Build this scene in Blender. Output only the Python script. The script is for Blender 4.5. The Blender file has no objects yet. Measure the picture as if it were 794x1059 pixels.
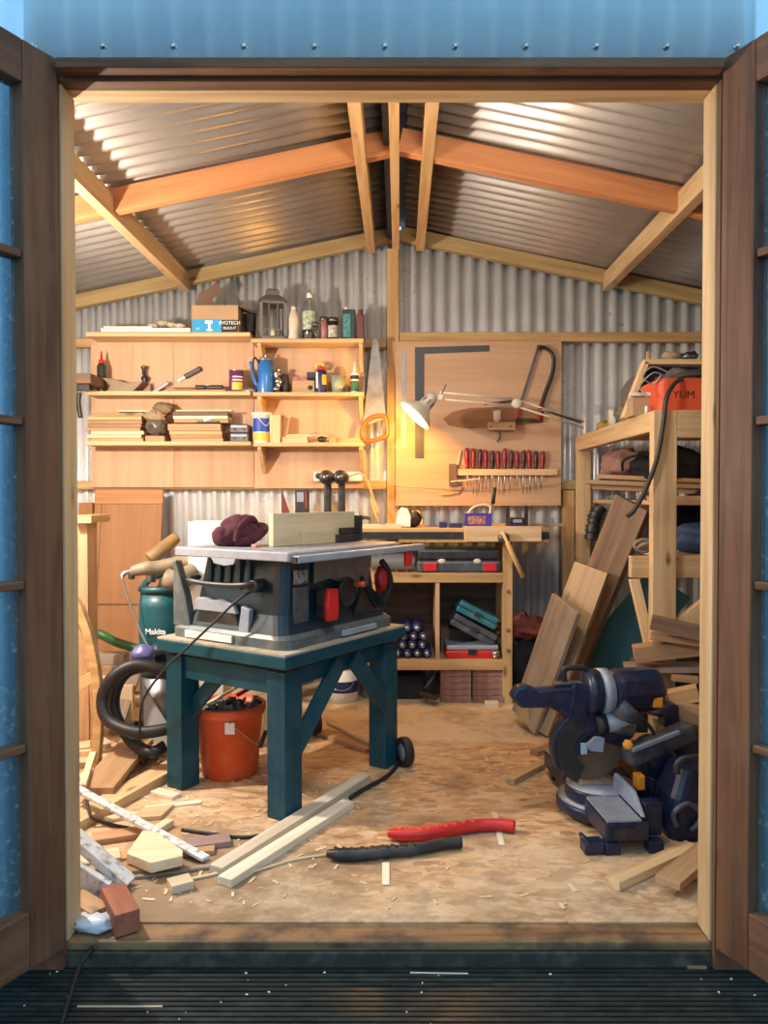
import bpy, math, random
from mathutils import Vector, Matrix, Euler, noise
random.seed(7)
R = math.radians
C = bpy.context.scene.collection
scn = bpy.context.scene

# ------------------------------------------------------------------ camera
F = 795.0; PITCH = R(1.117); CX, CY, CH = 413.0, 529.5, 1.0
cam = bpy.data.cameras.new('camera'); camo = bpy.data.objects.new('camera', cam); C.objects.link(camo)
cam.sensor_fit = 'VERTICAL'; cam.sensor_height = 36.0; cam.lens = 36.0 * F / 1059.0
cam.shift_x = -(CX - 397.0) / 1059.0
camo.location = (0, 0, CH); camo.rotation_euler = (R(90) - PITCH, 0, 0)
cam.clip_start = 0.05
scn.camera = camo

# ------------------------------------------------------------------ world (overcast blue dusk sky)
wd = bpy.data.worlds.new('sky'); scn.world = wd; wd.use_nodes = True
nt = wd.node_tree; bg = nt.nodes['Background']
tc = nt.nodes.new('ShaderNodeTexCoord'); sx = nt.nodes.new('ShaderNodeSeparateXYZ')
rp = nt.nodes.new('ShaderNodeValToRGB')
nt.links.new(tc.outputs['Generated'], sx.inputs[0]); nt.links.new(sx.outputs['Z'], rp.inputs[0])
rp.color_ramp.elements[0].position = 0.0; rp.color_ramp.elements[0].color = (0.42, 0.60, 0.76, 1)
rp.color_ramp.elements[1].position = 0.5; rp.color_ramp.elements[1].color = (0.42, 0.72, 1.0, 1)
nt.links.new(rp.outputs[0], bg.inputs[0]); bg.inputs[1].default_value = 1.05

# ------------------------------------------------------------------ room lights
def lamp(name, kind, loc, power, col, size=0.1, rot=None, spot=None):
    l = bpy.data.lights.new(name, kind); l.energy = power; l.color = col
    if kind == 'AREA': l.size = size
    else: l.shadow_soft_size = size
    if spot: l.spot_size = spot[0]; l.spot_blend = spot[1]
    o = bpy.data.objects.new(name, l); C.objects.link(o); o.location = loc
    if rot: o.rotation_euler = rot
    return o
lamp('work_light_over_door', 'AREA', (0.15, 1.93, 2.05), 9, (1.0, 0.88, 0.74), 0.22, rot=(R(52), 0, R(6)))
lamp('work_light_left', 'POINT', (-1.45, 2.45, 1.45), 78, (1.0, 0.88, 0.74), 0.03)

scn.view_settings.view_transform = 'Standard'; scn.view_settings.look = 'None'
scn.view_settings.exposure = 0.62; scn.view_settings.gamma = 1.0
scn.view_settings.use_curve_mapping = False

# ------------------------------------------------------------------ image reading helpers
def W(px, py, Y):
    z = Y * math.tan(math.atan((CY - py) / F) - PITCH)
    d = Y * math.cos(PITCH) - z * math.sin(PITCH)
    return Vector(((px - CX) / F * d, Y, CH + z))
def G(px, py, z=0.0):
    t = math.tan(math.atan((CY - py) / F) - PITCH)
    return W(px, py, (z - CH) / t)
def zz(py, Y): return W(CX, py, Y).z
def xx(px, Y): return W(px, 514, Y).x

# ------------------------------------------------------------------ materials
def newmat(name):
    m = bpy.data.materials.new(name); m.use_nodes = True
    return m, m.node_tree, m.node_tree.nodes['Principled BSDF']
def N(t, typ, **k):
    n = t.nodes.new(typ)
    for a, b in k.items(): setattr(n, a, b)
    return n
def ramp(t, stops):
    r = t.nodes.new('ShaderNodeValToRGB'); e = r.color_ramp.elements
    while len(e) < len(stops): e.new(0.5)
    for q, (p, c) in zip(e, stops): q.position = p; q.color = (c[0], c[1], c[2], 1)
    return r
def mul(c, f): return tuple(min(1, v * f) for v in c)
def plain(name, col, rough=0.55, metal=0.0, var=0.12, scale=9.0, bump=0.0, dust=None, dustamt=0.45):
    m, t, b = newmat(name)
    tc = N(t, 'ShaderNodeTexCoord'); n = N(t, 'ShaderNodeTexNoise'); n.inputs['Scale'].default_value = scale
    n.inputs['Detail'].default_value = 6
    t.links.new(tc.outputs['Object'], n.inputs['Vector'])
    r = ramp(t, [(0.3, mul(col, 1 - var)), (0.7, mul(col, 1 + var))])
    t.links.new(n.outputs[0], r.inputs[0]); out = r.outputs[0]
    if dust:
        n2 = N(t, 'ShaderNodeTexNoise'); n2.inputs['Scale'].default_value = scale * 2.2; n2.inputs['Detail'].default_value = 8
        t.links.new(tc.outputs['Object'], n2.inputs['Vector'])
        r2 = ramp(t, [(0.48, (0, 0, 0)), (0.72, (dustamt,) * 3)])
        t.links.new(n2.outputs[0], r2.inputs[0])
        mx = N(t, 'ShaderNodeMixRGB'); mx.inputs[2].default_value = (*dust, 1)
        t.links.new(r2.outputs[0], mx.inputs[0]); t.links.new(out, mx.inputs[1]); out = mx.outputs[0]
    t.links.new(out, b.inputs['Base Color'])
    b.inputs['Roughness'].default_value = rough; b.inputs['Metallic'].default_value = metal
    if bump:
        bp = N(t, 'ShaderNodeBump'); bp.inputs['Strength'].default_value = bump; bp.inputs['Distance'].default_value = 0.004
        t.links.new(n.outputs[0], bp.inputs['Height']); t.links.new(bp.outputs[0], b.inputs['Normal'])
    return m
def wood(name, c1, c2, rough=0.62, gs=1.0, knots=True, stain=None, stainamt=0.5, tint=0.16, stscale=3.0):
    m, t, b = newmat(name)
    at = N(t, 'ShaderNodeAttribute', attribute_name='gc')
    oi = N(t, 'ShaderNodeObjectInfo')
    ad = N(t, 'ShaderNodeVectorMath', operation='ADD')
    sc = N(t, 'ShaderNodeMath', operation='MULTIPLY'); sc.inputs[1].default_value = 17.0
    t.links.new(oi.outputs['Random'], sc.inputs[0]); t.links.new(at.outputs['Vector'], ad.inputs[0]); t.links.new(sc.outputs[0], ad.inputs[1])
    mp = N(t, 'ShaderNodeMapping'); mp.inputs['Scale'].default_value = (1.6 * gs, 26 * gs, 26 * gs)
    t.links.new(ad.outputs[0], mp.inputs['Vector'])
    n = N(t, 'ShaderNodeTexNoise'); n.inputs['Scale'].default_value = 1.0; n.inputs['Detail'].default_value = 5; n.inputs['Distortion'].default_value = 0.7
    t.links.new(mp.outputs[0], n.inputs['Vector'])
    mp2 = N(t, 'ShaderNodeMapping'); mp2.inputs['Scale'].default_value = (6 * gs, 150 * gs, 150 * gs)
    t.links.new(ad.outputs[0], mp2.inputs['Vector'])
    n2 = N(t, 'ShaderNodeTexNoise'); n2.inputs['Scale'].default_value = 1.0; n2.inputs['Detail'].default_value = 3
    t.links.new(mp2.outputs[0], n2.inputs['Vector'])
    r = ramp(t, [(0.32, c2), (0.62, c1)])
    mixn = N(t, 'ShaderNodeMath', operation='MULTIPLY_ADD'); mixn.inputs[1].default_value = 0.3
    t.links.new(n2.outputs[0], mixn.inputs[0])
    sb = N(t, 'ShaderNodeMath', operation='SUBTRACT'); sb.inputs[1].default_value = 0.15
    t.links.new(n.outputs[0], sb.inputs[0]); t.links.new(sb.outputs[0], mixn.inputs[2])
    t.links.new(mixn.outputs[0], r.inputs[0]); out = r.outputs[0]
    if knots:
        mk = N(t, 'ShaderNodeMapping'); mk.inputs['Scale'].default_value = (3.2, 9, 9)
        t.links.new(ad.outputs[0], mk.inputs['Vector'])
        v = N(t, 'ShaderNodeTexVoronoi'); v.inputs['Scale'].default_value = 1.0
        t.links.new(mk.outputs[0], v.inputs['Vector'])
        rk = ramp(t, [(0.045, (0.85,) * 3), (0.12, (0, 0, 0))])
        t.links.new(v.outputs['Distance'], rk.inputs[0])
        mx = N(t, 'ShaderNodeMixRGB'); mx.inputs[2].default_value = (*mul(c2, 0.4), 1)
        t.links.new(rk.outputs[0], mx.inputs[0]); t.links.new(out, mx.inputs[1]); out = mx.outputs[0]
    if stain:
        n3 = N(t, 'ShaderNodeTexNoise'); n3.inputs['Scale'].default_value = stscale; n3.inputs['Detail'].default_value = 9; n3.inputs['Roughness'].default_value = 0.65
        t.links.new(ad.outputs[0], n3.inputs['Vector'])
        r3 = ramp(t, [(0.46, (0, 0, 0)), (0.66, (stainamt,) * 3)])
        t.links.new(n3.outputs[0], r3.inputs[0])
        mx = N(t, 'ShaderNodeMixRGB'); mx.inputs[2].default_value = (*stain, 1)
        t.links.new(r3.outputs[0], mx.inputs[0]); t.links.new(out, mx.inputs[1]); out = mx.outputs[0]
    hs = N(t, 'ShaderNodeHueSaturation')
    ma = N(t, 'ShaderNodeMath', operation='MULTIPLY_ADD'); ma.inputs[1].default_value = tint * 2; ma.inputs[2].default_value = 1 - tint
    t.links.new(oi.outputs['Random'], ma.inputs[0]); t.links.new(ma.outputs[0], hs.inputs['Value'])
    t.links.new(out, hs.inputs['Color']); t.links.new(hs.outputs[0], b.inputs['Base Color'])
    b.inputs['Roughness'].default_value = rough; b.inputs['Specular IOR Level'].default_value = 0.3
    bp = N(t, 'ShaderNodeBump'); bp.inputs['Strength'].default_value = 0.25; bp.inputs['Distance'].default_value = 0.002
    t.links.new(n2.outputs[0], bp.inputs['Height']); t.links.new(bp.outputs[0], b.inputs['Normal'])
    return m
def galv(name, c, rough=0.34, metal=0.85, var=0.2, streak=True):
    m, t, b = newmat(name)
    tc = N(t, 'ShaderNodeTexCoord')
    v = N(t, 'ShaderNodeTexVoronoi'); v.inputs['Scale'].default_value = 55
    t.links.new(tc.outputs['Object'], v.inputs['Vector'])
    n = N(t, 'ShaderNodeTexNoise'); n.inputs['Scale'].default_value = 4; n.inputs['Detail'].default_value = 7
    t.links.new(tc.outputs['Object'], n.inputs['Vector'])
    md = N(t, 'ShaderNodeMixRGB'); md.inputs[0].default_value = 0.96
    t.links.new(v.outputs['Color'], md.inputs[1]); t.links.new(n.outputs[0], md.inputs[2])
    bw = N(t, 'ShaderNodeRGBToBW'); t.links.new(md.outputs[0], bw.inputs[0])
    r = ramp(t, [(0.3, mul(c, 1 - var)), (0.7, mul(c, 1 + var * 0.5))])
    t.links.new(bw.outputs[0], r.inputs[0]); t.links.new(r.outputs[0], b.inputs['Base Color'])
    rr = ramp(t, [(0.3, (rough + 0.12,) * 3), (0.7, (rough - 0.05,) * 3)])
    t.links.new(bw.outputs[0], rr.inputs[0]); t.links.new(rr.outputs[0], b.inputs['Roughness'])
    b.inputs['Metallic'].default_value = metal
    return m
def osb(name):
    m, t, b = newmat(name)
    tc = N(t, 'ShaderNodeTexCoord')
    def layer(rot, sc, off):
        mp = N(t, 'ShaderNodeMapping'); mp.inputs['Rotation'].default_value = (0, 0, R(rot)); mp.inputs['Scale'].default_value = sc
        mp.inputs['Location'].default_value = off
        nd = N(t, 'ShaderNodeTexNoise'); nd.inputs['Scale'].default_value = 14
        t.links.new(tc.outputs['Object'], nd.inputs['Vector'])
        mv = N(t, 'ShaderNodeVectorMath', operation='MULTIPLY_ADD'); mv.inputs[1].default_value = (0.05, 0.05, 0)
        t.links.new(nd.outputs['Color'], mv.inputs[0]); t.links.new(tc.outputs['Object'], mv.inputs[2])
        t.links.new(mv.outputs[0], mp.inputs['Vector'])
        v = N(t, 'ShaderNodeTexVoronoi'); v.inputs['Scale'].default_value = 1.0
        t.links.new(mp.outputs[0], v.inputs['Vector'])
        bw = N(t, 'ShaderNodeSeparateColor'); t.links.new(v.outputs['Color'], bw.inputs[0])
        return bw
    a = layer(25, (17, 52, 1), (0, 0, 0)); c = layer(85, (18, 56, 1), (3, 1, 0)); d = layer(-50, (19, 52, 1), (7, 5, 0))
    gt = N(t, 'ShaderNodeMath', operation='GREATER_THAN'); gt.inputs[1].default_value = 0.55
    t.links.new(a.outputs[1], gt.inputs[0])
    m1 = N(t, 'ShaderNodeMixRGB'); t.links.new(gt.outputs[0], m1.inputs[0]); t.links.new(a.outputs[0], m1.inputs[1]); t.links.new(c.outputs[0], m1.inputs[2])
    gt2 = N(t, 'ShaderNodeMath', operation='GREATER_THAN'); gt2.inputs[1].default_value = 0.6
    t.links.new(d.outputs[1], gt2.inputs[0])
    m2 = N(t, 'ShaderNodeMixRGB'); t.links.new(gt2.outputs[0], m2.inputs[0]); t.links.new(m1.outputs[0], m2.inputs[1]); t.links.new(d.outputs[0], m2.inputs[2])
    r = ramp(t, [(0.0, (0.34, 0.18, 0.08)), (0.35, (0.52, 0.30, 0.14)), (0.7, (0.61, 0.37, 0.19)), (1.0, (0.68, 0.46, 0.27))])
    t.links.new(m2.outputs[0], r.inputs[0])
    # sawdust and dirt
    n = N(t, 'ShaderNodeTexNoise'); n.inputs['Scale'].default_value = 2.6; n.inputs['Detail'].default_value = 10; n.inputs['Roughness'].default_value = 0.7
    t.links.new(tc.outputs['Object'], n.inputs['Vector'])
    sp = N(t, 'ShaderNodeSeparateXYZ'); t.links.new(tc.outputs['Object'], sp.inputs[0])
    # swept dust lies at the back sheet (Y>3.12), round the saw stand and at the door
    yb = N(t, 'ShaderNodeMapRange'); yb.inputs['From Min'].default_value = 3.10; yb.inputs['From Max'].default_value = 3.15; yb.inputs['To Max'].default_value = 0.34
    t.links.new(sp.outputs['Y'], yb.inputs['Value'])
    yf = N(t, 'ShaderNodeMapRange'); yf.inputs['From Min'].default_value = 2.45; yf.inputs['From Max'].default_value = 1.9; yf.inputs['To Max'].default_value = 0.16
    t.links.new(sp.outputs['Y'], yf.inputs['Value'])
    xl = N(t, 'ShaderNodeMapRange'); xl.inputs['From Min'].default_value = -0.1; xl.inputs['From Max'].default_value = -0.6; xl.inputs['To Max'].default_value = 0.12
    t.links.new(sp.outputs['X'], xl.inputs['Value'])
    s1 = N(t, 'ShaderNodeMath', operation='ADD'); s2 = N(t, 'ShaderNodeMath', operation='ADD'); s3 = N(t, 'ShaderNodeMath', operation='ADD')
    t.links.new(yb.outputs[0], s1.inputs[0]); t.links.new(yf.outputs[0], s1.inputs[1])
    t.links.new(s1.outputs[0], s2.inputs[0]); t.links.new(xl.outputs[0], s2.inputs[1])
    t.links.new(s2.outputs[0], s3.inputs[0]); t.links.new(n.outputs[0], s3.inputs[1])
    rd = ramp(t, [(0.50, (0, 0, 0)), (0.82, (0.8,) * 3)])
    t.links.new(s3.outputs[0], rd.inputs[0])
    mx = N(t, 'ShaderNodeMixRGB'); mx.inputs[2].default_value = (0.64, 0.52, 0.36, 1)
    t.links.new(rd.outputs[0], mx.inputs[0]); t.links.new(r.outputs[0], mx.inputs[1])
    # walked-in brown dirt, mostly left of the doorway
    n4 = N(t, 'ShaderNodeTexNoise'); n4.inputs['Scale'].default_value = 3.3; n4.inputs['Detail'].default_value = 12; n4.inputs['Roughness'].default_value = 0.72
    mp4 = N(t, 'ShaderNodeMapping'); mp4.inputs['Location'].default_value = (5, 2, 0)
    t.links.new(tc.outputs['Object'], mp4.inputs[0]); t.links.new(mp4.outputs[0], n4.inputs['Vector'])
    xd = N(t, 'ShaderNodeMapRange'); xd.inputs['From Min'].default_value = 0.3; xd.inputs['From Max'].default_value = -0.5; xd.inputs['To Max'].default_value = 0.19
    t.links.new(sp.outputs['X'], xd.inputs['Value'])
    yd = N(t, 'ShaderNodeMapRange'); yd.inputs['From Min'].default_value = 2.6; yd.inputs['From Max'].default_value = 1.9; yd.inputs['To Max'].default_value = 1.0
    t.links.new(sp.outputs['Y'], yd.inputs['Value'])
    mm = N(t, 'ShaderNodeMath', operation='MULTIPLY'); t.links.new(xd.outputs[0], mm.inputs[0]); t.links.new(yd.outputs[0], mm.inputs[1])
    ss = N(t, 'ShaderNodeMath', operation='ADD'); t.links.new(mm.outputs[0], ss.inputs[0]); t.links.new(n4.outputs[0], ss.inputs[1])
    r4 = ramp(t, [(0.49, (0, 0, 0)), (0.68, (0.8,) * 3)])
    t.links.new(ss.outputs[0], r4.inputs[0])
    mx2 = N(t, 'ShaderNodeMixRGB'); mx2.inputs[2].default_value = (0.20, 0.115, 0.055, 1)
    t.links.new(r4.outputs[0], mx2.inputs[0]); t.links.new(mx.outputs[0], mx2.inputs[1])
    t.links.new(mx2.outputs[0], b.inputs['Base Color'])
    b.inputs['Roughness'].default_value = 0.7
    bp = N(t, 'ShaderNodeBump'); bp.inputs['Strength'].default_value = 0.35; bp.inputs['Distance'].default_value = 0.002
    t.links.new(m2.outputs[0], bp.inputs['Height']); t.links.new(bp.outputs[0], b.inputs['Normal'])
    return m
def glassmat(name, col=(0.85, 0.93, 0.97), rough=0.05, alpha=None):
    m, t, b = newmat(name)
    b.inputs['Base Color'].default_value = (*col, 1); b.inputs['Roughness'].default_value = rough
    b.inputs['Transmission Weight'].default_value = 1.0; b.inputs['IOR'].default_value = 1.45
    return m
def pane_mat():
    # thin window pane with a film of dust: mix of transparent and glossy / dust
    m, t, b = newmat('dusty_window_glass')
    o = t.nodes['Material Output']
    tr = N(t, 'ShaderNodeBsdfTransparent'); tr.inputs[0].default_value = (0.62, 0.76, 0.82, 1)
    b.inputs['Base Color'].default_value = (0.45, 0.55, 0.6, 1); b.inputs['Roughness'].default_value = 0.08
    n = N(t, 'ShaderNodeTexNoise'); n.inputs['Scale'].default_value = 60; n.inputs['Detail'].default_value = 8
    tc = N(t, 'ShaderNodeTexCoord'); t.links.new(tc.outputs['Object'], n.inputs['Vector'])
    r = ramp(t, [(0.55, (0.10,) * 3), (0.78, (0.6,) * 3)])
    t.links.new(n.outputs[0], r.inputs[0])
    mx = N(t, 'ShaderNodeMixShader'); t.links.new(r.outputs[0], mx.inputs[0])
    t.links.new(tr.outputs[0], mx.inputs[1]); t.links.new(b.outputs[0], mx.inputs[2]); t.links.new(mx.outputs[0], o.inputs[0])
    return m

PINE = wood('pale_pine', (0.66, 0.47, 0.26), (0.50, 0.31, 0.15))
PINE2 = wood('golden_pine_framing', (0.60, 0.38, 0.17), (0.44, 0.25, 0.10))
RAFT = wood('orange_pine_rafter', (0.62, 0.27, 0.11), (0.50, 0.20, 0.08))
TREAT = wood('treated_green_pine', (0.46, 0.33, 0.15), (0.34, 0.23, 0.10))
PLY = wood('plywood_face', (0.58, 0.37, 0.23), (0.50, 0.30, 0.17), gs=0.5, knots=False, tint=0.06)
PLYD = wood('aged_plywood', (0.48, 0.25, 0.12), (0.38, 0.19, 0.085), gs=0.5, knots=False, tint=0.05)
DOORW = wood('weathered_hardwood', (0.19, 0.078, 0.036), (0.095, 0.04, 0.02), stain=(0.26, 0.16, 0.10), stainamt=0.25, tint=0.05)
GREYW = wood('grey_weathered_board', (0.34, 0.26, 0.19), (0.22, 0.16, 0.11), stain=(0.45, 0.42, 0.36), stainamt=0.4)
DARKW = wood('dark_brown_board', (0.20, 0.125, 0.08), (0.12, 0.07, 0.045))
REDW = wood('red_brown_hardwood', (0.36, 0.12, 0.065), (0.22, 0.07, 0.04), knots=False)
OFF = wood('pale_offcut', (0.70, 0.56, 0.38), (0.58, 0.42, 0.26), knots=True)
OFFW = wood('whitish_softwood', (0.74, 0.68, 0.54), (0.62, 0.52, 0.38), knots=False)
BRN = wood('mid_brown_offcut', (0.44, 0.26, 0.14), (0.32, 0.18, 0.09))
DIRTM = plain('dirty_wet_timber', (0.035, 0.03, 0.022), 0.6, dust=(0.12, 0.10, 0.07), dustamt=0.6, scale=14)
SILLW = wood('worn_sill_wood', (0.27, 0.15, 0.07), (0.14, 0.075, 0.035), stain=(0.05, 0.035, 0.025), stainamt=0.9, stscale=9)
WHITEP = plain('flaking_white_paint', (0.62, 0.63, 0.62), 0.6, dust=(0.08, 0.07, 0.06), dustamt=0.9, scale=22)
TEAL = wood('teal_painted_timber', (0.003, 0.058, 0.085), (0.002, 0.040, 0.060), rough=0.42, knots=False, stain=(0.06, 0.14, 0.16), stainamt=0.2, tint=0.04, stscale=10)
OSB = osb('osb_floor')
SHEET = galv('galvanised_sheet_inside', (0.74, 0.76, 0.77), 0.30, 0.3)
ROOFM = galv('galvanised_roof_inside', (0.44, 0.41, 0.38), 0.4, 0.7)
FACADE = galv('zinc_cladding_outside', (0.62, 0.84, 1.0), 0.5, 0.1, var=0.1)
STEEL = plain('brushed_steel', (0.50, 0.51, 0.52), 0.3, 0.95, scale=30)
DSTEEL = plain('dark_steel', (0.16, 0.16, 0.17), 0.35, 0.9, scale=30)
ALU = plain('cast_aluminium', (0.29, 0.32, 0.38), 0.5, 0.35, scale=25, dust=(0.5, 0.42, 0.33), dustamt=0.4)
BLK = plain('black_plastic', (0.018, 0.018, 0.02), 0.42, dust=(0.22, 0.17, 0.12), dustamt=0.18)
RUB = plain('black_rubber', (0.014, 0.014, 0.016), 0.6)
NAVY = plain('navy_saw_casting', (0.006, 0.013, 0.042), 0.36, dust=(0.25, 0.2, 0.16), dustamt=0.10, scale=14)
SAWB = plain('dark_teal_saw_housing', (0.003, 0.021, 0.034), 0.36, dust=(0.15, 0.15, 0.14), dustamt=0.05, scale=14)
SAWG = plain('grey_saw_plastic', (0.075, 0.095, 0.10), 0.42, dust=(0.3, 0.27, 0.22), dustamt=0.3, scale=14)
LGREY = plain('light_grey_metal', (0.28, 0.33, 0.40), 0.45, 0.1, scale=14, dust=(0.5, 0.45, 0.36), dustamt=0.3)
RED = plain('red_plastic', (0.58, 0.018, 0.018), 0.4)
DRED = plain('dark_red_handle', (0.33, 0.018, 0.02), 0.35)
ORG = plain('orange_plastic', (0.80, 0.11, 0.005), 0.4)
YEL = plain('amber_plastic', (0.85, 0.33, 0.02), 0.4)
BUCK = plain('orange_bucket_plastic', (0.64, 0.095, 0.025), 0.45, dust=(0.5, 0.25, 0.15), dustamt=0.3)
VAC = plain('teal_vacuum_plastic', (0.006, 0.075, 0.095), 0.4)
WHT = plain('white_plastic', (0.74, 0.73, 0.68), 0.45)
CREAM = plain('cream_enamel', (0.66, 0.60, 0.48), 0.4)
PAPER = plain('white_paper', (0.75, 0.73, 0.68), 0.8)
CARD = plain('brown_cardboard', (0.42, 0.28, 0.16), 0.85, var=0.08)
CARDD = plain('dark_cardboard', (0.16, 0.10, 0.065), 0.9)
BLUEE = plain('blue_enamel', (0.03, 0.17, 0.50), 0.25, var=0.05)
BLUEL = plain('cyan_box_print', (0.01, 0.30, 0.60), 0.5, var=0.03)
DBLUE = plain('dark_blue_print', (0.012, 0.018, 0.10), 0.45)
PURP = plain('purple_label', (0.16, 0.03, 0.15), 0.45)
VIOB = plain('violet_blue_box', (0.05, 0.035, 0.32), 0.5)
YLAB = plain('yellow_label', (0.75, 0.48, 0.06), 0.5)
GREENL = plain('green_label', (0.03, 0.14, 0.06), 0.5)
TEALC = plain('teal_case_plastic', (0.02, 0.16, 0.20), 0.45, dust=(0.3, 0.3, 0.3), dustamt=0.2)
GCASE = plain('slate_grey_case', (0.055, 0.065, 0.085), 0.45, dust=(0.3, 0.28, 0.24), dustamt=0.3)
BEAN = plain('maroon_wool', (0.055, 0.009, 0.02), 0.95, scale=150, bump=0.8, var=0.35)
LANT = plain('weathered_grey_metal', (0.15, 0.15, 0.14), 0.55, 0.3)
CLEARG = glassmat('clear_bottle_glass', (0.80, 0.86, 0.82))
CANDLE = plain('candle_wax', (0.75, 0.68, 0.52), 0.5)
PIPE = plain('grimy_grey_pipe', (0.20, 0.16, 0.11), 0.5, dust=(0.36, 0.26, 0.15), dustamt=0.6, scale=12)
BLUET = plain('blue_tarp_fabric', (0.02, 0.055, 0.12), 0.7)
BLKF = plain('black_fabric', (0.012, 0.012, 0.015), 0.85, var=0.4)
PINKC = plain('dusty_pink_cloth', (0.30, 0.16, 0.13), 0.9)
RUST = plain('rust_red_cloth', (0.22, 0.055, 0.035), 0.9, var=0.4, scale=20)
TGREEN = plain('pale_teal_board', (0.05, 0.17, 0.18), 0.6)
GREENH = plain('green_hose_rubber', (0.02, 0.10, 0.03), 0.45)
TILE = plain('red_brown_block_paint', (0.26, 0.115, 0.085), 0.7, var=0.25, dust=(0.5, 0.4, 0.35), dustamt=0.4)
GLASSG = glassmat('greenish_tumbler_glass', (0.62, 0.75, 0.62), 0.2)
BRASS = plain('brass', (0.55, 0.36, 0.10), 0.3, 0.9)
BLADE = plain('dusty_saw_blade', (0.20, 0.125, 0.075), 0.5, 0.4, scale=25)
MASKY = plain('tape_yellow', (0.66, 0.52, 0.18), 0.7)
DECKM = wood('wet_black_decking', (0.024, 0.030, 0.028), (0.012, 0.016, 0.015), rough=0.33, knots=False, stain=(0.07, 0.08, 0.07), stainamt=0.35, tint=0.0, stscale=18)
DARKBLUEM = plain('dark_blue_ridge_flashing', (0.015, 0.035, 0.075), 0.5)
INKM = plain('black_ink', (0.01, 0.01, 0.01), 0.6)
WINK = plain('white_ink', (0.75, 0.76, 0.76), 0.6)
PANE = pane_mat()

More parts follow.
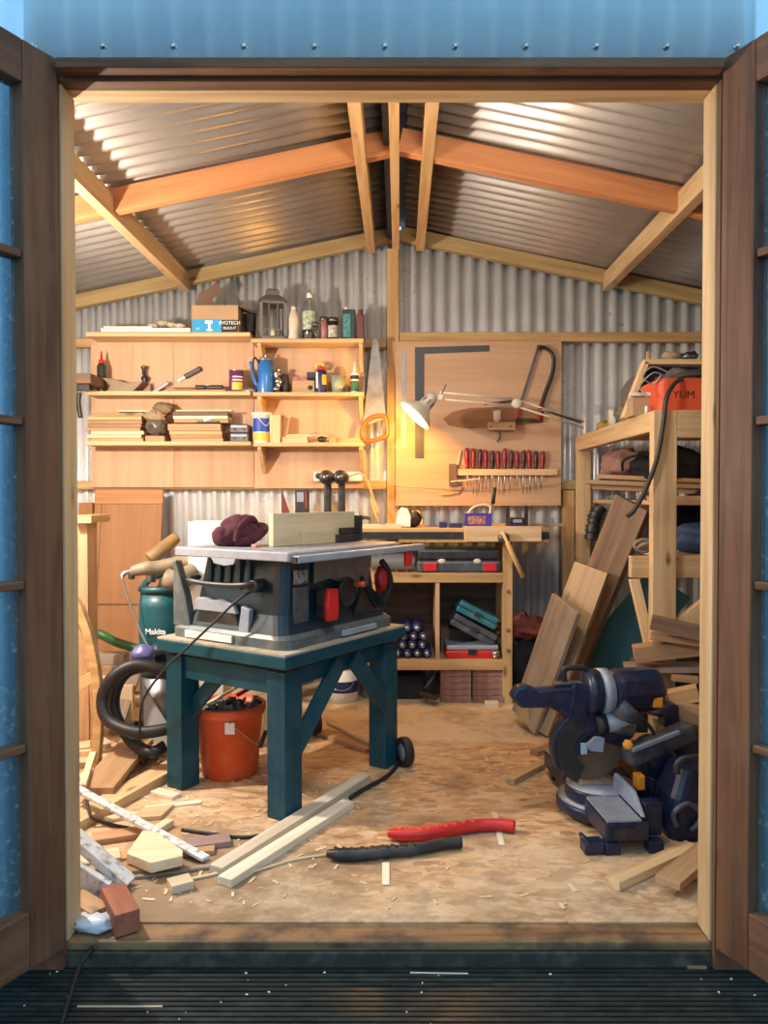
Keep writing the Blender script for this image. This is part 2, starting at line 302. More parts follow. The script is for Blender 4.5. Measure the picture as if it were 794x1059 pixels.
# ------------------------------------------------------------------ mesh builder
class MB:
    def __init__(s): s.v = []; s.f = []; s.g = []; s.sm = []; s.M = Matrix.Identity(4)
    def _add(s, vs, fs, gs, smooth):
        n = len(s.v); s.v += [s.M @ Vector(v) for v in vs]; s.g += gs
        s.f += [tuple(i + n for i in f) for f in fs]; s.sm += [smooth] * len(fs); return s
    def box(s, lo, hi, M=None, taper=None):
        lo = Vector(lo); hi = Vector(hi); c = (lo + hi) / 2; h = (hi - lo) / 2
        h = Vector((abs(h.x), abs(h.y), abs(h.z)))
        ax = sorted(range(3), key=lambda i: -h[i]); off = Vector((random.uniform(0, 9), random.uniform(0, 9), random.uniform(0, 9)))
        vs = []; gs = []
        for q in ((-1,-1,-1),(1,-1,-1),(1,1,-1),(-1,1,-1),(-1,-1,1),(1,-1,1),(1,1,1),(-1,1,1)):
            l = Vector((q[0] * h.x, q[1] * h.y, q[2] * h.z))
            gs.append(Vector((l[ax[0]], l[ax[1]], l[ax[2]])) + off)
            if taper and q[2] > 0: l.x *= taper[0]; l.y *= taper[1]
            p = c + l
            vs.append(M @ p if M else p)
        return s._add(vs, [(0,3,2,1),(4,5,6,7),(0,1,5,4),(1,2,6,5),(2,3,7,6),(3,0,4,7)], gs, False)
    def bar(s, a, b, w, t, up=(0, 0, 1)):
        """beam from a to b, width w sideways, thickness t along 'up', centred on the line"""
        a = Vector(a); b = Vector(b); x = (b - a); L = x.length; x.normalize(); up = Vector(up)
        y = up.cross(x)
        if y.length < 1e-4: y = Vector((0, 1, 0)).cross(x)
        y.normalize(); z = x.cross(y)
        M = Matrix(((x.x, y.x, z.x, a.x), (x.y, y.y, z.y, a.y), (x.z, y.z, z.z, a.z), (0, 0, 0, 1)))
        return s.box((0, -w / 2, -t / 2), (L, w / 2, t / 2), M)
    def lathe(s, prof, n=24, c=(0, 0, 0), axis=(0, 0, 1), smooth=True, cap=True, squash=1.0):
        q = Vector(axis).normalized().to_track_quat('Z', 'Y').to_matrix().to_4x4(); M = Matrix.Translation(c) @ q
        vs = []; gs = []; fs = []
        for r, z in prof:
            for i in range(n):
                a = 2 * math.pi * i / n; l = Vector((r * math.cos(a), r * math.sin(a) * squash, z))
                vs.append(M @ l); gs.append(Vector((l.z, l.x, l.y)))
        for k in range(len(prof) - 1):
            for i in range(n):
                j = (i + 1) % n; fs.append((k*n+i, k*n+j, (k+1)*n+j, (k+1)*n+i))
        if cap:
            if prof[0][0] > 1e-5: fs.append(tuple(range(n - 1, -1, -1)))
            if prof[-1][0] > 1e-5: fs.append(tuple((len(prof)-1)*n + i for i in range(n)))
        return s._add(vs, fs, gs, smooth)
    def cyl(s, a, b, r, r2=None, n=20):
        a = Vector(a); b = Vector(b); r2 = r if r2 is None else r2; L = (b - a).length
        e = min(r * 0.12, L * 0.1)
        return s.lathe([(r - e, 0), (r, e), (r2, L - e), (max(r2 - e, 1e-4), L)], n, a, b - a)
    def tube(s, pts, r, n=10, res=8, smooth_path=True, closed=False, rfun=None):
        P = [Vector(p) for p in pts]
        if smooth_path and len(P) > 2:
            Q = []; m = len(P); rng = range(m if closed else m - 1)
            for i in rng:
                if closed: p0, p1, p2, p3 = P[(i-1) % m], P[i], P[(i+1) % m], P[(i+2) % m]
                else: p0, p1, p2, p3 = P[max(i-1, 0)], P[i], P[i+1], P[min(i+2, m-1)]
                for k in range(res):
                    t = k / res
                    Q.append(0.5 * ((2*p1) + (p2-p0)*t + (2*p0-5*p1+4*p2-p3)*t*t + (3*p1-p0-3*p2+p3)*t**3))
            if not closed: Q.append(P[-1])
            P = Q
        m = len(P); vs = []; gs = []; fs = []; prev = None; L = 0
        for i in range(m):
            if closed: d = P[(i+1) % m] - P[i-1]
            else: d = P[min(i+1, m-1)] - P[max(i-1, 0)]
            d.normalize()
            if prev is None:
                y = Vector((0, 0, 1)).cross(d)
                if y.length < 0.1: y = Vector((0, 1, 0)).cross(d)
            else: y = prev - d * prev.dot(d)
            y.normalize(); prev = y; z = d.cross(y)
            if i: L += (P[i] - P[i-1]).length
            rr = r * (rfun(i / (m - 1)) if rfun else 1)
            for k in range(n):
                a = 2 * math.pi * k / n
                vs.append(P[i] + (y * math.cos(a) + z * math.sin(a)) * rr); gs.append(Vector((L, rr * math.cos(a), rr * math.sin(a))))
        for i in range(m if closed else m - 1):
            for k in range(n):
                j = (k+1) % n; i2 = (i+1) % m; fs.append((i*n+k, i*n+j, i2*n+j, i2*n+k))
        if not closed: fs.append(tuple(range(n-1, -1, -1))); fs.append(tuple((m-1)*n+k for k in range(n)))
        return s._add(vs, fs, gs, True)
    def prism(s, poly, t, M=None, smooth=False):
        """polygon in local XY (counter-clockwise), extruded 0..t in local Z, M places it"""
        n = len(poly); vs = []; gs = []
        for z in (0, t):
            for p in poly:
                l = Vector((p[0], p[1], z)); vs.append(M @ l if M else l); gs.append(l.copy())
        fs = [tuple(range(n-1, -1, -1)), tuple(range(n, 2*n))] + [(i, (i+1) % n, n+(i+1) % n, n+i) for i in range(n)]
        return s._add(vs, fs, gs, smooth)
    def blob(s, c, rad, amp=0.15, fr=3.0, seed=0, nu=28, nv=16, flat=None):
        c = Vector(c); vs = []; gs = []; fs = []
        for j in range(nv + 1):
            th = math.pi * j / nv
            for i in range(nu):
                a = 2 * math.pi * i / nu
                d = Vector((math.sin(th) * math.cos(a), math.sin(th) * math.sin(a), math.cos(th)))
                k = 1 + amp * noise.noise(d * fr + Vector((seed, seed * 2, 0))) + amp * 0.5 * noise.noise(d * fr * 2.3 + Vector((seed, 0, 5)))
                p = Vector((d.x * rad[0] * k, d.y * rad[1] * k, d.z * rad[2] * k))
                if flat is not None and p.z < flat: p.z = flat
                vs.append(c + p); gs.append(p)
        for j in range(nv):
            for i in range(nu):
                k = (i + 1) % nu; fs.append((j*nu+i, (j+1)*nu+i, (j+1)*nu+k, j*nu+k))
        return s._add(vs, fs, gs, True)
    def loft(s, rings, M=None, rad=0.03, k=4, smooth=False):
        """rings: (z, x0, x1, y0, y1) rounded rectangles joined upwards"""
        vs = []; gs = []; fs = []; n = 4 * (k + 1)
        for z, x0, x1, y0, y1 in rings:
            for q, (cx, cy) in enumerate(((x1 - rad, y1 - rad), (x0 + rad, y1 - rad), (x0 + rad, y0 + rad), (x1 - rad, y0 + rad))):
                for i in range(k + 1):
                    a = math.pi / 2 * (q + i / k); l = Vector((cx + rad * math.cos(a), cy + rad * math.sin(a), z)); vs.append(M @ l if M else l); gs.append(l)
        for r_ in range(len(rings) - 1):
            for i in range(n):
                j = (i + 1) % n; fs.append((r_*n+i, r_*n+j, (r_+1)*n+j, (r_+1)*n+i))
        fs.append(tuple(range(n - 1, -1, -1))); fs.append(tuple((len(rings)-1)*n + i for i in range(n)))
        return s._add(vs, fs, gs, smooth)
    def build(s, name, mat, parent=None, world=True, bevel=0.0, base=True, sub=0):
        me = bpy.data.meshes.new(name)
        vs = s.v; off = Vector((0, 0, 0))
        if parent is not None and world:
            inv = wm(parent).inverted(); vs = [inv @ v for v in vs]
        elif parent is None and base and vs:
            lo = Vector(tuple(min(v[i] for v in vs) for i in range(3))); hi = Vector(tuple(max(v[i] for v in vs) for i in range(3)))
            off = Vector(((lo.x + hi.x) / 2, (lo.y + hi.y) / 2, lo.z)); vs = [v - off for v in vs]
        me.from_pydata([tuple(v) for v in vs], [], s.f); me.update()
        a = me.attributes.new('gc', 'FLOAT_VECTOR', 'POINT'); a.data.foreach_set('vector', [x for g in s.g for x in g])
        me.polygons.foreach_set('use_smooth', s.sm)
        me.materials.append(mat)
        import bmesh
        bm = bmesh.new(); bm.from_mesh(me); bmesh.ops.recalc_face_normals(bm, faces=bm.faces); bm.to_mesh(me); bm.free()
        o = bpy.data.objects.new(name, me); C.objects.link(o)
        if parent is not None: o.parent = parent
        else: o.location = off
        if bevel:
            md = o.modifiers.new('bevel', 'BEVEL'); md.width = bevel; md.segments = 2; md.limit_method = 'ANGLE'; md.angle_limit = R(40)
        if sub:
            md = o.modifiers.new('sub', 'SUBSURF'); md.levels = sub; md.render_levels = sub
        return o
def wm(o):
    M = Matrix.Identity(4)
    while o is not None:
        M = (Matrix.Translation(o.location) @ o.rotation_euler.to_matrix().to_4x4()) @ M; o = o.parent
    return M
def thing(name, label, cat, loc=(0, 0, 0), rz=0, group=None, rot=None):
    o = bpy.data.objects.new(name, None); C.objects.link(o); o.empty_display_size = 0.05
    o.location = loc; o.rotation_euler = rot if rot else (0, 0, rz); o['label'] = label; o['category'] = cat
    if group: o['group'] = group
    return o
def tag(o, label, cat, group=None, kind=None):
    o['label'] = label; o['category'] = cat
    if group: o['group'] = group
    if kind: o['kind'] = kind
    return o
def struct(o): o['kind'] = 'structure'; return o
def tree_copy(o, parent=None):
    c = o.copy(); C.objects.link(c)
    if parent is not None: c.parent = parent
    for ch in list(o.children): tree_copy(ch, c)
    return c
def text(body, size, M, mat, parent, name='lettering', depth=0.0006, bold=0.0):
    cu = bpy.data.curves.new(name, 'FONT'); cu.body = body; cu.size = size; cu.extrude = depth; cu.align_x = 'CENTER'; cu.align_y = 'CENTER'; cu.offset = bold
    t = bpy.data.objects.new('tmp', cu); C.objects.link(t)
    dg = bpy.context.evaluated_depsgraph_get(); me = bpy.data.meshes.new_from_object(t.evaluated_get(dg))
    bpy.data.objects.remove(t); bpy.data.curves.remove(cu)
    me.transform(wm(parent).inverted() @ M if parent else M); me.materials.clear(); me.materials.append(mat)
    o = bpy.data.objects.new(name, me); C.objects.link(o); o.parent = parent
    return o
FACE = Matrix.Rotation(R(90), 4, 'X')      # local XY plane -> faces the camera (-Y), X right, Y up
# ================================================================== STRUCTURE
BY = 4.08          # front face of the back-wall framing
def roofz(x): return 2.43 - 0.21 * abs(x)
PITCHC = 0.0768
def sheet(name, U, V, O, Nn, nu, lenf, mat, phase=0.0, amp=0.012, pitch=PITCHC, nv=1, th=0.0008, box=0.0):
    """corrugated sheet: nu = width along U, lenf(u) = (v0, v1)"""
    U = Vector(U); V = Vector(V); O = Vector(O); Nn = Vector(Nn); m = MB(); k = int(nu / pitch * 16); vs = []; fs = []; gs = []
    for i in range(k + 1):
        u = nu * i / k; c_ = math.cos(2 * math.pi * (u - phase) / pitch); d = amp * (math.tanh(box * c_) / math.tanh(box) if box else c_); v0, v1 = lenf(u)
        for j in range(nv + 1):
            vs.append(O + U * u + V * (v0 + (v1 - v0) * j / nv) + Nn * d); gs.append(Vector((v0, u, 0)))
    for i in range(k):
        for j in range(nv):
            a = i * (nv + 1) + j; fs.append((a, a + nv + 1, a + nv + 2, a + 1))
    m._add(vs, fs, gs, True)
    o = m.build(name, mat, base=False)
    md = o.modifiers.new('thick', 'SOLIDIFY'); md.thickness = th; md.offset = 0
    return struct(o)
# floor, sill, decking
struct(MB().box((-1.86, 1.79, -0.04), (1.86, 4.18, 0)).build('floor', OSB, base=False))
struct(MB().box((-0.80, 1.7105, -0.12), (0.76, 1.79, -0.0245)).build('trim_26', DIRTM, base=False, bevel=0.004))
struct(MB().box((-0.80, 1.715, -0.024), (0.76, 1.79, -0.003)).build('trim_1', SILLW, base=False, bevel=0.004))
m = MB()
y = 0.3
while y < 1.71:
    m.box((-2.2, y, -0.09), (2.2, y + 0.0105, -0.058)); m.box((-2.2, y + 0.0105, -0.09), (2.2, y + 0.016, -0.063)); y += 0.016
struct(m.build('floor_deck', DECKM, base=False))
struct(MB().box((-7, -6, -0.35), (7, 0.29, -0.09)).box((-7, 0.3, -0.35), (7, 1.72, -0.10)).build('ground', plain('dark_wet_ground', (0.05, 0.06, 0.05), 0.8), base=False))
# outer wall: zinc cladding round the doorway
ph = (39 - CX) / F * 1.69
fa = sheet('wall_front', (1, 0, 0), (0, 0, 1), (-2.2, 1.70, 0), (0, -1, 0), 4.4, lambda u: (1.952 if -0.83 < u - 2.2 < 0.785 else -0.09, roofz(0) + 0.2 - 0.21 * abs(u - 2.2)), FACADE, phase=ph + 2.2)
m0 = None
for k in range(-6, 16):
    X = ph + 0.1528 * k
    mm = MB().lathe([(0.0085, 0), (0.0085, 0.002), (0.005, 0.003), (0.005, 0.007), (0.003, 0.0085)], 10, (X, 1.6905, 1.978), (0, -1, 0))
    s = mm.build('roofing_screw', STEEL, fa)
# interior lining of front wall (timber sheathing seen only from inside)
struct(MB().box((-1.86, 1.712, 0), (-0.81, 1.74, 2.05)).box((0.77, 1.712, 0), (1.86, 1.74, 2.05)).box((-1.86, 1.712, 1.957), (1.86, 1.74, 2.06)).build('wall_front_lining', PLYD, base=False))
# door frame
struct(MB().box((-0.738, 1.665, 1.920), (0.698, 1.705, 1.943)).build('trim_2', DOORW, base=False, bevel=0.003))
struct(MB().box((-0.80, 1.7055, 1.912), (0.76, 1.744, 1.951)).build('trim_3', DOORW, base=False, bevel=0.002))
struct(MB().box((-0.80, 1.7445, 1.913), (0.76, 1.80, 1.955)).build('trim_4', PINE, base=False, bevel=0.002))
struct(MB().box((-0.80, 1.711, 0), (-0.745, 1.782, 1.911)).build('trim_5', PINE, base=False, bevel=0.003))
struct(MB().box((0.697, 1.711, 0), (0.76, 1.782, 1.911)).build('trim_6', PINE, base=False, bevel=0.003))
struct(MB().box((0.702, 1.695, -0.055), (0.78, 1.7105, 1.911)).build('trim_7', DOORW, base=False))
struct(MB().box((-0.825, 1.695, -0.055), (-0.750, 1.7105, 1.911)).build('trim_8', DOORW, base=False))
# french door leaves, folded open towards the camera
def leaf(name, hx, hy, dx, dy, side):
    L = math.hypot(dx, dy); X = Vector((dx / L, dy / L, 0)); Yn = Vector((0, 0, 1)).cross(X) * side   # Yn: away from the doorway
    d = bpy.data.objects.new(name, None); C.objects.link(d); d.location = (hx, hy, 0); struct(d)
    def bx(nm, x0, x1, z0, z1, y0=0.0, y1=0.044, mat=DOORW, bevel=0.003):
        M = Matrix(((X.x, Yn.x, 0, hx), (X.y, Yn.y, 0, hy), (0, 0, 1, 0), (0, 0, 0, 1)))
        return MB().box((x0, y0, z0), (x1, y1, z1), M).build(nm, mat, d, bevel=bevel)
    bx('stile', 0, 0.085, -0.005, 1.952); bx('stile', 0.62, 0.705, -0.005, 1.952)
    bx('rail', 0.0855, 0.6195, 1.862, 1.952); bx('rail', 0.0855, 0.6195, -0.005, 0.118)
    zs = [0.118, 0.468, 0.814, 1.160, 1.509, 1.862]
    for z in zs[1:-1]: bx('glazing_bar', 0.0855, 0.6195, z - 0.009, z + 0.009, 0.006, 0.044)
    for a, b in zip(zs[:-1], zs[1:]):
        bx('pane', 0.086, 0.619, a + 0.001, b - 0.001, 0.030, 0.034, PANE, 0)
    return d
leaf('door_1', -0.744, 1.69, -0.46, -0.89, -1)
leaf('door_2', 0.702, 1.69, 0.43, -0.90, 1)
# back and side walls
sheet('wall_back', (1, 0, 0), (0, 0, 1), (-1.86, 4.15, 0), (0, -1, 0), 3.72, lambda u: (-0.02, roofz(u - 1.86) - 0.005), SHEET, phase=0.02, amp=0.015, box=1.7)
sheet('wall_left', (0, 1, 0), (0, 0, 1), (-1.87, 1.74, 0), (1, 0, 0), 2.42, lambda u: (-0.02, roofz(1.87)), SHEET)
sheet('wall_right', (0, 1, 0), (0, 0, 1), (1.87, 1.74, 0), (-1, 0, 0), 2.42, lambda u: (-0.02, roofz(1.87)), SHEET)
# roof sheets: corrugations run from ridge to eaves
for nm, sg in (('ceiling_left', -1), ('ceiling_right', 1)):
    sl = Vector((sg, 0, -0.21)).normalized()
    nn = Vector((0.21 * sg, 0, 1)).normalized()
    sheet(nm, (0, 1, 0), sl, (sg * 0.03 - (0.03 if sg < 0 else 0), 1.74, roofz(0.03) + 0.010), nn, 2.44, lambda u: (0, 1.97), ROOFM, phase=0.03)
struct(MB().box((-0.075, 1.75, 2.455), (0.06, 4.17, 2.462)).build('trim_9', DARKBLUEM, base=False))
struct(MB().box((-0.062, 1.75, 2.36), (-0.038, 4.1, 2.454)).build('trim_23', DARKBLUEM, base=False))
struct(MB().box((-0.037, 1.79, 2.305), (0.0, 4.125, 2.415)).build('trim_10', PINE2, base=False, bevel=0.002))
def slope_beam(n, x0, x1, y0, y1, depth, mat, up=0.0):
    # sloped timber parallel to the roof from x0 to x1
    m = MB(); w = y1 - y0
    a = Vector((x0, (y0 + y1) / 2, roofz(x0) - up - depth / 2)); b = Vector((x1, (y0 + y1) / 2, roofz(x1) - up - depth / 2))
    m.bar(a, b, w, depth, (0, 0, 1)); return struct(m.build('trim_%d' % n, mat, base=False, bevel=0.002))
slope_beam(11, -0.04, -1.84, 3.0, 3.045, 0.092, RAFT); slope_beam(12, 0.003, 1.84, 3.0, 3.045, 0.092, RAFT)
slope_beam(13, -0.04, -1.84, BY, BY + 0.045, 0.072, TREAT); slope_beam(14, 0.003, 1.84, BY, BY + 0.045, 0.072, TREAT)
k = 15
for X in (-0.15, 0.11, -1.13, 1.10):
    z = roofz(X) - 0.005
    struct(MB().box((X - 0.022, 1.79, z - 0.10 - 0.0), (X + 0.022, 4.10, z - 0.012)).build('trim_%d' % k, PINE2 if abs(X) < 1 else PINE, base=False, bevel=0.002)); k += 1
# back wall studs and rails
struct(MB().box((-0.066, BY, 0), (-0.004, BY + 0.05, 2.31)).build('trim_19', PINE2, base=False, bevel=0.002))
struct(MB().box((0.0, BY, zz(353, BY)), (1.85, BY + 0.05, zz(343.5, BY))).build('trim_20', PINE2, base=False, bevel=0.002))
struct(MB().box((-1.85, BY, zz(359, BY)), (-0.07, BY + 0.05, zz(350, BY))).build('trim_21', PINE2, base=False, bevel=0.002))
struct(MB().box((0.0, BY, zz(506, BY)), (1.85, BY + 0.05, zz(497, BY))).build('trim_22', TREAT, base=False, bevel=0.002))
struct(MB().box((-1.85, BY, zz(506, BY)), (-0.07, BY + 0.05, zz(497, BY))).build('trim_24', TREAT, base=False, bevel=0.002))
struct(MB().box((0.87, BY, 0), (0.93, BY + 0.05, zz(507, BY))).build('trim_25', PINE2, base=False, bevel=0.002))
# ================================================================== BACK WALL: shelf units, tool board, bench
def T(x, y, z): return Matrix.Translation((x, y, z))
def RX(a): return Matrix.Rotation(R(a), 4, 'X')
def RY(a): return Matrix.Rotation(R(a), 4, 'Y')
def RZ(a): return Matrix.Rotation(R(a), 4, 'Z')
def loc_of(px, py, Y): return W(px, py, Y)
PF = 4.06; SF = 3.90        # panel front, shelf front
SQM = plain('blued_square_steel', (0.05, 0.05, 0.055), 0.5, 0.2)
RULM = plain('dull_ruler_steel', (0.30, 0.29, 0.27), 0.5, 0.4)
SAWBL = plain('saw_blade_steel', (0.22, 0.21, 0.20), 0.42, 0.5, scale=14, var=0.3)
# ---- left shelf unit
lt, lm, ll = zz(343.5, SF), zz(404.5, SF), zz(456.5, SF)
u = thing('wall_shelf_unit', 'wide plywood wall shelf unit on the left with three long boards and no brackets', 'shelf', (xx(175, PF), PF, ll - 0.3))
xa, xm, xb = xx(95, PF), xx(180, PF), xx(263, PF)
m = MB().box((xa, PF, zz(504, PF)), (xm - 0.001, PF + 0.018, zz(350, PF))); m.build('back_panel', PLY, u)
m = MB().box((xm + 0.001, PF, zz(504, PF)), (xb - 0.002, PF + 0.018, zz(350, PF))); m.build('back_panel', PLY, u)
for z, a, b in ((lt, 90, 259), (lm, 90, 259), (ll, 89, 259)):
    MB().box((xx(a, SF), SF, z - 0.02), (xx(b, SF), PF - 0.0005, z)).build('shelf_board', PINE, u, bevel=0.0015)
for px in (101, 178, 244):
    MB().lathe([(0.006, 0), (0.006, 0.002), (0.003, 0.003)], 10, W(px, 353, PF - 0.0005), (0, -1, 0)).build('screw', STEEL, u)
# ---- right shelf unit
rt, rm, rl = zz(350, SF), zz(405.5, SF), zz(457.5, SF)
u = thing('wall_shelf_unit', 'narrower plywood wall shelf unit in the middle with three boards on tapered brackets', 'shelf', (xx(320, PF), PF, rl - 0.3))
MB().box((xb + 0.001, PF, zz(505, PF)), (xx(377, PF), PF + 0.018, zz(352, PF))).build('back_panel', PLY, u)
for z, a, b in ((rt, 260, 376), (rm, 262, 376), (rl, 262, 376)):
    MB().box((xx(a, SF), SF, z - 0.02), (xx(b, SF), PF - 0.0005, z)).build('shelf_board', PINE, u, bevel=0.0015)
    for px in (266, 371):
        X = xx(px, SF); M = Matrix(((0, 0, 1, X), (-1, 0, 0, PF - 0.001), (0, 1, 0, z - 0.0205), (0, 0, 0, 1)))
        MB().prism([(0, 0), (0, -0.13), (0.02, -0.13), (0.145, -0.012), (0.145, 0)], 0.018, M).build('bracket', PINE, u)
def ctr(pl, pr, Y): return (xx(pl, Y) + xx(pr, Y)) / 2
def wid(pl, pr, Y): return abs(xx(pr, Y) - xx(pl, Y))
def hgt(pt, pb, Y): return zz(pt, Y) - zz(pb, Y)

# ---- top left shelf
Y = 3.96
t = tag(MB().box((xx(107, Y), 3.94, lt), (xx(199, Y), 4.0, lt + 0.03)).box((xx(110, Y), 3.935, lt + 0.0305), (xx(160, Y), 3.96, lt + 0.038)).build('trunking_strip', WHT, bevel=0.002), 'long white plastic trunking lying on the top left shelf', 'trunking')
t = thing('power_tool_box', 'open cardboard box with a blue drill picture on the top left shelf', 'box', (ctr(202, 251, Y), Y, lt))
bw = wid(202, 249, Y) / 2; cx = ctr(202, 249, Y); h = hgt(315, 343, Y)
m = MB()
for a, b in (((cx - bw, 3.91, lt), (cx + bw, 3.914, lt + h)), ((cx - bw, 4.046, lt), (cx + bw, 4.05, lt + h)), ((cx - bw, 3.9145, lt), (cx - bw + 0.004, 4.0455, lt + h)), ((cx + bw - 0.004, 3.9145, lt), (cx + bw, 4.0455, lt + h)), ((cx - bw + .004, 3.9145, lt), (cx + bw - .004, 4.0455, lt + 0.004))): m.box(a, b)
m.build('carton', CARD, t)
m = MB().box((cx - bw + 0.002, 3.908, lt + 0.002), (cx + bw * 0.28, 3.9098, lt + 0.066)); m.build('print_panel', BLUEL, t)['label'] = 'blue printed front with picture of a drill'
MB().box((cx + bw * 0.29, 3.908, lt + 0.002), (cx + bw - 0.002, 3.9098, lt + 0.064)).build('print_panel', INKM, t)['label'] = 'black printed front with white lettering'
m = MB().cyl((cx - 0.03, 3.9075, lt + 0.012), (cx - 0.03, 3.9077, lt + 0.012), 0.02, n=14); 
m = MB().box((cx - 0.042, 3.9065, lt + 0.008), (cx - 0.012, 3.9078, lt + 0.016)).box((cx - 0.034, 3.9065, lt + 0.016), (cx - 0.022, 3.9078, lt + 0.045)).box((cx - 0.05, 3.9065, lt + 0.045), (cx - 0.012, 3.9078, lt + 0.060)); m.build('drill_picture', WINK, t)
text('EVOTECH', 0.024, T(cx + bw * 0.64, 3.9075, lt + 0.048) @ FACE, WINK, t, bold=0.0001)
text('BUILD.IT', 0.017, T(cx + bw * 0.64, 3.9075, lt + 0.022) @ FACE, WINK, t, bold=0.0)
text('x1', 0.02, T(cx - bw * 0.72, 3.9075, lt + 0.02) @ FACE, WINK, t)
M = T(cx - bw, 3.98, lt + h) @ RY(-40)
MB().prism([(0.0, 0), (0.11, 0.0), (0.085, 0.045), (0.14, 0.095), (0.10, 0.14), (0.05, 0.09), (0.02, 0.08)], 0.004, T(cx - bw + 0.01, 3.93, lt + h - 0.004) @ RX(75)).build('flap', CARDD, t)['label'] = 'dark torn flap standing up at the back'
MB().box((0, 0, 0), (0.075, 0.12, 0.004), T(cx + bw + 0.001, 3.918, lt + h - 0.004) @ RY(14) @ Matrix.Rotation(R(0), 4, 'Z')).build('flap', CARDD, t)
m = MB(); 
for k, (px, pz) in enumerate(((158, 336), (168, 333), (178, 335), (186, 336))):
    m.blob(W(px, pz, 3.972) + Vector((0, 0, 0.0)), (0.03, 0.022, 0.014), 0.5, 3, k, 14, 8)
lo = min(v.z for v in m.v); m.v = [v + Vector((0, 0.0, lt + 0.0312 - lo)) for v in m.v]
tag(m.build('crumpled_wrapping', plain('creased_tan_wrap', (0.48, 0.40, 0.30), 0.8)), 'crumpled tan wrapping lying on the white trunking', 'wrapping')
# dark bag right of the box
m = MB().box((xx(254.5, 4.02), 3.985, lt + 0.002), (xx(263.5, 4.02), 4.05, lt + 0.115), taper=(1.25, 1.0))
tag(m.build('black_case', BLKF, bevel=0.006), 'narrow black case beside the blue drill box, in its shadow', 'case')

# ---- lantern
Y = 3.97; cx, w = ctr(268, 297, Y), wid(268, 297, Y) * 0.42; z0 = rt
t = thing('candle_lantern', 'grey metal candle lantern with glazed sides on the top middle shelf', 'lantern', (cx, Y, z0), R(12))
H = hgt(311, 350, Y)
mb = MB(); mb.M = T(cx, Y, z0) @ RZ(12)
mb.box((-w, -w, 0), (w, w, 0.014)); mb.build('base', LANT, t, bevel=0.002)
mb = MB(); mb.M = T(cx, Y, z0) @ RZ(12); mb.box((-w, -w, H - 0.012), (w, w, H)); mb.build('top_frame', LANT, t, bevel=0.002)
for a in (-1, 1):
    for b in (-1, 1):
        mb = MB(); mb.M = T(cx, Y, z0) @ RZ(12); mb.box((a * w - 0.008, b * w - 0.008, 0.0145), (a * w + 0.008, b * w + 0.008, H - 0.0125)); mb.build('corner_post', LANT, t)
mb = MB(); mb.M = T(cx, Y, z0) @ RZ(12)
for a in (-0.35, 0.35):
    mb.box((a * w - 0.002, -w - 0.002, 0.0145), (a * w + 0.002, -w + 0.002, H - 0.0125)).box((w - 0.002, a * w - 0.002, 0.0145), (w + 0.002, a * w + 0.002, H - 0.0125)).box((-w - 0.002, a * w - 0.002, 0.0145), (-w + 0.002, a * w + 0.002, H - 0.0125))
mb.box((-w + .005, -w - 0.002, 0.045), (w - .005, -w + 0.002, 0.049)).box((w - 0.002, -w + .005, 0.045), (w + 0.002, w - .005, 0.049))
mb.build('glazing_bars', LANT, t)
mb = MB(); mb.M = T(cx, Y, z0) @ RZ(12 + 45); mb.lathe([(w * 1.62, H + 0.001), (w * 1.55, H + 0.006), (w * 0.75, H + 0.038), (w * 0.72, H + 0.05)], 4, smooth=False); mb.build('roof', LANT, t)
mb = MB(); mb.M = T(cx, Y, z0) @ RZ(57); mb.lathe([(w * 0.55, H + 0.0505), (w * 0.8, H + 0.052), (w * 0.8, H + 0.058), (w * 0.5, H + 0.070)], 4, smooth=False); mb.build('chimney', LANT, t)
MB().lathe([(0.018, 0), (0.018, 0.05), (0.004, 0.052)], 16, (cx, Y, z0 + 0.0145)).build('candle', CANDLE, t)
# ---- bottles/cans on right top shelf
def bottle(name, label, cat, px, pr, ptop, zb, Y, prof, mat, cap=None, lab=None, group=None):
    """prof: radii/heights as fractions of half width and height"""
    cx = ctr(px, pr, Y); r = wid(px, pr, Y) / 2; h = zz(ptop, Y) - zb
    t = thing(name, label, cat, (cx, Y, zb), group=group)
    MB().lathe([(r * a, h * b) for a, b in prof], 24, (cx, Y, zb)).build('body', mat, t)
    if cap: MB().lathe([(r * a, h * b) for a, b in cap[0]], 16, (cx, Y, zb)).build(cap[2] if len(cap) > 2 else 'cap', cap[1], t)
    if lab:
        for (z1, z2, lm) in lab: MB().lathe([(r * 1.008, h * z1), (r * 1.008, h * z2)], 24, (cx, Y, zb), cap=False).build('label_wrap', lm, t)
    return t
JUG = [(0.8, 0), (1, 0.03), (1, 0.62), (0.75, 0.78), (0.42, 0.88), (0.40, 0.90)]
bottle('plastic_jug', 'slim off-white plastic jug right of the grey lantern', 'bottle', 298, 310, 317, rt, 3.95, JUG, plain('offwhite_hdpe', (0.62, 0.54, 0.43), 0.5), ([(0.45, 0.9), (0.45, 1.0), (0.2, 1.0)], CREAM))
bottle('spirit_bottle', 'clear plastic bottle with white cap and torn label on the top shelf', 'bottle', 313, 328, 303, rt, 3.97, [(0.85, 0), (1, 0.03), (1, 0.62), (0.8, 0.75), (0.36, 0.86), (0.34, 0.89)], CLEARG, ([(0.4, 0.89), (0.4, 1.0), (0.2, 1.0)], WHT), [(0.22, 0.60, plain('printed_pale_label', (0.35, 0.42, 0.30), 0.6, var=0.7, scale=60))])
t = bottle('glass_jar', 'squat clear jar with dark lid before the capped spirit bottle', 'jar', 322, 330.5, 334, rt, 3.925, [(0.95, 0), (1, 0.04), (1, 0.75), (0.8, 0.82)], CLEARG, ([(0.9, 0.82), (0.9, 1), (0.2, 1)], DSTEEL, 'lid'))
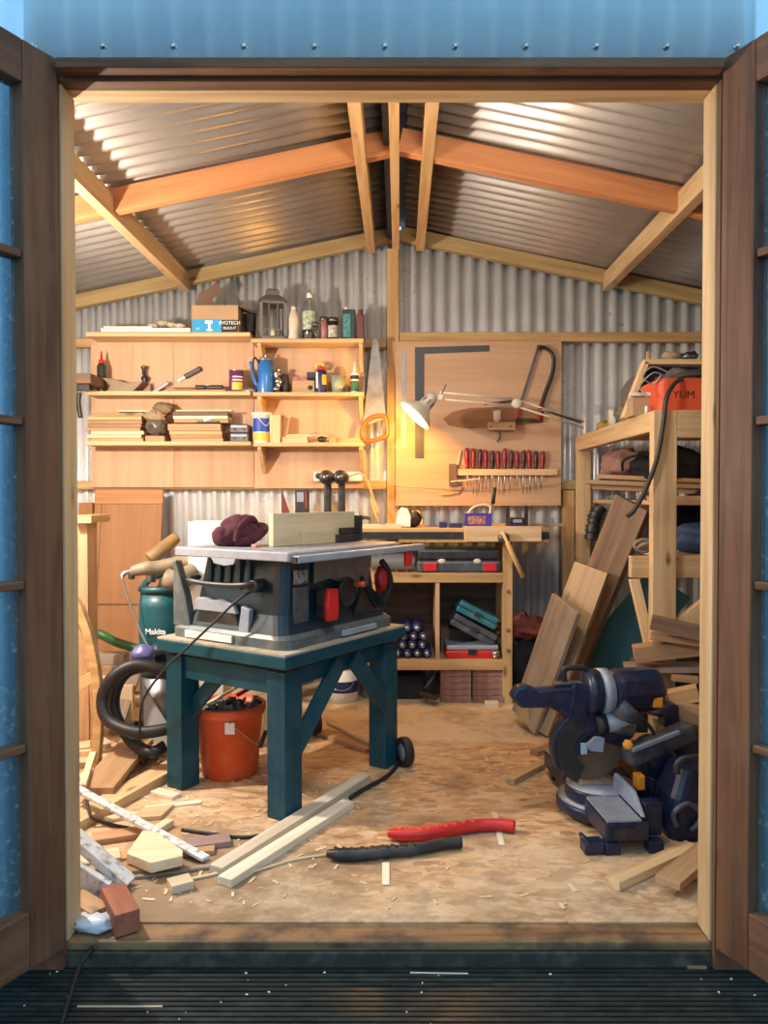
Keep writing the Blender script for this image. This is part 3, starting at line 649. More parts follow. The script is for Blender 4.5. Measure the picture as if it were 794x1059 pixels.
t = bottle('stain_tin', 'pink labelled round tin with dark lid, left of a white banded tin', 'tin', 331, 339, 328, rt, 3.95, [(1, 0), (1, 0.8)], plain('faded_pink_label', (0.42, 0.20, 0.17), 0.5), ([(1.03, 0.8), (1.03, 1), (0.9, 1), (0.9, 0.97), (0.1, 0.97)], DSTEEL, 'lid'))
t = bottle('varnish_tin', 'white banded black tin with a wide dark lid on the top shelf', 'tin', 339, 350, 328, rt, 3.96, [(1, 0), (1, 0.78)], BLK, ([(1.03, 0.78), (1.03, 0.96), (0.9, 0.96), (0.9, 0.93), (0.1, 0.93)], DSTEEL, 'lid'), [(0.12, 0.62, plain('pale_text_label', (0.45, 0.42, 0.34), 0.6, var=0.6, scale=90))])
cx = ctr(354, 368, 3.98)
t = thing('oil_can', 'tall rectangular teal and black can with a round cap near the shelf end', 'can', (cx, 3.98, rt))
h = zz(321, 3.98) - rt
MB().box((cx - 0.033, 3.955, rt), (cx + 0.033, 4.015, rt + h)).build('body', plain('dark_green_tin', (0.02, 0.05, 0.045), 0.35), t, bevel=0.004)
MB().box((cx - 0.028, 3.9535, rt + 0.02), (cx + 0.008, 3.9548, rt + h * 0.85)).build('label_plate', plain('teal_can_label', (0.05, 0.22, 0.22), 0.4, var=0.6, scale=70), t)
MB().cyl((cx - 0.012, 3.985, rt + h), (cx - 0.012, 3.985, rt + h + 0.016), 0.011).build('cap', WHT, t)
cx = ctr(368, 378, 3.97)
t = thing('brown_bottle', 'dark red-brown flat bottle at the right end of the top shelf', 'bottle', (cx, 3.97, rt)); h = zz(325, 3.97) - rt
MB().box((cx - 0.02, 3.955, rt), (cx + 0.02, 3.99, rt + h), taper=(0.9, 0.9)).build('body', plain('dark_maroon_bottle', (0.14, 0.04, 0.03), 0.35), t, bevel=0.006)
MB().cyl((cx, 3.9725, rt + h), (cx, 3.9725, rt + h + 0.022), 0.013).build('cap', plain('maroon_cap', (0.12, 0.035, 0.03), 0.4), t)

# ---- middle left shelf
Y = 3.97
cx = ctr(101, 111, Y); h = zz(376, Y) - lm; r = 0.023
t = thing('glue_bottle', 'dark glue bottle with a red nozzle at the left end of the shelf', 'bottle', (cx, Y, lm))
MB().lathe([(r * 0.9, 0), (r, 0.004), (r, h * 0.9), (r * 0.6, h), (r * 0.5, h)], 20, (cx, Y, lm)).build('body', plain('dark_olive_bottle', (0.03, 0.035, 0.025), 0.35), t)
MB().lathe([(r * 0.62, h), (r * 0.62, h + 0.016), (r * 0.3, h + 0.022), (r * 0.16, h + 0.062), (0.001, h + 0.064)], 16, (cx, Y, lm)).build('nozzle', RED, t)
# small clamp / crumpled card heap
cx = ctr(118, 150, Y)
m = MB(); m.prism([(-0.09, 0), (0.04, 0), (0.075, 0.035), (0.09, 0.05), (0.0, 0.045), (-0.06, 0.065), (-0.115, 0.07), (-0.075, 0.03)], 0.09, T(cx, 4.0, lm) @ RX(90))
tag(m.build('folded_card', plain('grey_tan_card', (0.27, 0.20, 0.14), 0.85), bevel=0.002), 'torn grey-brown card lying by the red nozzle glue bottle', 'card')
t = thing('small_hand_plane', 'small metal hand plane with a black knob standing among scraps', 'hand plane', (ctr(147, 158, 4.03), 4.03, lm))
cx = ctr(143, 158, 4.03)
MB().box((cx - 0.03, 4.012, lm), (cx + 0.035, 4.05, lm + 0.05)).build('sole', plain('tan_wood_block', (0.36, 0.22, 0.12), 0.7), t, bevel=0.002)
MB().lathe([(0.012, 0), (0.008, 0.01), (0.02, 0.03), (0.017, 0.042), (0.004, 0.05)], 16, (cx, 4.03, lm + 0.0505)).build('knob', BLK, t)
MB().lathe([(0.01, 0), (0.01, 0.03), (0.015, 0.034), (0.018, 0.044), (0.004, 0.05)], 16, (cx - 0.004, 4.031, lm + 0.101)).build('cutter_cap', DSTEEL, t)
# floating chisel mark: knife on magnet (fixed on panel)
def on_wall(px, py, Y=PF): return W(px, py, Y)
t = thing('craft_knife', 'black handled knife fixed slantwise on the panel above the shelf', 'knife', on_wall(192, 388))
a, b, c = on_wall(184, 394, PF - 0.012), on_wall(191, 390, PF - 0.012), on_wall(208, 381, PF - 0.012)
MB().bar(b, c, 0.02, 0.026, (0, 0, 1)).build('handle', BLK, t, bevel=0.005)
MB().bar(a, b, 0.004, 0.012, (0, 0, 1)).build('blade', STEEL, t)
MB().cyl(on_wall(199, 386, PF - 0.002), on_wall(199, 386, PF - 0.001), 0.006).build('magnet', DSTEEL, t)
t = thing('chisel', 'long chisel with a black two-lobed handle lying on the shelf', 'chisel', (ctr(170, 232, 3.95), 3.95, lm))
MB().bar((xx(172, 3.95), 3.95, lm + 0.026), (xx(203, 3.95), 3.95, lm + 0.026), 0.016, 0.006).build('blade', BRN, t)
MB().tube([(xx(203, 3.95), 3.95, lm + 0.026), (xx(212, 3.95), 3.95, lm + 0.026), (xx(218, 3.95), 3.95, lm + 0.026), (xx(231, 3.95), 3.95, lm + 0.026)], 0.012, rfun=lambda s: 1.0 - 0.35 * math.exp(-((s - 0.5) / 0.12) ** 2)).build('handle', BLK, t)
tag(MB().box((xx(174, 3.95), 3.935, lm), (xx(234, 3.95), 3.985, lm + 0.0135)).build('wood_strip', BRN), 'flat brown wood strip under the black handled chisel', 'wood strip')
tag(MB().bar((xx(160, 4.02), 4.02, lm + 0.012), (xx(175, 4.02), 4.02, lm + 0.062), 0.02, 0.014, (0, 1, 0)).build('file', DSTEEL, bevel=0.002), 'short dark file leaning up beside the small hand plane', 'file')
t = bottle('paint_tin', 'purple labelled tin with a yellow band on the middle left shelf', 'tin', 237.5, 252.5, 383, lm, 3.95, [(1, 0), (1, 0.94)], PURP, ([(1.04, 0.94), (1.04, 1), (0.9, 1), (0.88, 0.97), (0.1, 0.97)], STEEL, 'lid'))
cx = ctr(237.5, 252.5, 3.95); r = wid(237.5, 252.5, 3.95) / 2
def patch(t, cx, cy, r, z1, z2, a1, a2, mat, name='label_patch'):
    m = MB(); vs = []; gs = []; fs = []; n = 12
    for i in range(n + 1):
        a = R(a1 + (a2 - a1) * i / n)
        for z in (z1, z2): vs.append(Vector((cx + r * math.sin(a), cy - r * math.cos(a), z))); gs.append(Vector((z, a, 0)))
    for i in range(n): fs.append((2*i, 2*i+2, 2*i+3, 2*i+1))
    m._add(vs, fs, gs, True); return m.build(name, mat, t)
h = zz(383, 3.95) - lm
patch(t, cx, 3.95, r * 1.012, lm + h * 0.08, lm + h * 0.42, -25, 70, YLAB)
patch(t, cx, 3.95, r * 1.012, lm + h * 0.50, lm + h * 0.56, -20, 70, WHT)
patch(t, cx, 3.95, r * 1.012, lm + h * 0.64, lm + h * 0.70, -20, 70, WHT)
# ---- middle right shelf : blue coffee pot
Y = 3.96; cx = ctr(266, 284, Y); r = wid(266, 284, Y) / 2; h = zz(373, Y) - rm
t = thing('coffee_pot', 'blue enamel coffee pot with side spout on the middle shelf', 'coffee pot', (cx, Y, rm))
MB().lathe([(r, 0), (r * 1.02, 0.004), (r * 0.94, h * 0.5), (r * 0.9, h), (r * 0.85, h)], 28, (cx, Y, rm)).build('body', BLUEE, t)
MB().lathe([(r * 0.93, h), (r * 0.93, h + 0.004), (r * 0.5, h + 0.013), (r * 0.12, h + 0.016), (r * 0.12, h + 0.02), (r * 0.22, h + 0.028), (0.001, h + 0.034)], 24, (cx, Y, rm)).build('lid', STEEL, t)
MB().tube([(cx - r * 0.9, Y, rm + h * 0.25), (cx - r * 1.35, Y, rm + h * 0.5), (cx - r * 1.55, Y, rm + h * 0.85), (cx - r * 1.8, Y, rm + h * 0.96)], 0.011, rfun=lambda s: 1.3 - 0.55 * s).build('spout', BLUEE, t)
MB().tube([(cx - r * 0.6, Y - r * 0.6, rm + h * 0.9), (cx - r * 1.1, Y - r * 0.9, rm + h * 1.05), (cx - r * 1.25, Y - r * 1.0, rm + h * 0.7), (cx - r * 0.8, Y - r * 0.75, rm + h * 0.3)], 0.005).build('handle', BLK, t)
# aluminium foil-like tool & dark rag
m = MB().tube([(xx(286, Y), 3.94, rm + 0.012), (xx(289, Y), 3.94, rm + 0.05), (xx(286.5, Y), 3.95, rm + 0.09), (xx(289, Y), 3.96, rm + 0.12)], 0.015, 10, rfun=lambda s: 1.0 + 0.35 * math.sin(s * 19))
tag(m.build('crumpled_foil', STEEL), 'crumpled silvery foil roll standing right of the blue coffee pot', 'foil')
tag(MB().blob((xx(293.5, Y), 3.99, rm + 0.05), (0.028, 0.03, 0.055), 0.25, 2.5, 4, 20, 14, flat=-0.05).build('dark_pouch', plain('dark_brown_leather', (0.06, 0.04, 0.035), 0.6)), 'dark brown bulging pouch behind the silvery foil roll', 'pouch')
tag(MB().blob((xx(259, 3.95), 3.93, rm + 0.012 - 0.004), (0.035, 0.03, 0.02), 0.5, 3, 9, 20, 12, flat=-0.012).build('foil_scrap', STEEL), 'small grey foil scrap under the spout of the blue coffee pot', 'foil')
cx = ctr(303, 326, Y)
t = thing('parts_carton', 'low brown cardboard carton with a round hole on the middle shelf', 'box', (cx, Y, rm)); bw = wid(303, 326, Y) / 2; h = zz(393.5, 3.93) - rm
MB().box((cx - bw, 3.93, rm), (cx + bw, 4.02, rm + h)).build('carton', CARD, t, bevel=0.001)
MB().cyl((cx + bw * 0.62, 3.9295, rm + h * 0.42), (cx + bw * 0.62, 3.9275, rm + h * 0.42), 0.012).build('hole', INKM, t)
tag(MB().box((cx - bw, 3.95, rm + h + 0.0005), (cx - bw + 0.075, 4.0, rm + h + 0.022)).build('striped_packet', plain('pink_black_packet', (0.35, 0.10, 0.12), 0.5, var=0.8, scale=60), bevel=0.002), 'small pink and black packet on the brown carton', 'packet')
tag(MB().box((cx + 0.01, 4.0, rm + h + 0.0005), (cx + bw, 4.03, rm + h + 0.055)).build('dark_box', plain('dark_printed_box', (0.05, 0.04, 0.05), 0.5), bevel=0.002), 'small dark box standing at the back of the brown carton', 'box')
t = bottle('spray_can', 'dark blue spray can with red cap and yellow shield, nearest the brown carton', 'spray can', 326.5, 338, 383, rm, 3.94, [(0.95, 0), (1, 0.03), (1, 0.92), (0.8, 1)], DBLUE, ([(0.75, 1.0), (0.75, 1.12), (0.3, 1.18), (0.1, 1.18)], RED))
cx = ctr(326.5, 338, 3.94); r = wid(326.5, 338, 3.94) / 2; h = zz(383, 3.94) - rm
patch(t, cx, 3.94, r * 1.015, rm + h * 0.35, rm + h * 0.78, 15, 75, YLAB); patch(t, cx, 3.94, r * 1.015, rm + h * 0.2, rm + h * 0.9, -60, -28, WHT)
# tape roll on top behind
m = MB(); m.tube([(xx(331, 4.01) + 0.02 * math.cos(a), 4.01, rm + 0.15 + 0.014 * math.sin(a)) for a in [k * math.pi / 4 for k in range(8)]], 0.010, 8, closed=True)
tag(m.build('tape_roll', MASKY), 'ring of tan tape balanced on the jar behind the blue spray can', 'tape')
bottle('storage_jar', 'cream jar behind the blue spray can, carrying the tape', 'jar', 326, 337, 385.5, rm, 4.015, [(1, 0), (1, 1)], CREAM)
cx = ctr(342, 358, 3.96); h = zz(389, 3.96) - rm; r = wid(342, 358, 3.96) / 2
m = MB().lathe([(r * 0.8, 0), (r, h), (r * 0.93, h), (r * 0.75, 0.006), (0.001, 0.006)], 28, (cx, 3.96, rm))
tag(m.build('glass_tumbler', plain('cloudy_green_glass', (0.30, 0.33, 0.24), 0.2)), 'cloudy greenish glass tumbler on the middle shelf', 'tumbler')
t = bottle('wood_glue_bottle', 'white glue bottle with green label and pointed nozzle at the shelf end', 'bottle', 362.5, 371, 384, rm, 3.95, [(0.9, 0), (1, 0.03), (1, 0.85), (0.6, 0.97), (0.4, 1)], WHT, ([(0.42, 1.0), (0.36, 1.1), (0.14, 1.42), (0.02, 1.44)], WHT, 'nozzle'), [(0.08, 0.55, GREENL), (0.62, 0.8, BLK)])

# ---- lower left shelf: stacked boards
Y = 3.93
def slat(label, pl, pr, zb, th, Yf, depth, mat, rz=0.0, group=None):
    xa, xb2 = xx(pl, Yf), xx(pr, Yf)
    m = MB(); m.M = T((xa + xb2) / 2, Yf + depth / 2, zb) @ RZ(rz); L = (xb2 - xa) / 2
    m.box((-L, -depth / 2, 0), (L, depth / 2, th))
    return tag(m.build('board_offcut', mat, bevel=0.001), label, 'wood offcut', group)
BRNL = wood('light_brown_board', (0.48, 0.30, 0.16), (0.36, 0.21, 0.10)); 
ords = ['lowest', 'second', 'third', 'fourth', 'fifth', 'sixth', 'seventh', 'eighth', 'topmost']
def stack(n, pl, pr, zb, th, word, grp, depth=0.11, jit=3.0, gap=0.0012):
    z = zb
    for i in range(n):
        j = random.uniform(-jit, jit); w = ords[i] + ('-lowest' if 0 < i < n - 1 else '')
        if i == n - 1: w = 'topmost'
        slat('%s thin brown board, stacked %s' % (w, word), pl + j, pr + j * 0.6, z, th, 3.925 + random.uniform(0, 0.012), depth, random.choice((BRNL, BRN, PINE2, BRNL, OFF, DARKW)), random.uniform(-1.0, 1.0), grp)
        z += th + gap
    return z
z1 = stack(8, 92, 147, ll, 0.0175, 'at the left end of the lower shelf', 'boards stacked at the left end of the lower shelf')
z2 = stack(5, 176, 230, ll, 0.0175, 'right of the wrapped bundle', 'boards stacked right of the wrapped bundle')
z2b = stack(3, 180, 236, z2 + 0.004, 0.0175, 'right of the bundle, in the upper pile', 'boards in the upper pile right of the bundle', jit=1)
t = tag(slat('pale strip laid across the top of the left board stack', 122, 163, z1 + 0.003, 0.010, 3.935, 0.04, OFF, 1), 'pale strip laid across the top of the left board stack', 'wood strip'); t.name = 'wood_strip'
t = tag(slat('pale strip on the upper board pile right of the bundle', 182, 240, z2b + 0.002, 0.008, 3.935, 0.04, OFF, -1), 'pale strip on the upper board pile right of the bundle', 'wood strip'); t.name = 'wood_strip'
cxb = ctr(151, 172, 3.95)
t = thing('wrapped_bundle', 'grey film wrapped bundle between the two board stacks', 'bundle', (cxb, 3.96, ll))
MB().box((cxb - 0.045, 3.92, ll), (cxb + 0.052, 4.03, ll + 0.03)).build('board_base', BRNL, t, bevel=0.002)
MB().blob((cxb, 3.965, ll + 0.085), (0.055, 0.05, 0.056), 0.25, 3, 3).build('film_wrap', plain('grey_film', (0.12, 0.10, 0.08), 0.3, var=0.5, scale=18), t)
MB().blob((cxb - 0.004, 3.945, ll + 0.132), (0.052, 0.04, 0.030), 0.35, 3, 5).build('tan_card', plain('crushed_card', (0.40, 0.28, 0.17), 0.85), t)
MB().blob((cxb + 0.03, 3.975, ll + 0.172), (0.050, 0.04, 0.034), 0.3, 3, 8).build('paper_crown', plain('brown_paper_crush', (0.24, 0.17, 0.10), 0.85), t)
t = thing('small_plane', 'small black and steel tool lying on the board stack right of the bundle', 'tool', W(217, 445, 3.93))
a = Vector((xx(205, 3.94), 3.94, z2 + 0.003)); 
MB().bar(a + Vector((0, 0, .006)), a + Vector((0.11, 0, 0.006)), 0.03, 0.01).build('sole', BLK, t, bevel=0.002)
MB().bar(a + Vector((0.035, 0, .0125)), a + Vector((0.08, 0, 0.032)), 0.02, 0.006).build('iron', STEEL, t)
# screw organiser boxes
for zi, (nm, w) in enumerate((('lower', 0), ('upper', 1))):
    zb = ll + zi * 0.0455; cx = ctr(241, 259, 3.95)
    t = thing('organiser_case', '%s of two small dark screw organiser cases beside the white tub' % nm, 'case', (cx, 3.95, zb), group='dark organiser cases on the lower shelf')
    MB().box((cx - 0.052, 3.915, zb), (cx + 0.04, 4.03, zb + 0.044)).build('case_body', GCASE, t, bevel=0.004)
    MB().box((cx - 0.046, 3.912, zb + 0.026), (cx + 0.034, 3.9145, zb + 0.036)).build('clear_lid_edge', LGREY, t)
    for k in (-0.03, 0.018): MB().box((cx + k - 0.007, 3.911, zb + 0.012), (cx + k + 0.007, 3.9145, zb + 0.024)).build('latch', RUST, t)
# ---- lower right shelf : tub and scraps
Yt = 3.97; cx = ctr(258.5, 277.5, Yt); r = wid(258, 278, Yt) / 2 * 1.0; h = zz(427, Yt) - rl
cx = ctr(261, 281, Yt)
t = thing('filler_tub', 'white plastic tub with blue and yellow label on the lower shelf', 'tub', (cx, Yt, rl))
MB().lathe([(r * 0.88, 0), (r * 0.9, 0.003), (r, h * 0.9)], 28, (cx, Yt, rl)).build('body', WHT, t)
MB().lathe([(r * 1.03, h * 0.9), (r * 1.06, h * 0.92), (r * 1.06, h), (r * 0.98, h), (r * 0.9, h * 0.97), (0.001, h * 0.97)], 28, (cx, Yt, rl)).build('lid', WHT, t)
patch(t, cx, Yt, r * 0.99, rl + h * 0.36, rl + h * 0.80, -55, 60, plain('royal_blue_label', (0.02, 0.07, 0.42), 0.5)); patch(t, cx, Yt, r * 0.955, rl + h * 0.07, rl + h * 0.33, -50, 60, YLAB)
MB().tube([(cx - r, Yt - 0.01, rl + h * 0.86), (cx - r * 0.2, Yt - r * 1.05, rl + h * 0.80), (cx + r * 0.6, Yt - r * 0.9, rl + h * 0.55), (cx + r * 1.02, Yt - 0.01, rl + h * 0.84)], 0.002, 6).build('bail_handle', WHT, t)
tag(MB().box((xx(279.5, 3.93), 3.925, rl), (xx(290, 3.93), 3.945, zz(429, 3.93)), taper=(1.08, 1)).build('pine_block', PINE, bevel=0.001), 'upright pale pine block right of the white filler tub', 'wood block')
tag(MB().bar((xx(295, 3.98), 3.98, rl + 0.001), (xx(299, 4.03), 4.045, rl + 0.145), 0.012, 0.012, (0, 1, 0)).build('wood_stick', OFF), 'thin upright stick leaning back behind the shelf scraps', 'stick')
rnd = random.Random(5)
for i, (pa, pb, dz, lab, mt, ln) in enumerate((
    (292, 318, 0.0, 'pale block lying flat at the foot of the thin upright stick', OFF, 0.05),
    (296, 322, 0.032, 'thin splintered strip on the pale block by the stick', PINE, 0.03),
    (338, 375, 0.0, 'long thin pale strip at the right end of the lower shelf', PINE, 0.03),
    (344, 372, 0.014, 'narrow brown strip on the long pale strip at the shelf end', BRNL, 0.02),
    (310, 336, 0.0, 'slim brown offcut in the middle of the lower shelf', BRNL, 0.03))):
    xa, xb2 = xx(pa, 3.93), xx(pb, 3.93); yy = 3.93 + 0.028 * (i % 2) + (0.04 if i == 4 else 0)
    m = MB(); m.M = T((xa + xb2) / 2, yy + 0.02, rl + dz) @ RZ(rnd.uniform(-4, 4)); L = (xb2 - xa) / 2; th = 0.03 if i == 0 else 0.013
    if i in (1, 3): m.M = T((xa + xb2) / 2, 3.93 + 0.02 if i == 1 else 3.95, rl + dz - 0.0015) 
    m.box((-L, -ln / 2, 0), (L, ln / 2, th)); tag(m.build('scrap_strip', mt), lab, 'wood scrap')
tag(MB().bar((xx(314, 3.95), 3.955, rl + 0.040), (xx(345, 3.95), 3.945, rl + 0.030), 0.03, 0.006).bar((xx(316, 3.95), 3.955, rl + 0.046), (xx(328, 3.95), 3.945, rl + 0.056), 0.02, 0.005).build('curled_shaving', plain('wood_shaving', (0.55, 0.42, 0.26), 0.8)), 'curled wood shavings over the middle of the lower shelf', 'wood shaving')
tag(MB().blob((xx(333, 3.92), 3.918, rl + 0.016), (0.022, 0.014, 0.016), 0.3, 3, 2, 16, 10, flat=-0.016).build('black_stub', BLK), 'small round black stub on the lower shelf left of a wooden cube', 'offcut')
tag(MB().box((xx(340, 3.92), 3.903, rl), (xx(347, 3.92), 3.925, rl + 0.033)).build('wood_cube', BRNL, bevel=0.003), 'small brown wooden cube at the front of the lower shelf', 'wood cube')

# ---- power strip, cables on panel
t = thing('socket_strip', 'white multi-socket strip screwed below the lower middle shelf', 'power strip', W(349, 493, PF - 0.01))
a = W(324, 493, PF - 0.012); b = W(375, 493, PF - 0.012)
MB().bar(a, b, 0.022, 0.052, (0, 0, 1)).build('housing', WHT, t, bevel=0.008)
for px in (329, 337, 347, 357): MB().cyl(W(px, 492, PF - 0.0235), W(px, 492, PF - 0.045), 0.016, 0.013).build('plug', BLK if px != 357 else CREAM, t)
tag(MB().tube([W(362, 492, PF - 0.03), W(372, 489, PF - 0.03), W(380, 497, PF - 0.02), W(383, 512, PF - 0.03), W(387, 528, PF - 0.08), W(391, 539, 3.98)], 0.004, 8).build('yellow_cable', MASKY), 'yellow cable curving from the socket strip down to the bench', 'cable')
# ---- handsaw hanging on the stud
t = thing('hand_saw', 'hand saw with an orange handle hanging blade up beside the shelves', 'saw', W(387, 407, 3.98))
def wallM(px, py, Y, sc=None):   # local XY -> wall plane (X right, Y up), Z toward camera
    p = W(px, py, Y); return T(p.x, p.y, p.z) @ FACE
def wpoly(pts, Y, o=(0, 0)):
    c = W(o[0], o[1], Y); return [((W(x, y, Y) - c).x, (W(x, y, Y) - c).z) for x, y in pts]
pl = wpoly([(375, 441), (399, 433), (391, 353), (388, 349), (385, 353)], 4.0, (387, 407))
MB().prism(pl, 0.0015, wallM(387, 407, 4.0)).build('blade', SAWBL, t)
hp = [W(x, y, 3.995) for x, y in ((377, 456), (374, 448), (378, 437), (387, 431), (398, 431), (400, 440), (400, 450), (392, 454), (384, 456))]
MB().tube(hp, 0.012, 10, closed=True).build('handle', ORG, t)
MB().cyl(W(388, 352, 4.0), W(388, 352, 4.079), 0.003).build('hanging_nail', DSTEEL, t)

# ================================================================== TOOL BOARD (right)
TF = 4.052
x0, x1 = xx(409, TF), xx(580, TF)
tb = tag(MB().box((x0, TF, zz(523, TF)), (x1, TF + 0.027, zz(353, TF))).build('tool_board', PLY, bevel=0.001), 'big square plywood tool board above the workbench', 'tool board')
PT = TF - 0.0005
c = (470, 440)
t = thing('framing_square', 'large dark L-shaped carpenter square hung on the tool board', 'square', W(433, 357, PT))
MB().prism(wpoly([(429, 359), (438.5, 359), (438.5, 474), (429, 474)], PT, c), 0.002, wallM(*c, PT)).build('long_arm', SQM, t)
MB().prism(wpoly([(438.6, 359), (506, 357), (506, 363.5), (438.6, 366)], PT, c), 0.002, wallM(*c, PT)).build('short_arm', SQM, t)
tag(MB().prism(wpoly([(415, 363), (419.8, 363), (419.8, 463), (415, 463)], PT, c), 0.0012, wallM(*c, PT)).build('steel_ruler', RULM), 'narrow steel ruler hung left of the dark carpenter square', 'ruler')
# bow saw
t = thing('bow_saw', 'bow saw with a dark tubular frame and red handle on the tool board', 'saw', W(557, 400, PT))
q = [(544, 415), (548, 400), (553, 380), (557, 362)]
MB().tube([W(558, 359, PT - 0.02), W(566, 361, PT - 0.02), W(572, 369, PT - 0.02), (W(571, 385, PT - 0.02)), W(564, 405, PT - 0.02), W(559, 420, PT - 0.02)], 0.0095, 10).build('frame', BLK, t)
MB().bar(W(537, 421, PT - 0.015), W(556, 361, PT - 0.015), 0.002, 0.014, (1, 0, 0)).build('blade', DSTEEL, t)
MB().tube([W(560, 418, PT - 0.02), W(557, 436, PT - 0.02)], 0.013, smooth_path=False).build('grip', DRED, t)
MB().bar(W(533, 434, PT - 0.015), W(557, 435, PT - 0.015), 0.02, 0.018).build('end_bar', BLK, t, bevel=0.002)
MB().bar(W(534, 434, PT - 0.015), W(537, 421, PT - 0.015), 0.02, 0.012, (1, 0, 0)).build('tension_bar', DRED, t, bevel=0.002)
MB().cyl(W(557, 359, PT), W(557, 359, PT - 0.045), 0.012).build('wing_nut', BLK, t)
# leaf shaped shadow modelled as a thin brown plate + block with mallet
lp = [(458, 433), (468, 426), (485, 422), (510, 421), (540, 422), (562, 424), (562, 437), (520, 441), (480, 443), (464, 440)]
tag(MB().prism(wpoly(list(reversed(lp)), PT, c), 0.006, wallM(*c, PT)).build('leaf_shadow_plate', wood('reddish_shadow_brown', (0.36, 0.17, 0.075), (0.30, 0.13, 0.06))), 'long leaf-shaped shadow on the tool board, made as a brown plate', 'shadow shape')
PB = PT - 0.0065
t = thing('tool_holder', 'pale wooden holder block with a short handle hung on the tool board', 'tool holder', W(517, 437, PB))
MB().box((xx(504, PB), PB - 0.03, zz(445, PB)), (xx(532, PB), PB, zz(437, PB))).build('block', PINE, t, bevel=0.001)
for px in (508, 528): MB().cyl(W(px, 441, PB - 0.0301), W(px, 441, PB - 0.033), 0.0055).build('screw', DSTEEL, t)
MB().lathe([(0.012, 0), (0.02, 0.015), (0.022, 0.05), (0.024, 0.06), (0.01, 0.064)], 18, W(514, 437, PB - 0.016)).build('hanging_mallet_head', CREAM, t)
MB().tube([W(515, 445, PB - 0.015), W(517, 451, PB - 0.015), W(514, 457, PB - 0.015)], 0.006).build('hook', DSTEEL, t)
# driver rack
t = thing('screwdriver_rack', 'pale pine rail screwed to the tool board, holding screwdrivers', 'rack', W(523, 488, PT))
MB().box((xx(472, PT), PT - 0.035, zz(491.5, PT - 0.035)), (xx(575, PT), PT, zz(485, PT - 0.035))).build('rail', PINE, t, bevel=0.001)
MB().box((xx(464, PT), PT - 0.045, zz(502, PT)), (xx(471.5, PT), PT, zz(480, PT))).build('end_block', DARKW, t, bevel=0.001)
MB().bar(W(473, 481, PT - 0.01), W(476, 466, PT - 0.01), 0.008, 0.008, (0, 1, 0)).build('dowel', PINE, t)
zr = zz(485, PT - 0.035)
def mk_driver(X, Yc, sc, hm, label, lean):
    t = thing('screwdriver', label, 'screwdriver', (X, Yc, zr), group='screwdrivers in the wall rack')
    t.rotation_euler = (0, R(lean), 0)
    h = 0.10 * sc; r = 0.013
    MB().lathe([(r * 0.6, 0.001), (r * 0.8, 0.01), (r * 0.62, 0.022), (r, 0.04), (r * 0.95, h - 0.02), (r * 0.6, h - 0.002), (0.001, h)], 12).build('handle', hm, t, world=False)
    return t
names = ['leftmost', 'second from the left', 'third from the left', 'fourth from the left', 'fifth from the left', 'sixth from the left', 'seventh, in the middle', 'seventh from the right', 'sixth from the right', 'fifth from the right', 'fourth from the right', 'third from the right', 'second from the right', 'rightmost']
BLKR = plain('black_red_grip', (0.10, 0.015, 0.02), 0.35, var=0.8, scale=40)
names = ['leftmost', 'second from the left', 'third from the left', 'fourth from the left', 'fifth from the left', 'sixth from the left', 'middle', 'sixth from the right', 'fifth from the right', 'fourth from the right', 'third from the right', 'second from the right', 'rightmost']
for i, nm in enumerate(names):
    px = 483 + i * 6.45; hm = (DRED, DRED, BLKR, DRED, BLKR, DRED, DRED, BLKR, DRED, BLKR, DRED, BLKR, DRED)[i]
    d = mk_driver(xx(px, PT - 0.018), PT - 0.018, (1.12, 1.1, 1.05, 1, .98, .97, 1.1, 1.0, .95, 1.0, 1.0, .95, .95)[i], hm, '%s of the %s screwdrivers in the pine wall rack' % (nm, 'red handled' if hm is DRED else 'dark red handled'), (i * 37 % 5) - 2)
    L = 0.05 + 0.012 * (i * 7 % 4)
    if nm == 'middle': d['label'] = 'tall red handled screwdriver at the middle of the pine wall rack'
    MB().cyl((0, 0, -0.045 - L), (0, 0, 0.002), 0.0028, n=8).build('shaft', STEEL, d, world=False)
# string line across board
tag(MB().tube([W(405, 503, 4.03), W(440, 505, 4.03), W(500, 508, 4.03), W(560, 503, 4.03), W(590, 498, 4.03)], 0.0015, 6).build('wall_wire', DSTEEL), 'thin dark wire sagging across the lower tool board', 'wire')
tag(MB().prism(wpoly(list(reversed([(456, 512), (470, 503), (479, 503), (474, 510), (464, 512)])), PT, c), 0.012, wallM(*c, PT)).build('corner_block', PINE2), 'small angular wooden block fixed low on the tool board', 'wood block')
tag(MB().bar(W(466, 498, PT - 0.05), W(496, 495, PT - 0.05), 0.006, 0.006).build('thin_dowel', OFF), 'thin pale dowel poking out from the dark block of the rack', 'dowel')
# ---- desk lamp
def LP(px, py, Y): return W(px, py, Y)
YL = 3.72
t = thing('architect_lamp', 'cream swing-arm lamp shining on the tool board', 'lamp', LP(605, 440, 3.9))
hd = LP(445, 413, YL); axis = Vector((-0.62, -0.10, -0.66)).normalized()
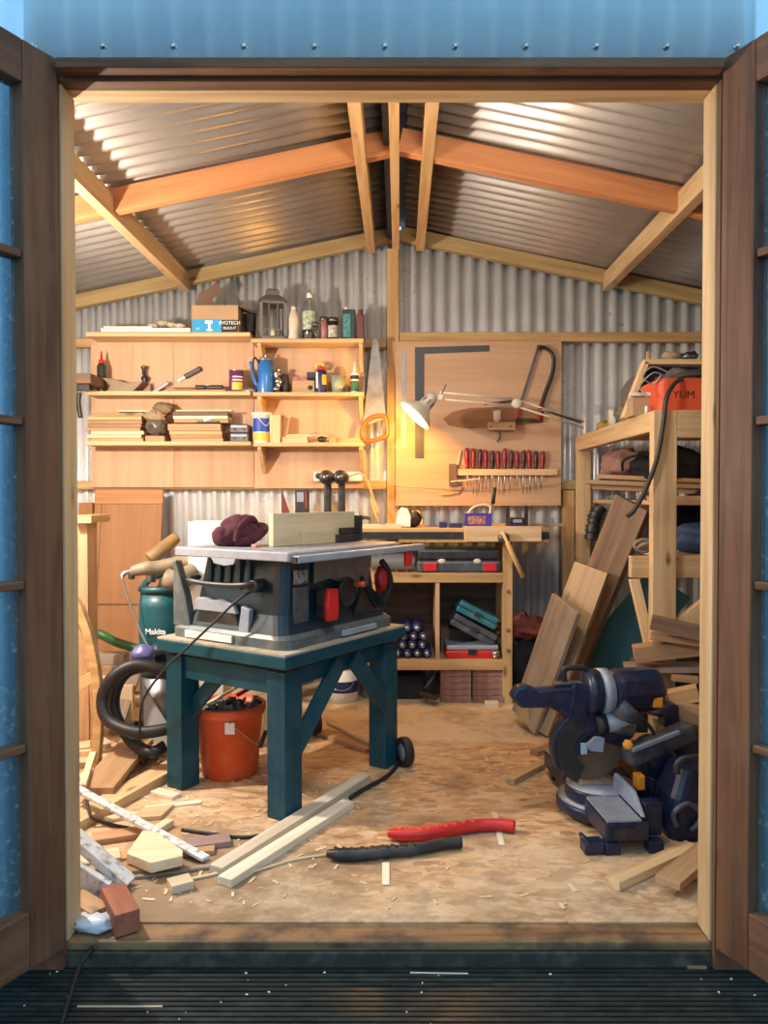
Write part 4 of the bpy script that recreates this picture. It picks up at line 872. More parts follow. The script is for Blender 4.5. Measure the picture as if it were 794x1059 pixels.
# shade: cone opening down-left
q = hd
MB().lathe([(0.024, -0.03), (0.030, 0.0), (0.034, 0.045), (0.050, 0.060), (0.088, 0.100), (0.092, 0.112), (0.089, 0.112), (0.083, 0.100), (0.046, 0.064), (0.03, 0.05)], 28, q, axis, cap=True).build('lamp_shade', CREAM, t)
mm, tt, bb = newmat('warm_bulb'); bb.inputs['Emission Color'].default_value = (1.0, 0.62, 0.22, 1); bb.inputs['Emission Strength'].default_value = 30
MB().lathe([(0.012, 0.052), (0.03, 0.068), (0.034, 0.083), (0.022, 0.100), (0.002, 0.106)], 18, q, axis).build('bulb', mm, t)
for k in range(8):
    a = 2 * math.pi * k / 8; qq = axis.to_track_quat('Z', 'Y').to_matrix() @ Vector((math.cos(a) * 0.0335, math.sin(a) * 0.0335, 0))
    MB().bar(q + qq + axis * 0.006, q + qq + axis * 0.034, 0.006, 0.002, qq.normalized()).build('vent_slot', DSTEEL, t)
el = LP(534, 418, 3.78); bs = LP(605, 441, 3.90)
for dz in (0.022, -0.010):
    MB().tube([hd + Vector((0.045, 0, 0.012 + dz)), el + Vector((0, 0, dz))], 0.0048, 8, smooth_path=False).build('upper_arm', CREAM, t)
    MB().tube([el + Vector((0, 0, dz)), bs + Vector((0, 0, dz))], 0.0048, 8, smooth_path=False).build('lower_arm', CREAM, t)
MB().cyl(el + Vector((0, -0.012, 0.004)), el + Vector((0, 0.012, 0.004)), 0.024).build('elbow_joint', CREAM, t)
MB().bar(hd + Vector((0.02, 0, 0.01)), hd + Vector((0.06, 0, 0.01)), 0.02, 0.03).build('head_joint', CREAM, t, bevel=0.003)
MB().tube([hd + Vector((0.05, 0, 0.02)), hd + Vector((0.075, -0.01, 0.07))], 0.003, 6, smooth_path=False).build('knob_rod', DSTEEL, t)
MB().tube([el + Vector((-0.16, 0, 0.0)), el + Vector((-0.02, 0, 0.014))], 0.006, 8, smooth_path=False).build('spring', DSTEEL, t)
MB().tube([el + Vector((0.12, 0.03, -0.02)), bs + Vector((-0.02, 0, 0.02))], 0.006, 8, smooth_path=False).build('spring', DSTEEL, t)
MB().cyl(bs + Vector((0, 0, -0.05)), bs + Vector((0, 0, 0.03)), 0.009).build('clamp_post', CREAM, t)
MB().box(bs + Vector((-0.006, -0.02, -0.07)), bs + Vector((0.05, 0.02, -0.05))).build('clamp', CREAM, t, bevel=0.003)
lamp('desk_lamp_light', 'POINT', q + axis * 0.135, 12, (1.0, 0.46, 0.07), 0.02)

# ================================================================== WORKBENCH
BF = 3.70; bz = zz(546.5, BF)
t = thing('workbench', 'wooden workbench with end vice and two-bay cupboard under the tool board', 'workbench', (xx(450, BF), BF, 0))
xl_, xr_ = -0.62, xx(568, BF)
MB().box((xl_, BF, bz - 0.018), (xr_, 4.05, bz)).build('bench_top', PINE2, t, bevel=0.002)
MB().box((xl_, BF + 0.002, bz - 0.05), (xx(479, BF), BF + 0.04, bz - 0.0185)).build('front_rail', BLK, t)['label'] = 'black front edge strip'
MB().box((xx(559, BF), BF + 0.002, bz - 0.05), (xr_, BF + 0.04, bz - 0.0185)).build('front_rail', BLK, t)
MB().box((xx(412, BF), BF + 0.01, zz(561, BF)), (xx(569, BF), BF + 0.05, bz - 0.0505)).build('apron', PINE2, t, bevel=0.001)
MB().box((xx(480, BF), BF - 0.055, zz(560, BF - 0.05)), (xx(558, BF), BF - 0.001, zz(544.5, BF - 0.05))).build('vice_jaw', PINE, t, bevel=0.002)
vp = W(520, 556, BF - 0.0555); 
MB().cyl(vp, vp + Vector((0, -0.05, 0)), 0.026).build('vice_screw', DSTEEL, t)
MB().tube([vp + Vector((-0.01, -0.04, 0.03)), W(541, 597, BF - 0.10)], 0.012, smooth_path=False).build('vice_handle', PINE2, t)
xL1, xL2 = xx(520.5, BF), xx(529, BF)
MB().box((xL1, BF, 0), (xL2 + 0.006, BF + 0.06, bz - 0.051)).build('leg', PINE2, t, bevel=0.002)
MB().box((xL1, 3.98, 0), (xL2 + 0.006, 4.04, bz - 0.019)).build('leg', PINE2, t, bevel=0.002)
MB().box((xl_ + 0.02, BF, 0), (xl_ + 0.07, BF + 0.06, bz - 0.051)).build('leg', PINE2, t, bevel=0.002)
MB().box((xl_ + 0.02, 3.98, 0), (xl_ + 0.07, 4.04, bz - 0.019)).build('leg', PINE2, t, bevel=0.002)
for py in (612, 652, 673): MB().cyl(W(525.5, py, BF + 0.001), W(525.5, py, BF - 0.004), 0.010).build('bolt', DARKW, t)
MB().box((xl_ + 0.0705, BF, zz(602.5, BF)), (xL1 - 0.0005, BF + 0.05, zz(592.5, BF))).build('upper_rail', PINE2, t, bevel=0.001)
MB().box((xl_ + 0.0705, BF + 0.051, zz(596.5, BF)), (xL1 - 0.0005, 4.04, zz(593, BF))).build('upper_shelf', PLY, t)
MB().box((xl_ + 0.0705, BF, zz(693, BF)), (xL1 - 0.0005, BF + 0.05, zz(682.5, BF))).build('lower_rail', PINE2, t, bevel=0.001)
shz = zz(683, BF); ush = zz(593, BF)
MB().box((xl_ + 0.0705, BF + 0.051, shz - 0.018), (xL1 - 0.0005, 4.04, shz)).build('lower_shelf', PLY, t)
MB().box((xx(450.5, BF), BF + 0.001, shz + 0.0005), (xx(454.5, BF), 4.03, zz(603, BF))).build('divider', PLY, t)
MB().box((xx(383, BF), BF + 0.001, shz + 0.0005), (xx(388, BF), 4.03, zz(603, BF))).build('divider', PINE2, t)
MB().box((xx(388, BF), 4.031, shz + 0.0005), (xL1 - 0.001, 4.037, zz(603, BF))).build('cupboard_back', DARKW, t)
# ---- on the bench
def bx_on(name, label, cat, pl, pr, pt, zb, Y, dep, mat, bevel=0.002, rz=0):
    xa, xb2 = xx(pl, Y), xx(pr, Y); m = MB(); m.M = T((xa + xb2) / 2, Y + dep / 2, zb) @ RZ(rz); m.box(((xa - xb2) / 2, -dep / 2, 0), ((xb2 - xa) / 2, dep / 2, zz(pt, Y) - zb))
    return tag(m.build(name, mat, bevel=bevel), label, cat)
# orbital sander
cx = ctr(413, 430, 3.80)
t = thing('orbital_sander', 'orbital sander lying under the desk lamp with white pad towards us', 'sander', (cx, 3.82, bz))
hz = zz(524, 3.8) - bz
M = T(cx - 0.02, 3.78, bz + 0.0275) @ RX(78)
MB().prism([(-0.042, -0.025), (0.034, -0.025), (0.034, 0.03), (0.02, 0.066), (-0.01, 0.074), (-0.03, 0.05)], 0.012, M).build('pad', PAPER, t, bevel=0.004)
MB().blob((cx + 0.025, 3.84, bz + 0.048), (0.05, 0.045, 0.047), 0.12, 2, 1, 20, 14, flat=-0.048).build('motor_body', BLK, t)
MB().tube([(cx + 0.035, 3.82, bz + 0.085), (cx + 0.06, 3.80, bz + 0.075), (cx + 0.075, 3.80, bz + 0.045), (cx + 0.065, 3.80, bz + 0.012)], 0.006).build('handle_rim', BRASS, t)
t = thing('spirit_level', 'short dark blue clamp lying flat on the middle of the bench', 'clamp', (xx(462, 3.78), 3.78, bz)); t.name = 'bar_clamp'
MB().bar((xx(440, 3.8), 3.80, bz + 0.008), (xx(478, 3.8), 3.80, bz + 0.008), 0.012, 0.006).build('bar', DSTEEL, t)
MB().box((xx(454, 3.8), 3.78, bz), (xx(462, 3.8), 3.82, bz + 0.028)).build('fixed_jaw', DBLUE, t, bevel=0.003)
MB().box((xx(464, 3.8), 3.785, bz), (xx(478, 3.8), 3.815, bz + 0.022)).build('sliding_handle', DBLUE, t, bevel=0.004)
for nm, pl, pr, lab in (('nail_box', 481, 508, 'violet-blue cardboard box with a tool propped in it, on the bench'),):
    xa, xb2 = xx(pl, 3.74), xx(pr, 3.74); zt = zz(531, 3.74)
    t = thing(nm, lab, 'box', ((xa + xb2) / 2, 3.76, bz))
    m = MB()
    m.box((xa, 3.72, bz), (xb2, 3.725, zt)).box((xa, 3.805, bz), (xb2, 3.81, zt)).box((xa, 3.7255, bz), (xa + 0.004, 3.8045, zt)).box((xb2 - 0.004, 3.7255, bz), (xb2, 3.8045, zt)).box((xa + .004, 3.7255, bz), (xb2 - .004, 3.8045, bz + 0.004))
    m.build('carton', VIOB, t); MB().box((xa + 0.012, 3.7185, bz + 0.02), (xb2 - 0.03, 3.7198, zt - 0.012)).build('label_patch', plain('rust_text_patch', (0.35, 0.16, 0.14), 0.6, var=0.8, scale=80), t)
tag(MB().tube([W(484, 531, 3.765), W(490, 524.5, 3.765), W(500, 522, 3.765), W(507, 525, 3.765), W(505.5, 535, 3.765)], 0.006).build('cream_hose', CREAM), 'curved cream hose arching out of the violet-blue box', 'hose')
t = thing('push_stick_knife', 'tall black handled scraper standing in the violet-blue box', 'scraper', W(510, 540, 3.78)); t.name = 'scraper'
MB().tube([W(509.5, 521, 3.775), W(511.5, 504, 3.775)], 0.010, smooth_path=False).build('handle', BLK, t)
MB().tube([W(505, 538, 3.775), W(509.5, 521, 3.775)], 0.0035, smooth_path=False).build('shaft', STEEL, t)
t = thing('battery_pack', 'dark battery pack with violet base near the right end of the bench', 'battery pack', (xx(535, 3.78), 3.78, bz))
MB().box((xx(526, 3.78), 3.76, bz), (xx(543, 3.78), 3.85, bz + 0.022)).build('base', DBLUE, t, bevel=0.004)
MB().box((xx(526.5, 3.78), 3.762, bz + 0.0225), (xx(542.5, 3.78), 3.848, bz + 0.05)).build('body', BLK, t, bevel=0.006)
MB().box((xx(530, 3.78), 3.7605, bz + 0.026), (xx(539, 3.78), 3.7618, bz + 0.042)).build('grey_label', LGREY, t)
for px, l in ((525, 'left'), (544, 'right')): tag(MB().box((xx(px - 1.7, 3.95), 3.94, bz), (xx(px + 1.7, 3.95), 3.97, zz(523, 3.95))).build('black_post', BLK, bevel=0.002), '%s of two short black posts behind the dark battery pack' % l, 'post')
tag(MB().box((xx(548, 4.0), 3.99, bz), (xx(582, 4.0), 4.03, bz + 0.012)).build('wood_strip', BRNL), 'thin flat strip at the back right corner of the bench', 'wood strip')
tag(MB().box((xx(500, 4.0), 4.0, bz), (xx(522, 4.0), 4.035, bz + 0.014)).build('wood_strip', PINE2), 'thin pine strip along the back of the bench behind the violet box', 'wood strip')
for i, (a, b, py, y, lb) in enumerate(((372, 398, 544, 3.74, 'lying at the front of the bench by the sander'), (374, 394, 540, 3.80, 'behind another thin offcut left of the sander'), (398, 414, 541, 3.76, 'touching the sander pad from the left'))):
    m = MB(); m.M = T(ctr(a, b, y), y, bz) @ RZ((8, -14, 5)[i]); L = wid(a, b, y) / 2; m.box((-L, -0.018, 0), (L, 0.018, 0.013 + 0.004 * i)); tag(m.build('bench_offcut', OFF), 'small pale offcut ' + lb, 'wood offcut')
tag(MB().tube([W(365, 531, 3.9), W(375, 523, 3.9), W(383, 524, 3.9)], 0.009).build('black_hook', BLK), 'curved black hook tool at the back left of the bench', 'hook')
bpy.data.objects['black_hook'].location.z = bz
tag(MB().bar(W(391, 531, 4.0), W(380, 497, 4.045), 0.012, 0.012, (0, 1, 0)).build('leaning_stick', OFF), 'thin pale stick leaning on the wall behind the bench', 'stick')
# cordless drills
for i, (px, lab) in enumerate(((338.5, 'left one of two black cordless drills standing behind the saw fence'), (353, 'right one of two black cordless drills standing behind the saw fence'))):
    Yd = 3.85; X = xx(px, Yd); g = 'cordless drills behind the saw'
    t = thing('cordless_drill', lab, 'drill', (X, Yd, bz), R(0), g)
    MB().box((X - 0.032, Yd - 0.03, bz), (X + 0.032, Yd + 0.05, bz + 0.045)).build('battery', BLK, t, bevel=0.006)
    MB().bar((X, Yd + 0.01, bz + 0.0455), (X + 0.002, Yd, zz(500, Yd)), 0.036, 0.040, (0, 1, 0)).build('handle', BLK, t, bevel=0.010)
    MB().cyl((X, Yd + 0.06, zz(494, Yd)), (X, Yd - 0.07, zz(494, Yd)), 0.036).build('motor_housing', BLK, t)
    MB().cyl((X, Yd - 0.071, zz(494, Yd)), (X, Yd - 0.11, zz(494, Yd)), 0.022, 0.014).build('chuck', DSTEEL, t)
t = thing('speed_square', 'small dark red triangular speed square standing on the bench', 'square', W(296, 520, 3.9))
a, b, c3 = Vector((xx(291, 3.9), 3.9, bz)), Vector((xx(303, 3.9), 3.9, bz)), Vector((xx(290, 3.9), 3.9, zz(507, 3.9)))
MB().prism([(0, 0), ((b - a).x, 0), ((b - a).x, 0.02), (0.004, (c3 - a).z), (0, (c3 - a).z)], 0.006, T(*a) @ FACE).build('plate', plain('dark_red_plate', (0.16, 0.02, 0.02), 0.5), t)
t = thing('bit_case', 'small black case with grey and rust bands behind the saw fence', 'case', (xx(312, 3.92), 3.92, bz))
MB().box((xx(305, 3.92), 3.92, bz), (xx(319, 3.92), 3.96, zz(507, 3.92))).build('case_body', BLK, t, bevel=0.003)
MB().box((xx(307, 3.92), 3.917, zz(519, 3.92)), (xx(314, 3.92), 3.9195, zz(509, 3.92))).build('grey_band', LGREY, t)
MB().box((xx(315, 3.92), 3.917, zz(526, 3.92)), (xx(318, 3.92), 3.9195, zz(509, 3.92))).build('rust_band', RUST, t)
# ---- shelf below the top
xa, xb2 = xx(431, BF), xx(519, BF); zt = zz(568, BF)
t = thing('tool_case', 'wide dark tool case with two red latches on the bench shelf', 'tool case', ((xa + xb2) / 2, BF + 0.12, ush))
MB().box((xa, BF + 0.01, ush), (xb2, BF + 0.26, ush + (zt - ush) * 0.52)).build('case_base', GCASE, t, bevel=0.014)
MB().box((xa + 0.005, BF + 0.014, ush + (zt - ush) * 0.53), (xb2 - 0.005, BF + 0.256, zt)).build('case_lid', BLK, t, bevel=0.014)
for px in (445, 507): MB().box((xx(px - 7, BF), BF + 0.0, ush + 0.01), (xx(px + 7, BF), BF + 0.0095, ush + 0.052)).build('latch', RED, t, bevel=0.004)
for px in (457, 494): MB().blob((xx(px, BF), BF + 0.014, ush + 0.058), (0.02, 0.008, 0.012), 0.1, 2, 1, 14, 8).build('stud', CREAM, t)
xa, xb2 = xx(384, BF), xx(429, BF)
t = thing('jigsaw', 'grey rounded power tool lying at the left of the bench shelf', 'power tool', ((xa + xb2) / 2, BF + 0.08, ush)); t.name = 'power_tool'
MB().tube([(xa, BF + 0.09, ush + 0.045), (xa + 0.06, BF + 0.09, ush + 0.047), (xb2 - 0.05, BF + 0.08, ush + 0.047), (xb2, BF + 0.08, ush + 0.04)], 0.044, 16, rfun=lambda s: (0.8 + 0.2 * math.sin(s * 3.14))).build('body', plain('mid_grey_body', (0.15, 0.15, 0.15), 0.5), t)
MB().tube([(xa + 0.05, BF + 0.08, ush + 0.084), (xa + 0.1, BF + 0.08, ush + 0.125), (xb2 - 0.02, BF + 0.08, ush + 0.115)], 0.014, 10).build('handle', BLK, t)
for k in (0.25, 0.55, 0.8): MB().box((xa + (xb2 - xa) * k, BF + 0.06, ush), (xa + (xb2 - xa) * k + 0.008, BF + 0.11, ush + 0.012)).build('foot', RED, t)
# ---- tubes with silver ends in left bay
i = 0
tubn = {(0,0):'leftmost in the bottom row',(0,1):'second in the bottom row',(0,2):'third in the bottom row',(0,3):'last in the bottom row',(1,0):'leftmost in the second row',(1,1):'second in the second row',(1,2):'third in the second row',(1,3):'last in the second row',(2,0):'leftmost in the third row',(2,1):'second in the third row',(2,2):'last in the third row',(3,0):'left of two on top',(3,1):'right of two on top'}
zc = shz + 0.026; 
xs = {0: (415, 428, 437, 446.5), 1: (413, 426, 437, 448), 2: (417, 441, 447), 3: (430, 445)}
rr_ = 0.0235
def pipe_(X, zc_, lb):
    t = thing('glue_cartridge', lb, 'cartridge', (X, BF + 0.05, zc_ - rr_), group='navy cartridges lying in the left cupboard bay')
    MB().cyl((X, BF + 0.04, zc_), (X, BF + 0.24, zc_), rr_, n=18).build('tube', DBLUE, t)
    MB().lathe([(0.014, 0), (0.015, 0.004), (0.010, 0.012), (0.002, 0.013)], 14, (X, BF + 0.0395, zc_), (0, -1, 0)).build('end_cap', STEEL, t)
x0_ = xx(411, BF) + rr_ - 0.024; 
rows = [(0, 4, 0.0), (1, 4, 0.024), (2, 3, 0.03), (3, 2, 0.054)]
for rw, n, off in rows:
    for c_ in range(n):
        st = rr_ * 2.05; X = x0_ + off + c_ * st * 1.0
        if (rw, c_) == (1, 3): continue
        pipe_(X if rw < 2 else X - 0.006 * (rw - 2), shz + rr_ + 0.001 + rw * rr_ * 1.78, 'navy cartridge with a silver end, %s of the pile' % tubn[(rw, c_)])
# cases in right bay
def case(label, name, c0, L, D, Hh, rot, matb, matl, seam=0.5, rx=0):
    t = thing(name, label, 'case', c0, rot=(0, R(rot), 0)); 
    MB().box((0, 0, 0), (L, D, Hh * seam), None).build('case_base', matb, t, world=False, bevel=0.008)
    MB().box((0.003, 0.003, Hh * seam + 0.001), (L - 0.003, D - 0.003, Hh), None).build('case_lid', matl, t, world=False, bevel=0.008)
    MB().box((L * 0.42, -0.004, Hh * 0.3), (L * 0.58, 0, Hh * 0.7)).build('latch', BLK, t, world=False)
    return t
case('flat red tool case with grey lid lying in the right bay', 'tool_case', (xx(461, BF + 0.02), BF + 0.03, shz + 0.0005), wid(461, 517, BF + .02), 0.2, 0.066, 0, RED, LGREY, 0.62)
case('slate grey tool case tilted down to the right in the cupboard', 'tool_case', (xx(465, BF + 0.02), BF + 0.04, zz(646, BF + .02)), 0.245, 0.2, 0.062, 29, GCASE, GCASE, 0.5)
case('teal tool case tilted on top of the slate grey one', 'tool_case', (xx(471.5, BF + 0.02), BF + 0.05, zz(632.5, BF + .02)), 0.215, 0.2, 0.060, 27, TEALC, TEALC, 0.5)
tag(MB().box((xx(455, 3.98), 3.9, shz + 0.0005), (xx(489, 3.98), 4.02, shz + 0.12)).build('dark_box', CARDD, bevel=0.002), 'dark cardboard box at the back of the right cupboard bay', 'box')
t = thing('tap_fitting', 'small chrome fitting standing on the lower rail of the bench', 'fitting', (xx(513, BF), BF + 0.02, shz))
MB().cyl((xx(513, BF), BF + 0.022, shz + 0.0005), (xx(513, BF), BF + 0.022, shz + 0.02), 0.012).build('stem', STEEL, t)
MB().cyl((xx(510, BF), BF + 0.022, shz + 0.030), (xx(517, BF), BF + 0.022, shz + 0.030), 0.014).build('barrel', STEEL, t)
# ---- blocks stack under the bench
Ybk = 3.72
rowz = [0.0005 + k * 0.0318 for k in range(5)]
rn = ['bottom', 'second', 'third', 'fourth', 'top']
for col, (a, b, cn) in enumerate(((457, 488.0, 'left'), (489, 521, 'right'))):
    for k in range(5):
        j = ((k * 3 + col) % 3 - 1) * 1.2
        if col == 1: j = 0
        m = MB(); m.box((xx(a + j, Ybk), Ybk + 0.004 * (k % 2), rowz[k]), (xx(b, Ybk) - 0.002, Ybk + 0.10, rowz[k] + 0.031))
        tag(m.build('wood_block', TILE, bevel=0.002), '%s red-brown block of the %s column under the bench' % (rn[k], cn), 'wood block', 'red-brown blocks stacked under the bench')
tag(MB().box((xx(502, 3.66), 3.64, 0.0005), (xx(516, 3.66), 3.69, 0.02)).build('pale_block', OFFW, bevel=0.001), 'small whitish block lying in front of the red-brown block stack', 'wood block')
# paint tins under the bench
def tin(label, pl, pr, pt, pb, mats, handle=True):
    g = G((pl + pr) / 2, pb); Yc = g.y + 0.05; X = ctr(pl, pr, Yc); r = wid(pl, pr, Yc) / 2; h = zz(pt, Yc - r * 0.5)
    t = thing('paint_tin', label, 'tin', (X, Yc, 0))
    MB().lathe([(r, 0.0005), (r, h * 0.96)], 28, (X, Yc, 0)).build('body', mats[0], t)
    MB().lathe([(r * 1.03, h * 0.96), (r * 1.03, h), (r * 0.9, h), (r * 0.86, h * 0.975), (0.001, h * 0.975)], 28, (X, Yc, 0)).build('lid', STEEL, t)
    MB().lathe([(r * 1.01, h * 0.30), (r * 1.01, h * 0.62)], 28, (X, Yc, 0), cap=False).build('label_band', mats[1], t)
    if handle: MB().tube([(X - r * 1.02, Yc, h * 0.85), (X - r * .5, Yc - r * 1.0, h * 0.45), (X + r * .5, Yc - r * 1.0, h * 0.45), (X + r * 1.02, Yc, h * 0.85)], 0.002, 6).build('bail_handle', STEEL, t)
    return t
tin('large white paint tin with a navy band seen under the saw stand', 338, 370, 690, 727, (WHT, plain('navy_band', (0.015, 0.03, 0.10), 0.4)))
tin('grey paint tin half hidden behind the rear leg of the stand', 372, 398, 694, 722, (LGREY, plain('slate_band', (0.10, 0.12, 0.14), 0.5)))
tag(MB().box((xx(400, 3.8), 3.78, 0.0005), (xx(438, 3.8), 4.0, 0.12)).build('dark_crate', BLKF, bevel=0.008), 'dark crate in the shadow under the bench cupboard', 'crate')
t = thing('rubber_mallet', 'black clamp tool lying on the floor left of the block stack', 'tool', G(445, 724)); t.name = 'black_clamp'
MB().bar(W(436, 716, 3.70), W(452, 722, 3.66), 0.05, 0.022).build('jaw', BLK, t, bevel=0.005)
MB().tube([W(440, 712, 3.72), W(447, 702, 3.74), W(450, 697, 3.76)], 0.012).build('handle', BLK, t)
# ================================================================== SAW STAND + TABLE SAW
SO = Vector((-0.350, 2.340, 0)); SA = R(57)
SM = Matrix.Translation(SO) @ Matrix.Rotation(SA, 4, 'Z')
def SB(): m = MB(); m.M = SM.copy(); return m
t = thing('saw_stand', 'teal painted timber stand with four thick legs under the table saw', 'stand', tuple(SO), SA)
Lx, Ly = 0.63, 0.54
for a, b in ((0, 0), (Lx - 0.08, 0), (0, Ly - 0.076), (Lx - 0.08, Ly - 0.076)):
    SB().box((a, b, 0), (a + 0.08, b + 0.076, 0.4595)).build('leg', TEAL, t, bevel=0.003)
for lo, hi in (((-0.022, -0.022, 0.475), (0.02, Ly + 0.022, 0.514)), ((Lx - 0.02, -0.022, 0.475), (Lx + 0.022, Ly + 0.022, 0.514)), ((0.0205, -0.022, 0.475), (Lx - 0.0205, 0.02, 0.514)), ((0.0205, Ly - 0.02, 0.475), (Lx - 0.0205, Ly + 0.022, 0.514))):
    SB().box(lo, hi).build('top_rail', TEAL, t, bevel=0.003)
SB().box((-0.02, -0.02, 0.5145), (Lx + 0.02, Ly + 0.02, 0.521)).build('top_board', wood('dusty_top_board', (0.50, 0.42, 0.30), (0.30, 0.28, 0.22), knots=False, stain=(0.02, 0.12, 0.14), stainamt=0.6, stscale=6), t)
SB().box((0.012, 0.0765, 0.385), (0.04, Ly - 0.0765, 0.4595)).build('apron', TEAL, t, bevel=0.002)
SB().box((0.0805, 0.02, 0.405), (Lx - 0.0805, 0.045, 0.4595)).build('apron', TEAL, t, bevel=0.002)
SB().box((Lx - 0.04, 0.0765, 0.385), (Lx - 0.012, Ly - 0.0765, 0.4595)).build('apron', TEAL, t, bevel=0.002)
SB().bar((0.05, 0.010, 0.20), (0.29, 0.010, 0.447), 0.018, 0.062, (0, 0, 1)).build('brace', TEAL, t, bevel=0.002)
SB().bar((Lx - 0.04, 0.010, 0.20), (Lx - 0.27, 0.010, 0.447), 0.018, 0.062, (0, 0, 1)).build('brace', TEAL, t, bevel=0.002)
SB().bar((0.055, Ly - 0.04, 0.24), (0.055, Ly - 0.24, 0.440), 0.018, 0.05, (0, 0, 1)).build('brace', TEAL, t, bevel=0.002)

TZ = 0.5215
t = thing('table_saw', 'dark teal and grey benchtop table saw standing on the teal stand', 'table saw', tuple(SM @ Vector((0.3, 0.27, TZ))), SA)
SB().loft([(TZ, 0.02, 0.64, 0.015, 0.55), (TZ + 0.030, 0.02, 0.64, 0.015, 0.55), (TZ + 0.042, 0.03, 0.63, 0.03, 0.54)], rad=0.05).build('base', SAWG, t)
SB().loft([(TZ + 0.0425, 0.035, 0.62, 0.035, 0.53), (TZ + 0.10, 0.055, 0.585, 0.055, 0.47), (0.802, 0.075, 0.555, 0.06, 0.44)], rad=0.045).build('housing', SAWB, t)
# carry side (x' = front-left): grey corner flare, openings and handle
def fx(z): return 0.055 - 0.0 + 0.02 * max(0, (z - 0.64)) / 0.16 - 0.003
SB().prism([(-0.0, 0.0), (0.085, 0.0), (0.062, 0.10), (0.012, 0.225), (0.0, 0.225)], 0.03, Matrix(((0, 0, -1, 0.058), (-1, 0, 0, 0.535), (0, 1, 0, TZ + 0.035), (0, 0, 0, 1)))).build('corner_flare', SAWG, t, bevel=0.004)
Mf = Matrix(((0, 0, -1, 0.052), (-1, 0, 0, 0.44), (0, 1, 0, TZ + 0.04), (0, 0, 0, 1)))    # local x -> -y', local y -> z, local z -> -x'
SB().prism([(0.0, 0.0), (0.21, 0.0), (0.19, 0.055), (0.02, 0.055)], 0.012, Mf).build('chute_opening', BLK, t)
SB().prism([(0.0, 0.056), (0.20, 0.056), (0.18, 0.088), (0.12, 0.100), (0.09, 0.094), (0.05, 0.102), (0.01, 0.096)], 0.016, Mf).build('chute_lip', LGREY, t, bevel=0.003)
SB().prism([(0.211, 0.0), (0.255, 0.0), (0.262, 0.075), (0.225, 0.085)], 0.020, Mf).build('chute_cheek', LGREY, t, bevel=0.003)
SB().box((0.012, 0.24, TZ + 0.004), (0.0195, 0.46, TZ + 0.028)).build('chute_sill', WHT, t, bevel=0.002)
for k in range(5): SB().box((0.058, 0.20 + k * 0.045, 0.70), (0.066, 0.212 + k * 0.045, 0.795)).build('housing_rib', SAWB, t)
SB().tube([(0.075, 0.455, 0.725), (0.012, 0.44, 0.722), (0.005, 0.36, 0.715), (0.005, 0.25, 0.715), (0.012, 0.16, 0.722), (0.07, 0.145, 0.728)], 0.0085, 12).build('carry_handle', BLK, t)
SB().cyl((0.02, 0.155, 0.715), (0.07, 0.155, 0.715), 0.022).build('handle_boss', BLK, t)
# operator side (y' = 0)
def px_(x0, x1, z0, z1, th=0.008): return SB().box((x0, 0.05 - th, z0), (x1, 0.056, z1))
SB().prism([(0.20, 0.795), (0.53, 0.795), (0.50, 0.66), (0.42, 0.645), (0.36, 0.70), (0.28, 0.725), (0.20, 0.715)], 0.006, Matrix(((1, 0, 0, 0), (0, 0, -1, 0.053), (0, 1, 0, 0), (0, 0, 0, 1)))).build('silver_sticker', plain('dull_silver_sticker', (0.20, 0.18, 0.15), 0.5, 0.3, var=0.3, scale=20), t)
px_(0.105, 0.16, 0.72, 0.765).build('warning_label', plain('black_white_label', (0.22, 0.22, 0.22), 0.5, var=0.9, scale=90), t)
px_(0.10, 0.17, 0.59, 0.71, 0.004).build('grey_plate', SAWG, t, bevel=0.002)
SB().box((0.205, 0.012, 0.60), (0.26, 0.048, 0.695)).build('switch_housing', BLK, t, bevel=0.004)
SB().prism([(0.0, 0), (0.05, 0), (0.056, 0.05), (0.052, 0.105), (0.006, 0.108), (-0.004, 0.05)], 0.02, SM.inverted() @ SM @ Matrix(((1, 0, 0, 0.205), (0, 0, -1, 0.010), (0, 1, 0, 0.592), (0, 0, 0, 1)))).build('switch_paddle', RED, t, bevel=0.005)
SB().lathe([(0.012, 0), (0.012, 0.02), (0.05, 0.022), (0.052, 0.032), (0.046, 0.038), (0.04, 0.03), (0.012, 0.028)], 28, (0.345, 0.05, 0.675), (0, -1, 0)).build('hand_wheel', BLK, t)
SB().cyl((0.375, 0.010, 0.70), (0.375, -0.03, 0.70), 0.012, 0.010).build('wheel_knob', plain('orange_red_knob', (0.6, 0.08, 0.03), 0.4), t)
SB().prism([(0.40, 0.58), (0.60, 0.585), (0.57, 0.64), (0.50, 0.66), (0.46, 0.72), (0.44, 0.66)], 0.02, Matrix(((1, 0, 0, 0), (0, 0, -1, 0.054), (0, 1, 0, 0), (0, 0, 0, 1)))).build('storage_bracket', BLK, t, bevel=0.003)
for k in range(4): SB().bar((0.455 + 0.025 * k, 0.03, 0.69 - 0.012 * k), (0.53 + 0.02 * k, 0.028, 0.60), 0.008, 0.006).build('vent_rib', SAWB, t)
SB().box((0.30, 0.004, TZ + 0.006), (0.50, 0.0145, TZ + 0.026)).build('side_plate', LGREY, t, bevel=0.002)
SB().tube([(0.62, 0.06, 0.60), (0.655, 0.05, 0.66), (0.64, 0.05, 0.72), (0.61, 0.06, 0.76)], 0.012).build('side_hook', BLK, t)
SB().blob((0.625, 0.07, 0.69), (0.03, 0.025, 0.05), 0.2, 3, 4, 16, 12).build('red_guard', RED, t)
